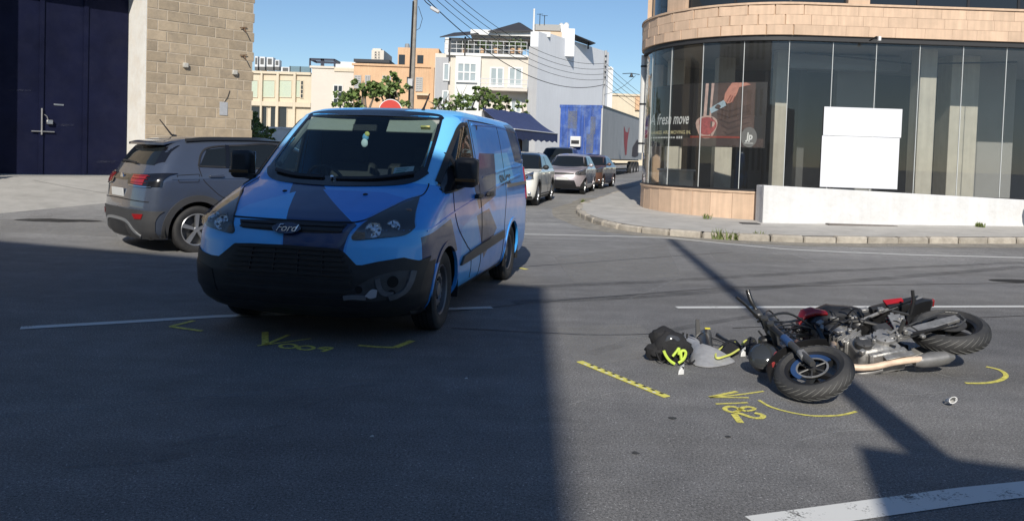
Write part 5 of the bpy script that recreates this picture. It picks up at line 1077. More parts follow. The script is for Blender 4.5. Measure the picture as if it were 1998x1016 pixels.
CREAM = M_('cream_stone', (.66, .57, .43), .9, n=.06, ns=.8, streak=.08); PEACH = M_('peach_render', (.66, .43, .26), .9, n=.10, ns=.7, streak=.14); GREYR = M_('grey_render', (.42, .42, .425), .9, n=.05, ns=.5, streak=.06); WHITER = M_('white_render', (.74, .735, .71), .9, n=.04, ns=.6, streak=.06); PINKC = M_('pale_cream', (.66, .60, .52), .9, n=.05, ns=.6)
LGREY = M_('light_grey_wall', (.76, .77, .79), .9, n=.05, ns=.35, streak=.05); SHUT = M_('louvre_grey', (.42, .42, .41), .7); DARKR = M_('dark_roof', (.045, .045, .05), .7, n=.1); NAVYF = M_('navy_frame', (.02, .025, .05), .5)
# far cream office
h = House('cream_office', 'cream building with pale green window panels left of the van roof', 76, (440, 606), 143, CREAM)
for a, b in ((452, 476), (480, 503), (509, 536), (542, 569), (575, 586)): h.window(a, 157, b, 190, CREAM, GREENB, 1, 1, .05, name='blind_window')
for a, b in ((507, 511), (538, 543), (571, 576)): h.block(a, 142, b, 250, CREAM, .35, .4, 'pilaster', bev=.03)
for a, b in ((480, 508), (511, 521), (528, 538), (544, 560)): h.window(a, 208, b, 250, CREAM, DARKG, 1, 1)
h.window(587, 158, 592, 192, CREAM, DARKG, 1, 4); h.block(440, 139, 606, 144, CREAM, .2, .5, 'coping')
h.block(446, 198, 606, 207, CREAM, .3, .4, 'string_course')
PLANT = M_('roof_plant_white', (.62, .63, .64), .5); PLD = M_('roof_plant_dark', (.10, .10, .10), .6)
AC = [(497, 110, 503, 131), (506, 111, 517, 131), (520, 112, 533, 131), (536, 117, 545, 131), (548, 131, 566, 142)]
for i, (a, b, c, d) in enumerate(AC):
    x0, x1, z0, z1 = rect(78, a, b, c, d); t = thing('air_conditioner', ['white cooling unit at the wall corner on the cream office roof', 'second white cooling unit on the cream office roof', 'widest tall white cooling unit on the cream office roof', 'smallest tall white cooling unit on the cream office roof', 'low grey cooling unit on the cream office roof edge'][i], 'cooling unit', ((x0+x1)/2, 78, z0), group='cooling units on the cream office')
    w_, hh = x1-x0, z1-z0; MB().cbox((0, .4, hh/2), (w_, .8, hh), .03).build('casing', PLANT, t, 0); MB().box((0, -.01, hh*.55), (w_*.6, .03, hh*.6)).build('grille', PLD, t, 0); MB().box((0, .4, -.15), (w_*1.02, .7, .32)).build('stand', PLD, t, 0)
x0, x1, z0, z1 = rect(77, 566, 130, 606, 143); t = thing('glass_parapet', 'bluish glass parapet on the cream office roof', 'parapet', ((x0+x1)/2, 77, z0)); MB().box((0, 0, (z1-z0)/2), (x1-x0, .05, z1-z0)).build('pane', M_('blue_glass', (.16, .24, .28), .2), t, 0)
for x in (x0, (x0+x1)/2, x1): MB().box((x-(x0+x1)/2, -.05, (z1-z0)/2), (.08, .06, z1-z0)).build('stanchion', FRAME_D, t, 0)
h = House('cream_stair_block', 'tall plain cream block with a dark roof pergola and barred window', 72, (606, 693), 131, PINKC, 12)
h.window(651, 167, 668, 205, FRW, DARKG, 2, 3, .07); h.block(604, 129, 652, 133, PINKC, .12, .4, 'coping'); h.block(652, 134, 694, 140, CREAM, .1, .4, 'coping'); h.block(655, 121, 693, 136, WHITER, -5, 2, 'roof_room')
x0, x1, z0, z1 = rect(72.5, 605, 115, 653, 131); t = thing('roof_pergola', 'dark pergola frame on top of the cream stair block', 'pergola', ((x0+x1)/2, 72.5, z0)); W_, Hh = x1-x0, z1-z0
for x in (-W_/2, -W_*.03, W_*.04, W_/2): MB().box((x, 0, Hh/2), (.14, .14, Hh)).build('post', NAVYF, t, 0)
for d in (0, 2.2): MB().box((0, d, Hh-.08), (W_, .14, .2)).build('beam', NAVYF, t, 0)
for x in (-W_/2, W_/2): MB().box((x, 1.1, Hh-.08), (.12, 2.2, .16)).build('cross_beam', NAVYF, t, 0)
h = House('distant_block', 'far cream apartment block with rounded top behind the peach house', 120, (722, 746), 98, PINKC, 8); h.block(727, 95, 743, 99, PINKC, -1, 3, 'roof_room')
for i in range(4): h.window(731, 101+5*i, 735, 104+5*i, PINKC, DARKG, 1, 1); h.window(738, 101+5*i, 741, 104+5*i, PINKC, DARKG, 1, 1)
h.block(690, 116, 760, 122, DARKR, 4, 8, 'low_roof')
# peach house
h = House('peach_house', 'peach rendered house with roof room behind the utility pole', 66, (688, 853), 128, PEACH, 10)
h.block(776, 94, 856, 130, PEACH, -.6, 6, 'roof_room'); h.block(686, 126, 855, 130, PEACH, .12, .4, 'coping')
for a, b, c, d in ((778, 107, 790, 126), (814, 108, 826, 124)): h.block(a, b, c, d, DARKG, -.55, .3, 'dark_opening')
for a, b, c, d in ((692, 148, 704, 172), (713, 148, 722, 164), (747, 149, 762, 160), (812, 152, 824, 178)):
    w_ = h.window(a, b, c, d, SHUT, SHUT, 2, 1, .07); x0, x1, z0, z1 = rect(66, a, b, c, d)
    for q in range(7): MB().box(((x0+x1)/2, 66-.06, z0+(z1-z0)*(q+.5)/7), (x1-x0-.1, .05, .05)).build('louvre', SHUT, w_, 0)
h.window(793, 150, 801, 177, PEACH, DARKG, 1, 1); h.block(800, 145, 805, 152, PLANT, .4, .4, 'lamp_box'); h.block(840, 132, 846, 210, PEACH, .25, .3, 'rain_strip'); h.block(812, 183, 836, 186, CREAM, .5, .5, 'balcony_slab')
x0, x1, z0, z1 = rect(65, 780, 77, 790, 92); t = thing('water_tank', 'grey water tank on the peach roof room', 'tank', ((x0+x1)/2, 68, z0+.15)); MB().lathe([(0, 0), ((x1-x0)/2, 0), ((x1-x0)/2, z1-z0-.25), ((x1-x0)/2*.8, z1-z0-.1), (0, z1-z0-.08)], 18).build('drum', M_('tank_grey', (.25, .26, .27), .6), t); MB().box((0, 0, -.1), ((x1-x0)*.9, .8, .2)).build('stand', PLD, t, 0)
# white apartment house
WY = 60.0
h = House('white_house', 'white three storey house with roof terrace and dark canopies', WY, (846, 1030), 107, PINKC, 11)
A = at(1030, 150, WY); SD = Vector((.585, 1, 0)).normalized(); zt = at(1074, 77, 61).z; tzz = at(960, 107, WY).z
def wpoly(P, z0, z1, nm, mat): return wb(MB().hexa([(p.x, p.y, z0) for p in P], [(p.x, p.y, z1) for p in P]), nm, mat, h.t, 0)
c0 = Vector((A.x, WY-.35, 0)); c1 = Vector((at(1048, 150, WY).x, WY-.35, 0)); wpoly([c0, c1, c1+Vector((.05, .4, 0)), c0+Vector((0, .4, 0))], 0, at(1030, 92, WY).z, 'corner_pier', GREYR)
e1 = c1+SD*13.2; wpoly([c1, e1, e1+Vector((-1, .3, 0)), c1+Vector((-.6, .3, 0))], 0, at(1173, 105, e1.y).z, 'side_wall', LGREY)
zq = at(1173, 105, e1.y).z; wpoly([c1+SD*1.5, e1, e1+Vector((-1, .3, 0)), c1+SD*1.5+Vector((-.8, .3, 0))], zq, zq+.12, 'side_wall_coping', LGREY)
h.block(847, 112, 872, 330, GREYR, .3, .4, 'grey_bay', z0=0)
h.block(886, 110, 935, 330, WHITER, .55, .8, 'white_bay', z0=0)
h.Y = WY-.56; h.window(893, 124, 929, 159, FRW, PALEG, 3, 2, .1, True); h.window(899, 186, 925, 212, FRW, PALEG, 2, 2, .08); h.Y = WY-.31; h.window(866, 125, 876, 157, FRW, PALEG, 1, 1, .1); h.window(864, 178, 874, 208, FRW, PALEG, 1, 1, .1); h.Y = WY
for a, b in ((957, 982), (993, 1018)): h.window(a, 133, b, 168, FRW, PALEG, 2, 1, .12, True)
h.window(997, 198, 1016, 220, FRW, PALEG, 2, 1, .12)
h.block(936, 172, 1029, 177, PINKC, 1.2, 1.2, 'balcony_slab'); 
x0, x1, z0, z1 = rect(WY-1.1, 937, 155, 1029, 172); mb = MB()
for z in (z0+.05, (z0+z1)/2, z1): mb.tube([(x0, WY-1.1, z), (x1, WY-1.1, z)], .03, 6)
for i in range(9): mb.tube([(x0+(x1-x0)*i/8, WY-1.1, z0), (x0+(x1-x0)*i/8, WY-1.1, z1)], .025, 6)
wb(mb, 'balcony_rail', M_('rail_white', (.66, .66, .66), .5), h.t)['kind'] = 'stuff'
h.block(870, 105, 1030, 110, WHITER, .25, .5, 'terrace_coping')
h.Y = WY+3; h.block(868, 76, 1020, 112, WHITER, 0, 6, 'roof_storey'); h.window(926, 80, 962, 104, FRW, PALEG, 3, 1, .1); h.window(985, 84, 1008, 104, FRW, DARKG, 3, 3, .07); h.window(968, 84, 978, 104, FRW, WHITER, 1, 1, .1); h.block(877, 84, 900, 104, WHITER, .2, .3, 'planter_wall')
h.Y = WY; h.block(918, 60, 1074, 70, WHITER, -.8, 7, 'roof_slab'); h.block(922, 70, 1074, 76, GREYR, -1.2, 6, 'slab_soffit')
h.block(1043, 62, 1096, 84, M_('tan_wall', (.62, .47, .33), .9), -3, 5, 'stair_head'); h.block(1094, 56, 1121, 110, LGREY, -3.5, 4, 'lift_tower'); h.block(1042, 48, 1094, 60, M_('louvre_screen', (.34, .34, .33), .7), -4, 3, 'plant_screen')
def canopy(nm, lab, P, posts):
    c = sum((Vector(p) for p in P), Vector())/len(P); t = thing(nm, lab, 'canopy', c); P = [Vector(p)-c for p in P]; MB().hexa([p-Vector((0, 0, .07)) for p in P], P).build('roof_sheet', DARKR, t, 0)
    for q, hh in posts: q = Vector(q)-c; MB().box((q.x, q.y, q.z-hh/2), (.12, .12, hh)).build('post', FRAME_D, t, 0)
    return t
a, b, c, d = at(858, 72, WY-.6), at(930, 66, WY-.6), at(944, 60, WY+5), at(886, 64, WY+5); canopy('roof_canopy', 'dark flat canopy over the left of the white house terrace', [a, b, c, d], [(at(878, 74, WY-.2), 1.6), (at(908, 72, WY-.2), 1.6)])
a, b, c = at(952, 61, WY+.5), at(1012, 44, WY+3.5), at(1040, 60, WY+.5); canopy('roof_canopy', 'dark pitched canopy peaking above the white house roof', [a, c, at(1016, 45, WY+4), b], [(at(975, 62, WY+1), .5), (at(1012, 60, WY+1), .8)])
a, b, c, d = at(1121, 67, 64), at(1162, 84, 66), at(1150, 88, 69), at(1121, 78, 69); canopy('roof_canopy', 'dark canopy sloping off the right side of the white house', [a, b, c, d], [(at(1148, 82, 66.5), .6)])
for px, rr in ((1095, 5.0), (1105, 5.4)):
    q = at(px, 55, 64.5); t = thing('water_tank', 'left of the two white round tanks on the white house' if px == 1095 else 'right of the two white round tanks on the white house', 'tank', (q.x, q.y, q.z-.1)); rr = rr/1540*64.5; MB().lathe([(0, 0), (rr*.95, 0), (rr, rr*.3), (rr, rr*1.5), (rr*.75, rr*1.95), (0, rr*2.1)], 18).build('drum', WHITER, t); MB().tube([(0, 0, rr*2.05), (0, 0, rr*2.25)], .15, 10).build('cap', PLANT, t)
q = at(1041, 62, 63); t = thing('flag_mast', 'white mast standing on the white house roof', 'mast', q); MB().tube([(0, 0, 0), (0, 0, 1.7)], [.09, .07], 10).build('shaft', WHITER, t); MB().ball((0, 0, 1.72), .09).build('tip', WHITER, t)
for px, py in ((1053, 28), (1062, 31)):
    q = at(px, 50, 64); z = at(px, py, 64).z-q.z; t = thing('tv_aerial', 'left of the two thin aerials on the white house roof' if px == 1053 else 'right of the two thin aerials on the white house roof', 'aerial', q); MB().tube([(0, 0, 0), (0, 0, z)], .03, 6).build('mast', FRAME_D, t)
    mb = MB(); mb.tube([(-.25, 0, z-.02), (.25, .1, z+.02)], .02, 5); mb.tube([(0, -.2, z), (0, .25, z)], .02, 5); mb.build('rods', FRAME_D, t)
x0, x1, z0, z1 = rect(WY, 868, 84, 1028, 105); mb = MB()
for z in (tzz+.35, tzz+.7, tzz+1.0): mb.tube([(x0, WY-.1, z), (x1, WY-.1, z)], .025, 6)
for i in range(15): mb.tube([(x0+(x1-x0)*i/14, WY-.1, tzz), (x0+(x1-x0)*i/14, WY-.1, tzz+1.02)], .022, 6)
wb(mb, 'terrace_rail', M_('rail_white', (.66, .66, .66), .5), h.t)['kind'] = 'stuff'
# plants on the terrace
LEAF = M_('leaf_dark', (.08, .13, .04), .6, n=.45, ns=3.); LEAF2 = M_('leaf_fig', (.16, .23, .065), .55, n=.4, ns=2.5); LEAFD = M_('leaf_dry', (.20, .18, .09), .8, n=.3); BARK = M_('bark', (.16, .14, .115), .9, n=.25, ns=6., b=.5, bs=20.)
def leaves(mb, pts, n, size, sq=.6, m=0):
    for _ in range(n):
        c, r = random.choice(pts); d = Vector((random.gauss(0, 1), random.gauss(0, 1), random.gauss(0, 1))); d = d.normalized()*r*random.random()**.4; p = c+Vector((d.x, d.y, d.z*.85))
        u = Vector((random.gauss(0, 1), random.gauss(0, 1), random.gauss(0, .7))).normalized(); v = u.orthogonal().normalized(); v = (Matrix.Rotation(random.random()*2*PI, 3, u) @ v); s = size*random.uniform(.6, 1.25)
        mb.add([p-u*s*.5, p-u*s*.1+v*s*sq*.5, p+u*s*.55, p-u*s*.1-v*s*sq*.5], [(0, 1, 2, 3)], m)
    return mb
for i, px in enumerate((905, 940, 968, 1000, 1015)):
    q = at(px, 104, WY+.6); t = thing('terrace_plant', ['bushy plant left of the terrace door', 'pot plant at the middle of the white terrace', 'pot plant right of the terrace glass door', 'pot plant before the barred terrace window', 'last pot plant by the terrace corner'][i], 'plant', q, group='plants on the white house terrace')
    MB().lathe([(0, 0), (.16, 0), (.22, .35), (0, .35)], 10).build('pot', PEACH, t); leaves(MB(), [(Vector((0, 0, .75)), .42), (Vector((.25, 0, .55)), .3)], 90, .22).build('foliage', LEAF, t, 0)
# pale houses further right, beyond the trailer
h = House('pale_far_wall', 'pale end wall standing beyond the white house', 84, (1172, 1193), 132, WHITER, 6)
h.block(1171, 130, 1194, 134, WHITER, .15, .4, 'coping')
h = House('far_cream_house', 'low cream house behind the trailer roof', 92, (1190, 1300), 186, CREAM, 8); h.block(1196, 182, 1206, 188, PLD, 0, 2, 'roof_tank'); h.block(1240, 190, 1262, 215, PEACH, .3, 3, 'orange_wall'); h.block(1188, 184, 1302, 188, CREAM, .15, .4, 'coping')

# low shop with a blue awning
a, b = Vector((-1.4, 34, 0)), Vector((.81, 40.9, 0)); od = Vector((.952, -.307, 0))
SH = thing('corner_kiosk', 'low pale shop front under the blue awning behind the van', 'building', (a.x, a.y, gz(a.x, a.y)))
wb(MB().hexa([(p.x, p.y, .1) for p in (a, b, b-od*1.2, a-od*1.2)], [(p.x, p.y, 3.42) for p in (a, b, b-od*1.2, a-od*1.2)]), 'wall', WHITER, SH, 0)
m0, m1 = a.lerp(b, .25), a.lerp(b, .78); wb(MB().hexa([(p.x, p.y, .3) for p in (m0+od*.02, m1+od*.02, m1+od*.06, m0+od*.06)], [(p.x, p.y, 2.7) for p in (m0+od*.02, m1+od*.02, m1+od*.06, m0+od*.06)]), 'shop_opening', ROOMD, SH, 0)
for t_ in (.25, .43, .6, .78): q = a.lerp(b, t_)+od*.08; wb(MB().box((q.x, q.y, 1.5), (.08, .08, 2.4)), 'door_post', M_('brown_wood', (.09, .06, .04), .7), SH, 0)
AWN = M_('awning_blue', (.045, .065, .17), .8, n=.12, ns=2., streak=.15)
aw = thing('shop_awning', 'blue cloth awning sloping out over the shop behind the van', 'awning', (a.x+od.x, a.y+od.y, 2.6))
P0, P1 = Vector((a.x, a.y, 3.55)), Vector((b.x, b.y, 3.72)); Q0, Q1 = Vector((.03, 33.5, 2.66)), Vector((2.24, 40.4, 2.72))
rows = []
for j in range(9):
    t_ = j/8; rows.append([P0.lerp(P1, i/16).lerp(Q0.lerp(Q1, i/16), t_)-Vector((0, 0, .10*math.sin(PI*t_)+.02*math.sin(i*1.7))) for i in range(17)])
wb(MB().slab(rows, lambda p, i, j: p-Vector((0, 0, .02))), 'cloth', AWN, aw)
rows = [[Q0.lerp(Q1, i/24)+od*.01-Vector((0, 0, z*(1 if z < .1 else 1+.12*math.sin(i*1.9)))) for i in range(25)] for z in (0, .15, .42)]
wb(MB().slab(rows, lambda p, i, j: p-od*.015), 'valance', AWN, aw); wb(MB().tube([Q0, Q1], .035, 8), 'front_bar', M_('bar_white', (.6, .6, .6), .5), aw)
for P, Q in ((P0, Q0), (P1, Q1), (P0.lerp(P1, .5), Q0.lerp(Q1, .5))): wb(MB().tube([P-Vector((0, 0, .7)), Q], .025, 6), 'arm', M_('bar_white', (.6, .6, .6), .5), aw)
# fig trees and shrubs
def tree(label, base, lobes, n, size, mat=LEAF2, trunk_r=.13, group='trees behind the van', nm='fig_tree', bare=0):
    base = Vector(base); t = thing(nm, label, 'tree', base); mb = MB(); L = [(Vector(c)-base, r*1.0) for c, r in lobes]; fork = Vector((0, 0, max(.4, min(c.z for c, r in L)*.55)))
    mb.tube([(0, 0, 0), (.04, 0, fork.z*.5), fork], [trunk_r*1.2, trunk_r, trunk_r*.85], 9)
    for c, r in L: mb.tube([fork, fork.lerp(c, .5)+Vector((random.uniform(-.1, .1), random.uniform(-.1, .1), .1)), c, c+Vector((random.uniform(-.2, .2), 0, r*.8))], [trunk_r*.7, trunk_r*.45, trunk_r*.25, .012], 7)
    for _ in range(bare):
        c, r = random.choice(L); d = Vector((random.gauss(0, .6), random.gauss(0, .4), random.uniform(.5, 1.1)))*r*1.3; mb.tube([c, c+d*.6, c+d], [.02, .014, .006], 5)
    mb.build('trunk', BARK, t); sub = []
    for c, r in L:
        for _ in range(8):
            d = Vector((random.gauss(0, 1), random.gauss(0, 1), random.gauss(0, 1))).normalized()*r*random.uniform(.5, 1.25); sub.append((c+d, r*random.uniform(.16, .36)))
    mb = MB(); leaves(mb, sub, int(n*.6), size*1.05, .8, 0); leaves(mb, sub, int(n*.22), size*.9, .75, 1); mb.build('crown', [mat, LEAF], t, 0); return t
def g0(px, Y): x = at(px, 250, Y).x; return Vector((x, Y, gz(x, Y)))
tree('leafy fig tree left of the red sign', g0(712, 30), [(at(712, 186, 30), .62), (at(700, 200, 30.2), .6), (at(728, 193, 30.3), .55), (at(708, 170, 30), .3), (at(690, 210, 30.4), .5)], 1500, .17)
tree('leafy fig tree above the red sign', g0(762, 31), [(at(752, 175, 31), .5), (at(772, 178, 31.2), .55), (at(760, 165, 31), .4), (at(778, 192, 31), .45), (at(745, 190, 31.4), .4)], 1200, .17)
tree('sparse low tree at the foot of the cream block', g0(662, 33), [(at(664, 203, 33), .45), (at(672, 208, 33), .4)], 420, .15)
tree('half bare fig tree against the grey bay', g0(868, 40), [(at(866, 205, 40), .5), (at(884, 208, 40), .45), (at(856, 210, 40), .4)], 420, .18, bare=10)
tree('dark fig tree before the white bay', g0(900, 41), [(at(899, 192, 41), .5), (at(902, 206, 41), .5), (at(925, 200, 41), .4)], 620, .19, bare=6)
tree('taller bright fig tree left of the awning', g0(938, 42), [(at(936, 182, 42), .42), (at(950, 200, 42), .55), (at(944, 190, 42), .35)], 700, .19)
tree('broad fig tree over the blue awning', g0(978, 43), [(at(974, 198, 43), .5), (at(988, 207, 43), .6), (at(966, 206, 43), .45)], 800, .19)
tree('small round shrub at the awning end', g0(1020, 44), [(at(1020, 213, 44), .42)], 260, .16, nm='round_shrub')
for i, (px, py, Y, r) in enumerate(((494, 258, 27, .5), (502, 250, 30, .45), (488, 245, 29, .4), (512, 262, 26, .4))):
    tree(['low shrub against the warehouse corner', 'pale shrub farthest behind the van mirror', 'shrub rising along the warehouse corner', 'low shrub nearest the van windscreen'][i], g0(px, Y), [(at(px, py, Y), r), (at(px+5, py+10, Y), r*.9)], 420, .13, nm='roadside_shrub', group='shrubs beside the warehouse', trunk_r=.06)
# white parked wall behind the van glass
t = thing('garden_wall', 'low white garden wall seen past the warehouse corner', 'wall', (-8.2, 33, gz(-8, 33))); MB().box((0, 0, .7), (9, .25, 1.6)).build('wall', WHITER, t, bevel=.02); MB().box((0, 0, 1.54), (9.1, .32, .08)).build('coping', WHITER, t)
# utility poles and wires
WOOD = M_('pole_wood', (.30, .28, .25), .85, n=.25, ns=4., streak=.3, b=.4, bs=30.); PORC = M_('porcelain', (.55, .55, .55), .3)
ub = at(800, 250, 33.0); up = thing('utility_pole', 'tall wooden utility pole with cables above the van roof', 'pole', (ub.x, 33, gz(ub.x, 33)))
MB().tube([(0, 0, 0), (.05, 0, 5), (.10, 0, 9.6)], [.11, .095, .08], 12).build('shaft', WOOD, up)
MB().tube([(.10, -.12, 7.9), (.55, -.2, 7.35), (.75, -.25, 7.2)], .02, 6).build('lamp_arm', FRAME_D, up); MB().cbox((.92, -.27, 7.05), (.42, .16, .14), .03, M=Matrix.Rotation(rad(28), 3, 'Y')).build('lamp_head', PORC, up)
MB().tube([(-.07, -.13, 0), (-.06, -.13, 4), (.0, -.13, 7.4)], .035, 6).build('cable_duct', FRAME_D, up); MB().tube([(.22, -.1, 7.2), (.40, -.12, 6.7), (.30, -.12, 6.3), (.14, -.12, 6.2)], .012, 6).build('slack_cable', FRAME_D, up)
MB().box((-.02, -.18, 6.15-2.1), (.2, .14, .3)).build('meter_box', PORC, up)
for i in range(5): MB().lathe([(0, 0), (.05, 0), (.06, .05), (.03, .1), (0, .1)], 10, (.22, -.1, 8.1+.3*i)).build('insulator', PORC, up)
q2 = at(1176, 200, 50.0); p2 = thing('wire_pole', 'thin grey wire pole in front of the white side wall', 'pole', (q2.x, 50, gz(q2.x, 50))); z2 = at(1179, 104, 50).z
MB().tube([(0, 0, 0), (.08, 0, z2-.3)], [.12, .09], 10).build('shaft', M_('pole_grey', (.42, .42, .42), .7), p2)
for i in range(5): MB().lathe([(0, 0), (.05, 0), (.06, .05), (.03, .1), (0, .1)], 8, (.08, -.12, z2-.7-.33*i)).build('insulator', FRAME_D, p2)
WIRE = M_('wire_black', (.03, .03, .03), .7)
def wire(label, a, b, sag, r=.013, group='overhead wires'):
    a, b = Vector(a), Vector(b); P = [a.lerp(b, i/28)-Vector((0, 0, sag*4*(i/28)*(1-i/28))) for i in range(29)]; mb = MB().tube([p-a for p in P], r, 6); o = mb.build('overhead_wire', WIRE, loc=a); return tag(o, label, 'wire', group)
for i in range(5):
    wire(['topmost', 'second', 'third', 'fourth', 'lowest'][i]+' wire sagging from the wooden pole to the grey pole', (ub.x+.22, 32.9, 9.4-.3*i), (q2.x+.08, 49.88, z2-.65-.33*i), 1.25 if i < 4 else 1.5, .013 if i < 4 else .02)
    wire(['topmost', 'second', 'third', 'fourth', 'lowest'][i]+' wire running on from the grey pole to the far street', (q2.x+.08, 49.88, z2-.65-.33*i), (22, 95, 7.6-.4*i), 1.2)
wire('wire leaving the wooden pole to the left', (ub.x+.1, 32.9, 8.35), (-18, 26, 10.4), .4)
wire('cable crossing from the grey pole to the street lamp', (q2.x+.08, 49.88, z2-2.6), (at(1240, 148, 44).x, 44, at(1240, 148, 44).z), .2, .012)
q = at(1232, 149, 44); t = thing('hanging_street_lamp', 'small dark street lamp hanging on a wire against the sky', 'street lamp', q); MB().lathe([(0, .14), (.05, .14), (.09, .0), (.16, -.04), (0, -.05)], 12).build('shade', FRAME_D, t); MB().tube([(-.5, 0, .12), (0, 0, .16), (.45, 0, .1)], .02, 6).build('hanger', FRAME_D, t)
# ================================================================== the wrecked motorcycle
BS = .951                                                  # measured axes of the wreck: forward, left side (up), top (away from the camera)
BF = Vector((-.97379, -.11501, -.19621)).normalized(); BL = Vector((-.13969, -.37836, .91506)).normalized(); BU = BF.cross(BL).normalized(); BO_ = Vector((3.505, 5.803, .107))
bike = thing('motorcycle', 'wrecked black and red motorcycle lying on its side on the road', 'motorcycle', (0, 0, 0))
MBk = Matrix((BF*BS, BL*BS, BU*BS)).transposed().to_4x4(); MBk.translation = BO_; bike.matrix_world = MBk; MINV = MBk.inverted()
def Wl(p): return MINV @ Vector(p)
def atl(px, py, Y): return Wl(at(px, py, Y))
ALU = M_('scraped_alloy', (.36, .355, .345), .5, .6, n=.35, ns=14., b=.4, bs=40., dirt=(.16, .15, .14), dirt_amt=.6, dirt_s=9.); ALUD = M_('dark_alloy_part', (.10, .10, .10), .5, .6, n=.3, ns=12.); MBLACK = M_('bike_black', (.016, .016, .017), .4, n=.2, ns=10., coat=.2); MRED = M_('bike_red', (.36, .012, .016), .25, n=.1, coat=.8)
GOLD = M_('header_pipe', (.74, .56, .42), .5, .1, n=.25, ns=9.); MUF = M_('muffler_grey', (.26, .255, .25), .5, .5, n=.25, ns=10.); BLUEA = M_('blue_anodised', (.05, .11, .26), .4, .5, n=.2); MTYRE = M_('bike_tyre', (.032, .032, .033), .7, n=.2, ns=15., b=.2, bs=50., dirt=(.085, .082, .08), dirt_amt=.55, dirt_s=5.); GROOVE = M_('tyre_groove', (.16, .16, .155), .9); RIMB = M_('bike_rim', (.030, .030, .032), .35, .4, n=.2)
def bwheel(name, c, axis, r, wd, front, label=None):
    """c, axis in bike coordinates; the upper face looks along axis"""
    axis = Vector(axis).normalized(); Q = axis.to_track_quat('Z', 'Y').to_matrix(); h = wd/2
    hub = MB().lathe([(0, -h*.7), (.03, -h*.7), (.03, h*.7), (0, h*.7)], 14, c, 'z', 0, Q).build(name, ALUD, bike, label=label)
    prof = [(r*.69, -h*.62)]+[(r*.69+(r-r*.69)*math.sin(a)**.8 if 0 < a < PI else r*.69, -h*math.cos(a)) for a in [PI*i/12 for i in range(1, 12)]]+[(r*.69, h*.62)]
    ty = MB().lathe(prof, 56, c, 'z', 0, Q).build('tyre', MTYRE, hub)
    for k in range(30):                                   # slanted tread grooves, each a sliver just proud of the rubber
        for sd in (1, -1):
            mb = MB(); a = 2*PI*k/30+(PI/30 if sd < 0 else 0); P = []
            for t in range(5):
                ph = PI/2+sd*(.12+.75*t/4); rr = r*.69+(r-r*.69)*math.sin(ph)**.8+.0012; P.append(Vector((rr*math.cos(a+.09*t), rr*math.sin(a+.09*t), -h*math.cos(ph)*1.01)))
            wv = Vector((0, 0, 0)); L_, R__ = [], []
            for i, p in enumerate(P):
                d = (P[min(i+1, 4)]-P[max(i-1, 0)]).normalized(); s_ = d.cross(Vector((p.x, p.y, 0)).normalized())*.0035*(1-.5*abs(i-2)/2); L_.append(Vector(c)+Q @ (p-s_)); R__.append(Vector(c)+Q @ (p+s_))
            mb.grid([L_, R__]); gro.append((mb, ty)) if False else mb.build('tread_groove', GROOVE, hub, 0)
    mb = MB().lathe([(r*.70, -h*.62), (r*.66, -h*.66), (r*.60, -h*.5), (r*.58, 0), (r*.60, h*.5), (r*.66, h*.66), (r*.70, h*.62)], 48, c, 'z', 0, Q); mb.build('rim', RIMB, hub)
    for k in range(5):
        a = 2*PI*k/5+.2; d = Q @ Vector((math.cos(a), math.sin(a), 0)); s_ = Q @ Vector((-math.sin(a), math.cos(a), 0)); cc = Vector(c)
        mb = MB(); mb.hexa([cc+d*.03-s_*.028-axis*.018, cc+d*r*.60-s_*.016-axis*.014, cc+d*r*.60+s_*.016-axis*.014, cc+d*.03+s_*.028-axis*.018], [cc+d*.03-s_*.022+axis*.022, cc+d*r*.60-s_*.012+axis*.016, cc+d*r*.60+s_*.012+axis*.016, cc+d*.03+s_*.022+axis*.022]); mb.build('spoke', RIMB, hub)
    if front:
        MB().lathe([(r*.40, 0), (r*.53, 0), (r*.53, .006), (r*.40, .006)], 40, Vector(c)+axis*h*.62, 'z', 0, Q, .0, 3.6).build('brake_disc', BLUEA, hub)
        MB().lathe([(r*.36, 0), (r*.41, 0), (r*.41, .006), (r*.36, .006)], 40, Vector(c)+axis*h*.60, 'z', 0, Q).build('disc_ring', ALU, hub)
        for k in range(6):
            a = 2*PI*k/6; d = Q @ Vector((math.cos(a), math.sin(a), 0)); MB().tube([Vector(c)+d*.03+axis*h*.62, Vector(c)+d*r*.38+axis*h*.61], .007, 6).build('disc_carrier', ALUD, hub)
    else:
        MB().lathe([(.05, 0), (r*.42, 0), (r*.42, .008), (.05, .008)], 30, Vector(c)+axis*h*.75, 'z', 0, Q).build('sprocket', ALUD, hub)
    return hub
gro = []
bwheel('rear_wheel', (-.05, .03, .42), Vector((.02, 1, .16)), .30, .165, False)
fw_c = at(1587, 726, 5.24); fn = Vector((-.38, -.27, .885)).normalized(); FR = .275
fwl = Wl(fw_c); fnl = (MINV.to_3x3() @ fn).normalized()
bwheel('front_wheel', fwl, fnl, FR, .125, True)
def bp(x, y, z): return Vector((x, y, z))
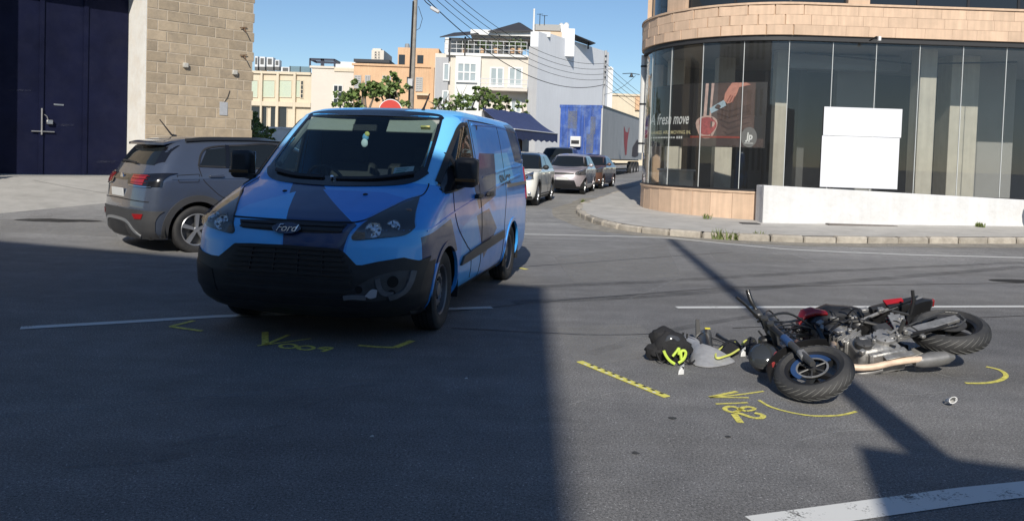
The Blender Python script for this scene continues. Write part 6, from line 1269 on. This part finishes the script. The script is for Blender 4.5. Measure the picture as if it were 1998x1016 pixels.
# swing arm, chain, rear shock
for y in (.115, -.115):
    mb = MB(); mb.hexa([bp(-.11, y-.016+.03, .39), bp(.5, y-.018, .33), bp(.5, y+.018, .33), bp(-.11, y+.016+.03, .39)], [bp(-.11, y-.016+.03, .455), bp(.5, y-.018, .44), bp(.5, y+.018, .44), bp(-.11, y+.016+.03, .455)]); mb.build('swing_arm', ALU, bike, bevel=.006)
P = [bp(-.05, .16, .52), bp(.2, .15, .48), bp(.46, .135, .42), bp(.50, .135, .38), bp(.46, .135, .345), bp(.2, .15, .34), bp(-.05, .16, .32), bp(-.14, .16, .37), bp(-.14, .16, .47)]
q = resample([*P, P[0]], 60); me = MB().cbox((0, 0, 0), (.026, .012, .014), .003).mesh('chain_link', ALUD, 0)
for i in range(60): d = (q[(i+1) % 60]-q[i]); put('chain_link', me, bike, q[i], d.to_track_quat('X', 'Z').to_matrix())
MB().tube([bp(.42, .02, .50), bp(.26, .03, .74)], .028, 12).build('rear_shock', ALUD, bike); mb = MB(); mb.tube([bp(.42-.16*t/40+.042*math.cos(t*1.1), .02+.042*math.sin(t*1.1), .50+.24*t/40) for t in range(41)], .006, 6).build('shock_spring', MRED, bike)
# hugger, tail, number plate holder
mb = MB(); rows = [[bp(-.05+.325*math.cos(a), y+.03, .42+.325*math.sin(a)) for y in (-.09, -.05, 0, .05, .09)] for a in [rad(20+10*i) for i in range(9)]]; mb.slab(rows, lambda p, i, j: p+Vector((0, 0, .006))).build('rear_hugger', MBLACK, bike)
def loft(secs, n=14, sub=6):
    """closed rounded sections (centre, half width along y, half height along z, squareness) lofted"""
    P = []
    for i in range((len(secs)-1)*sub+1):
        k, t = divmod(i, sub); t /= sub
        a = secs[k]; b = secs[min(k+1, len(secs)-1)]; c = Vector(a[0]).lerp(Vector(b[0]), sst(t)); hw = a[1]+(b[1]-a[1])*sst(t); hh = a[2]+(b[2]-a[2])*sst(t)
        P.append([c+Vector((0, hw*math.copysign(abs(math.cos(u))**.75, math.cos(u)), hh*math.copysign(abs(math.sin(u))**.75, math.sin(u)))) for u in [2*PI*j/n for j in range(n)]])
    mb = MB(); mb.add([p for r in P for p in r], [(i*n+j, i*n+(j+1) % n, (i+1)*n+(j+1) % n, (i+1)*n+j) for i in range(len(P)-1) for j in range(n)]+[tuple(range(n)), tuple(range((len(P)-1)*n, len(P)*n))]); return mb
loft([(bp(.42, 0, .80), .13, .05), (bp(.25, 0, .79), .15, .055), (bp(.08, 0, .81), .12, .05), (bp(-.04, 0, .84), .09, .03)]).build('seat', MBLACK, bike)
loft([(bp(.02, 0, .80), .10, .05), (bp(-.10, 0, .84), .085, .04), (bp(-.20, 0, .86), .04, .02)]).build('tail_unit', MBLACK, bike)
MB().cbox(bp(-.21, 0, .86), (.03, .07, .03), .008).build('tail_lamp', REDL, bike)
MB().hexa([bp(.30, .14, .76), bp(.14, .14, .77), bp(.14, .15, .80), bp(.30, .15, .82)], [bp(.30, .155, .76), bp(.14, .155, .77), bp(.14, .165, .80), bp(.30, .165, .82)]).build('red_stripe', MRED, bike)
for s in (1, -1):
    MB().hexa([bp(.30, s*.13, .72), bp(.02, s*.12, .79), bp(-.06, s*.10, .85), bp(.30, s*.14, .79)], [bp(.30, s*.15, .72), bp(.02, s*.14, .79), bp(-.06, s*.12, .85), bp(.30, s*.16, .79)]).build('side_panel', MBLACK, bike, bevel=.006)
# tank and shrouds
loft([(bp(1.02, 0, .80), .07, .08), (bp(.93, 0, .86), .14, .12), (bp(.75, 0, .88), .16, .12), (bp(.55, 0, .84), .13, .09), (bp(.44, 0, .80), .10, .05)]).build('fuel_tank', MBLACK, bike)
mb = loft([(bp(1.08, .10, .82), .02, .035), (bp(1.01, .15, .86), .035, .055), (bp(.92, .16, .86), .03, .05), (bp(.82, .15, .82), .015, .03)]); mb.build('tank_shroud', MRED, bike)
mb = loft([(bp(1.10, -.10, .78), .03, .05), (bp(1.00, -.15, .83), .05, .09), (bp(.86, -.165, .82), .045, .09), (bp(.70, -.15, .78), .02, .04)]); mb.build('tank_shroud', MRED, bike)
MB().tube([bp(.62, 0, .955), bp(.62, 0, .97)], .035, 16).build('filler_cap', ALU, bike)
# frame
for s in (1, -1):
    MB().tube([bp(1.08, 0, .90), bp(.95, s*.10, .76), bp(.62, s*.14, .64), bp(.46, s*.12, .52), bp(.47, s*.11, .36)], .019, 8).build('frame_tube', MBLACK, bike)
    MB().tube([bp(1.10, 0, .78), bp(.98, s*.10, .62), bp(.84, s*.12, .56)], .016, 8).build('frame_tube', MBLACK, bike); MB().tube([bp(.62, s*.14, .64), bp(.30, s*.12, .74), bp(-.10, s*.07, .86)], .014, 8).build('subframe_tube', ALU, bike)
    for a, b in (((.95, .76), (.92, .60)), ((.92, .60), (.78, .69)), ((.78, .69), (.66, .56))): MB().tube([bp(a[0], s*.115, a[1]), bp(b[0], s*.125, b[1])], .011, 6).build('frame_strut', MBLACK, bike)
    # footrest hangers stand up on the upper side
    MB().hexa([bp(.36, s*.15, .40), bp(.47, s*.15, .36), bp(.47, s*.17, .36), bp(.36, s*.17, .40)], [bp(.30, s*.16, .58), bp(.40, s*.16, .60), bp(.40, s*.18, .60), bp(.30, s*.18, .58)]).build('footrest_hanger', ALU, bike, bevel=.004)
    MB().tube([bp(.44, s*.17, .37), bp(.42, s*.29, .36)], .016, 8).build('footrest', ALUD, bike); MB().tube([bp(.22, s*.15, .56), bp(.19, s*.28, .58), bp(.18, s*.36, .62)], .014, 8).build('pillion_footrest', MBLACK, bike); MB().tube([bp(.30, s*.14, .68), bp(.22, s*.16, .56)], .013, 6).build('hanger_stay', ALUD, bike)
MB().tube([bp(.36, .17, .32), bp(.22, .24, .24), bp(.14, .27, .22)], .013, 8).build('side_stand', MBLACK, bike)
MB().tube([bp(.43, .19, .40), bp(.55, .20, .34), bp(.58, .24, .34)], .009, 6).build('gear_lever', ALU, bike)
# engine
eng = MB().cbox(bp(.66, 0, .37), (.36, .27, .24), .03).build('engine', ALU, bike, bevel=.01)
MB().lathe([(0, .0), (.09, 0), (.105, -.015), (.11, -.05)], 26, bp(.60, .185, .37), 'y').build('clutch_cover', ALU, eng) if False else None
for x, z, r, m_ in ((.57, .37, .088, ALU), (.76, .35, .072, ALUD)):
    mb = MB(); mb.tube([bp(x, .12, z), bp(x, .165, z), bp(x, .172, z)], [r, r, r*.82], 26); mb.build('engine_cover', m_, eng)
    for k in range(6): a = 2*PI*k/6; MB().tube([bp(x+r*.88*math.cos(a), .165, z+r*.88*math.sin(a)), bp(x+r*.88*math.cos(a), .178, z+r*.88*math.sin(a))], .007, 6).build('cover_bolt', ALUD, eng)
Rt = Matrix.Rotation(rad(28), 3, 'Y')
MB().cbox(bp(.80, 0, .56), (.20, .22, .20), .015, M=Rt).build('cylinder', ALU, eng)
for k in range(5): MB().cbox(bp(.80, 0, .56)+Rt @ Vector((0, 0, -.075+.036*k)), (.225, .245, .012), .003, M=Rt).build('cooling_fin', ALU, eng)
MB().cbox(bp(.86, 0, .69), (.19, .23, .08), .02, M=Rt).build('cylinder_head', ALUD, eng)
MB().cbox(bp(.62, .02, .235), (.30, .20, .05), .012).build('oil_sump', ALU, eng); MB().tube([bp(.93, .05, .36), bp(.97, .05, .36)], .035, 14).build('oil_filter', MBLACK, eng)
for k in range(4): MB().cbox(bp(.52+.085*k, 0, .237), (.012, .24, .035), .003).build('sump_rib', ALU, eng)
MB().cbox(bp(.50, .10, .50), (.14, .10, .12), .02).build('starter_housing', ALUD, eng); MB().cbox(bp(.60, .05, .66), (.16, .16, .10), .02).build('throttle_body', MBLACK, eng)
rd = MB().cbox(bp(1.0, 0, .60), (.04, .30, .22), .008, M=Matrix.Rotation(rad(-14), 3, 'Y')).build('radiator', MBLACK, bike)
for k in range(9): MB().cbox(bp(1.02, 0, .51+.022*k), (.012, .27, .006), .001, M=Matrix.Rotation(rad(-14), 3, 'Y')).build('radiator_fin', ALU, rd)
# exhaust along the belly
ex = MB().tube(spline([bp(.92, .06, .52), bp(1.0, .07, .36), bp(.95, .06, .22), bp(.80, .05, .175), bp(.62, .06, .165), bp(.45, .05, .16), bp(.34, .02, .17)], 30), [.026]*31, 14).build('exhaust_header', GOLD, bike)
MB().tube(spline([bp(.90, -.05, .52), bp(.97, -.05, .38), bp(.90, -.03, .225), bp(.70, .0, .18)], 20), [.024]*21, 12).build('exhaust_header', MUF, bike)
loft([(bp(.44, .02, .165), .032, .028), (bp(.38, .01, .17), .05, .045), (bp(.26, 0, .175), .055, .06), (bp(.16, .0, .165), .05, .045), (bp(.10, 0, .155), .02, .018)]).build('muffler', MUF, bike); MB().cbox(bp(.56, .10, .185), (.24, .008, .05), .003).build('heat_shield', ALU, bike)
# loose hoses over the engine
for i in range(7):
    a = bp(random.uniform(.3, 1.0), random.uniform(.08, .16), random.uniform(.45, .75)); b = a+Vector((random.uniform(-.35, .35), random.uniform(-.02, .06), random.uniform(-.2, .2))); m_ = a.lerp(b, .5)+Vector((0, random.uniform(.04, .1), 0)); MB().tube(spline([a, m_, b], 12), .006, 6).build('loose_hose', MBLACK, bike)
tp_ = at(1490, 636, 5.95)
for i in range(34):
    x, z = random.uniform(.25, .98), random.uniform(.24, .74); y = .15+random.uniform(-.02, .03); k = random.random(); m_ = ALU if k < .5 else (ALUD if k < .75 else MBLACK)
    if k < .6: MB().cbox(bp(x, y, z), (random.uniform(.02, .075), random.uniform(.02, .05), random.uniform(.02, .06)), .005, M=Matrix.Rotation(random.uniform(-.6, .6), 3, 'Y')).build('engine_fitting', m_, eng)
    else: d = Vector((random.uniform(-.08, .08), random.uniform(-.01, .03), random.uniform(-.07, .07))); MB().tube([bp(x, y, z), bp(x, y, z)+d], random.uniform(.007, .016), 8).build('engine_fitting', m_, eng)
for i in range(9):
    a = bp(random.uniform(.95, 1.1), random.uniform(.02, .14), random.uniform(.6, .88)); b = Wl(tp_+Vector((random.uniform(-.05, .12), random.uniform(-.12, .1), random.uniform(-.12, .06)))); m_ = a.lerp(b, .5)+Vector((0, random.uniform(-.04, .12), random.uniform(-.08, .08))); MB().tube(spline([a, m_, b], 14), random.choice((.005, .007, .01)), 6).build('wiring_loom', MBLACK, bike)
# front end, snapped off the frame: fork, yokes, bars, headlamp (placed where they lie)
ax = (tp_-fw_c); dirf = ax.normalized(); side = fn
for s in (1, -1):
    a = fw_c+side*(.085*s); b = a+dirf*.27; c = a+dirf*.66
    MB().tube([Wl(a-dirf*.03), Wl(a), Wl(b)], [.022, .027, .026], 12).build('fork_slider', ALUD if s > 0 else MBLACK, bike)
    MB().tube([Wl(b), Wl(b+dirf*.10)], .031, 12).build('fork_seal', BLUEA, bike); MB().tube([Wl(b), Wl(c)], .023, 12).build('fork_tube', MBLACK, bike)
    cc = Wl(a+dirf*.10+fn*.0); MB().cbox(cc, (.06, .05, .09), .012).build('brake_caliper', ALU, bike)
ctr = fw_c+dirf*.56
for d in (.0, .16): q = ctr+dirf*d*.6; MB().tube([Wl(q-side*.12), Wl(q+side*.12)], .026, 10).build('fork_yoke', ALUD, bike)
MB().tube([Wl(ctr), Wl(ctr+dirf*.16)], .02, 10).build('steering_stem', ALU, bike)
MB().tube(spline([atl(1500, 655, 5.9), atl(1486, 625, 5.95), atl(1475, 603, 6.0), atl(1465, 585, 6.02), atl(1459, 566, 6.05)], 16), [.014]*10+[.019]*7, 10).build('handlebar', MBLACK, bike)
MB().tube(spline([atl(1484, 622, 5.95), atl(1468, 608, 5.9), atl(1452, 592, 5.85), atl(1437, 580, 5.82)], 12), [.011]*13, 8).build('brake_lever', MBLACK, bike); MB().cbox(atl(1478, 612, 5.97), (.06, .05, .09), .012).build('master_cylinder', ALUD, bike)
MB().tube(spline([atl(1490, 640, 5.9), atl(1500, 605, 6.2), atl(1540, 650, 6.1), atl(1570, 668, 5.7), atl(1590, 690, 5.45)], 24), .007, 6).build('brake_hose', MBLACK, bike); MB().tube(spline([atl(1486, 628, 5.95), atl(1510, 640, 6.1), atl(1550, 640, 6.3), atl(1610, 640, 6.3)], 24), .007, 6).build('control_cable', MBLACK, bike)
MB().tube(spline([atl(1480, 645, 5.95), atl(1495, 660, 5.9), atl(1520, 655, 6.0), atl(1560, 660, 6.2)], 20), .008, 6).build('control_cable', MBLACK, bike)
hp = at(1490, 697, 5.72); hq = (Vector((-.3, -.6, .55))).normalized().to_track_quat('Z', 'Y').to_matrix(); HQ = (MINV.to_3x3()*BS) @ hq
hd = MB().lathe([(0, -.12), (.06, -.11), (.10, -.06), (.115, .0), (.112, .03), (.10, .035)], 26, Wl(hp), 'z', 0, HQ).build('headlamp_shell', MBLACK, bike)
MB().lathe([(.105, .03), (.09, .05), (.05, .066), (0, .07)], 26, Wl(hp), 'z', 0, HQ).build('headlamp_glass', M_('smoked_lens', (.035, .038, .04), .12, coat=.6), hd)
MB().cbox(atl(1500, 668, 5.9), (.16, .12, .07), .02).build('instrument', MBLACK, bike); MB().tube([atl(1516, 690, 5.6), atl(1505, 712, 5.45)], .02, 8).build('indicator', M_('indicator_red', (.35, .05, .05), .4), bike)
mb = MB(); rows = []
for i in range(9):
    a = rad(150+14*i); ux = Q1.normalized() if False else (dirf-fn*dirf.dot(fn)).normalized(); vy = fn.cross(ux); rows.append([Wl(fw_c+(ux*math.cos(a-rad(200))+vy*math.sin(a-rad(200)))*(FR+.02)+fn*(h_*.06)) for h_ in (-1, -.5, 0, .5, 1)])
mb.slab(rows, lambda p, i, j: p*1.0+Vector((0, 0, .004))).build('front_mudguard', MBLACK, bike)

# ================================================================== what lies around it
NEON = M_('neon_trim', (.55, .72, .10), .6); FAB = M_('black_fabric', (.014, .014, .016), .85, n=.3, ns=20., b=.5, bs=60.); WHP = M_('white_plastic', (.68, .68, .67), .5)
def blob(c, r, sc, seed, n=20, amp=.25, m=0):
    mb = MB(); rows = []
    for i in range(n//2+1):
        a = PI*i/(n//2); row = []
        for j in range(n):
            b = 2*PI*j/n; d = Vector((math.sin(a)*math.cos(b), math.sin(a)*math.sin(b), -math.cos(a))); k = r*(1+amp*mnoise.noise(d*1.8+Vector((seed, seed*2, 0)))); p = Vector((d.x*sc[0]*k, d.y*sc[1]*k, d.z*sc[2]*k)); p.z = max(p.z, -c[2]+.003); row.append(Vector(c)+p)
        rows.append(row+[row[0]])
    return mb.grid(rows)
def gw(px, py, z=0.): return gp(px, py, z)
Z3 = lambda x, y: (1270+x/7.992, 630+y/7.992)
c = gw(*Z3(300, 590)); t = thing('riding_boot', 'crumpled black item with neon green piping, leftmost of the debris', 'debris', (c.x, c.y, 0))
blob((0, 0, .10), .13, (1.05, .85, 1.0), 3.1).build('shell', FAB, t); blob((-.06, .04, .17), .09, (1.1, .8, .9), 5.2).build('upper', FAB, t)
for k_, (bx_, by_, bz_, br_) in enumerate(((.10, .02, .09, .075), (-.12, -.02, .08, .07), (.04, -.05, .13, .06), (-.02, .10, .10, .08))): blob((bx_, by_, bz_), br_, (1.1, .9, .8), 7.3+k_, 16, .5).build('crumpled_fold', FAB, t)
blob((.0, -.055, .165), .065, (1.0, .5, .8), 2.2, 16, .15).build('visor', M_('smoked_visor', (.06, .062, .066), .15, coat=.5), t)
for k_ in range(5): a_ = random.uniform(-.13, .1); MB().tube(spline([(a_, -.09, .05+.02*k_), (a_+.03, -.13, .03), (a_+.07, -.11, .01+.01*k_)], 8), .006, 6).build('loose_strap', FAB, t)
def onw(px, py, o=c, dz=0.): q = at(*Z3(px, py), o.y-.155+dz)-Vector((o.x, o.y, 0)); return q
MB().tube(spline([onw(200, 430), onw(230, 500), onw(290, 580), onw(370, 635)], 14), .0115, 6).build('neon_piping', NEON, t)
MB().tube(spline([onw(430, 620), onw(510, 560), onw(545, 470), onw(520, 430), onw(470, 450), onw(475, 560)], 18), .0115, 6).build('neon_piping', NEON, t); MB().tube(spline([onw(340, 515), onw(400, 440), onw(440, 390), onw(435, 490)], 12), .010, 6).build('neon_piping', NEON, t)
MB().cbox(onw(275, 250, dz=.16), (.13, .03, .02), .006).build('reflective_strip', WHP, t); MB().tube(spline([onw(350, 260, dz=.15), onw(430, 330, dz=.12), onw(520, 400, dz=.1)], 8), .022, 8).build('black_strut', MBLACK, t)
def sheet(name, label, cat, outline, mat, h, th=.006, curl=.0, off=(0, 0)):
    """curved plastic panel lying on the road: outline in picture points, raised along its middle"""
    P = [gw(*Z3(x, y), .0) for x, y in outline]; c = sum(P, Vector())/len(P); t = thing(name, label, cat, (c.x, c.y, 0)); mb = MB(); R3 = []
    N = 40; B = resample([*P, P[0]], N)[:N]
    for k in (1., .8, .55, .3, .08): R3.append([Vector(((p.x-c.x)*k, (p.y-c.y)*k, .012+h*(1-k**2.2)+curl*max(0, (p.y-c.y))*k)) for p in B]); R3[-1].append(R3[-1][0])
    mb.slab(R3, lambda p, i, j: p-Vector((0, 0, th))); mb.build('panel', mat, t); return t, c
GREYF = M_('scuffed_grey_plastic', (.33, .335, .35), .5, n=.35, ns=7., dirt=(.36, .36, .36), dirt_amt=.5, dirt_s=12.)
t, c = sheet('mudguard', 'scuffed grey curved mudguard lying among the debris', 'debris', [(375, 215), (470, 215), (620, 240), (700, 330), (800, 460), (960, 540), (1200, 570), (1340, 610), (1210, 660), (1000, 700), (850, 705), (700, 680), (625, 630), (600, 520), (550, 420), (460, 320)], GREYF, .075, .006, .0)
for x, y in ((500, 150), (560, 170)): MB().tube([at(*Z3(x, y+70), c.y+.1)-Vector((c.x, c.y, 0)), at(*Z3(x+5, y-5), c.y+.1)-Vector((c.x, c.y, 0))], .007, 6).build('mounting_lug', MBLACK, t)
t, c = sheet('fairing_piece', 'dark fairing piece with a yellow tag behind the grey mudguard', 'debris', [(670, 330), (740, 250), (850, 215), (940, 240), (970, 380), (950, 500), (860, 520), (760, 440)], MBLACK, .10, .006, .14)
MB().cbox((.02, .02, .145), (.045, .03, .01), .003).build('yellow_tag', M_('tag_yellow', (.7, .62, .05), .6), t); MB().hexa([(-.06, .06, .06), (-.02, .06, .06), (-.02, .09, .06), (-.06, .09, .06)], [(-.06, .10, .20), (-.03, .10, .20), (-.03, .12, .20), (-.06, .12, .20)]).build('bracket', MBLACK, t)
def pad(name, label, pts, piping):
    t, c = sheet(name, label, 'debris', pts, FAB, .06, .02, .05)
    q = [gw(*Z3(x, y), .055)-Vector((c.x, c.y, 0)) for x, y in piping]; MB().tube(spline(q, 30), .0085, 6).build('yellow_piping', M_('pale_yellow_trim', (.72, .74, .16), .6), t); return t, c
pad('protector_pad', 'black oval pad edged in yellow beside the grey mudguard', [(1000, 560), (1010, 480), (1080, 390), (1200, 330), (1330, 310), (1400, 380), (1380, 480), (1250, 540), (1100, 590)], [(1310, 300), (1200, 330), (1090, 395), (1020, 460), (1010, 530), (1060, 545), (1150, 520), (1260, 480), (1370, 410)])
pad('protector_pad', 'black pad edged in yellow against the motorcycle headlamp', [(1420, 420), (1450, 320), (1540, 270), (1640, 300), (1680, 400), (1600, 480), (1480, 500)], [(1420, 330), (1470, 280), (1560, 260), (1600, 290)])
for i, (x, y, lb) in enumerate(((465, 800, 'white plastic splinter in front of the neon piped item'), (1430, 520, 'white plastic bit beside the yellow edged pads'))):
    q = gw(*Z3(x, y)); t = thing('plastic_splinter', lb, 'debris', (q.x, q.y, 0)); MB().hexa([(-.025, -.03, .005), (.02, -.01, .005), (.03, .02, .005), (-.005, .015, .005)], [(-.02, -.02, .03), (.02, .0, .07), (.03, .03, .075), (0, .025, .05)]).build('body', WHP, t); MB().cbox((.012, -.004, .05), (.016, .008, .02), .003).build('slot', MBLACK, t)
for lb, P in (('thin black lever lying behind the yellow edged pad', [(1040, 180), (1130, 240), (1260, 300)]), ('short black strut lying behind the dark fairing piece', [(930, 230), (1040, 260), (1130, 300)])):
    q = [gw(*Z3(*p), .02) for p in P]; t = thing('broken_lever', lb, 'debris', (q[0].x, q[0].y, 0)); MB().tube([p-t.location for p in q], [.014, .011, .008] if 'thin' in lb else .005, 8).build('rod', MBLACK, t); MB().ball(q[0]-t.location, .018, 8).build('ball_end', MBLACK, t)
q = gw(1853, 790); t = thing('crushed_cup', 'small crushed white cup on the road right of the motorcycle', 'litter', (q.x, q.y, 0)); Mq = Matrix.Rotation(rad(70), 3, 'X') @ Matrix.Rotation(.5, 3, 'Z')
MB().lathe([(.018, -.03), (.02, -.028), (.027, .02), (.026, .035), (.022, .03)], 9, (0, 0, .032), 'z', 0, Mq @ Matrix.Diagonal((1.1, .7, 1)).to_3x3()).build('cup', WHP, t); MB().lathe([(.029, .033), (.029, .04), (.024, .04)], 9, (0, 0, .032), 'z', 0, Mq @ Matrix.Diagonal((1.1, .7, 1)).to_3x3()).build('rim', WHP, t)
# forensic scale laid beside the wreck
a, b = gw(1131, 706), gw(1301, 775); d = (b-a); L_ = d.length; t = thing('scale_strip', 'yellow measuring strip with black dashes left of the sprayed arrow', 'measuring strip', (a.x, a.y, 0), math.atan2(d.y, d.x))
MB().box((L_/2, 0, .006), (L_, .055, .004)).build('strip', M_('strip_yellow', (.72, .66, .14), .6, n=.08), t, 0)
for i in range(10): MB().box((L_*(.14+.088*i), .012, .0092), (L_*.034, .02, .001)).build('black_dash', BLACKPL, t, 0); MB().box((L_*(.10+.088*i), -.018, .0092), (L_*.03, .014, .001)).build('white_dash', M_('dash_white', (.7, .7, .68), .6), t, 0)
# litter specks on the shaded road
for i, (x, y) in enumerate(((726, 851), (910, 738))): q = gw(x, y); t = thing('glass_chip', 'small pale chip on the shaded road left of centre' if i == 0 else 'tiny pale chip on the shaded road near the van wheel', 'debris', (q.x, q.y, 0)); MB().hexa([(-.012, -.008, .001), (.012, -.006, .001), (.006, .01, .001)], [(-.008, -.006, .007), (.008, -.004, .008), (.004, .007, .006)]).build('chip', WHP, t)
# weeds along the kerb
def weed(label, px, py, h, n, mat=None, dz=0.):
    q = gpt(px, py, dz); t = thing('kerb_weed', label, 'plant', q, group='weeds along the kerb'); mb = MB()
    for _ in range(n):
        a = random.uniform(0, 2*PI); l = h*random.uniform(.5, 1.1); o = Vector((random.gauss(0, h*.35), random.gauss(0, .05), 0)); k = Vector((math.cos(a)*l*.5, math.sin(a)*l*.5, l)); s_ = Vector((-math.sin(a), math.cos(a), 0))*.012
        mb.add([o-s_, o+s_, o+k*.6+s_*.8, o+k, o+k*.6-s_*.8], [(0, 1, 2, 3, 4)])
    mb.build('blades', mat or M_('weed_green', (.13, .16, .045), .7, n=.4, ns=8.), t, 0); return t
for px, py, h, n, lb in ((1406, 467, .22, 46, 'tuft of weeds left of the pair before the white wall'), (1432, 468, .16, 50, 'low spreading tuft of weeds before the stone plinth'), (1480, 468, .2, 50, 'tuft of weeds below the left end of the white wall'), (1378, 427, .14, 30, 'small weed at the foot of the stone plinth'), (1914, 443, .12, 60, 'dark clump of weeds at the foot of the white wall'), (1137, 396, .14, 40, 'dry weed at the pavement tip by the parked cars')):
    weed(lb, px, py, h, n, dz=.13 if px in (1378, 1914) else 0)
# litter bin cut by the right edge of the picture
q = Vector((12.42, 18.55, 0)); q.z = pz(q.x, q.y); t = thing('litter_bin', 'rounded grey litter bin on a post at the right picture edge', 'litter bin', q)
MB().tube([(0, 0, 0), (0, 0, .35)], .05, 10).build('post', FRAME_D, t); MB().lathe([(0, .2), (.1, .22), (.17, .34), (.19, .5), (.17, .6), (.10, .63)], 20).build('bowl', M_('bin_grey', (.16, .17, .20), .5), t); MB().lathe([(0, 0), (.13, 0), (.13, .03), (0, .05)], 16).build('foot', FRAME_D, t)
c = gpt(1992, 549); n = 20; MB().add([(c.x+.45*math.cos(a), c.y+.16*math.sin(a), gz(c.x, c.y)+.006) for a in [2*PI*i/n for i in range(n)]], [tuple(range(n))]).build('dark_patch', worn('dark_oval', (.03, .03, .03), .8, 4., .4), road, 0)  # flat dark oval on the road surface
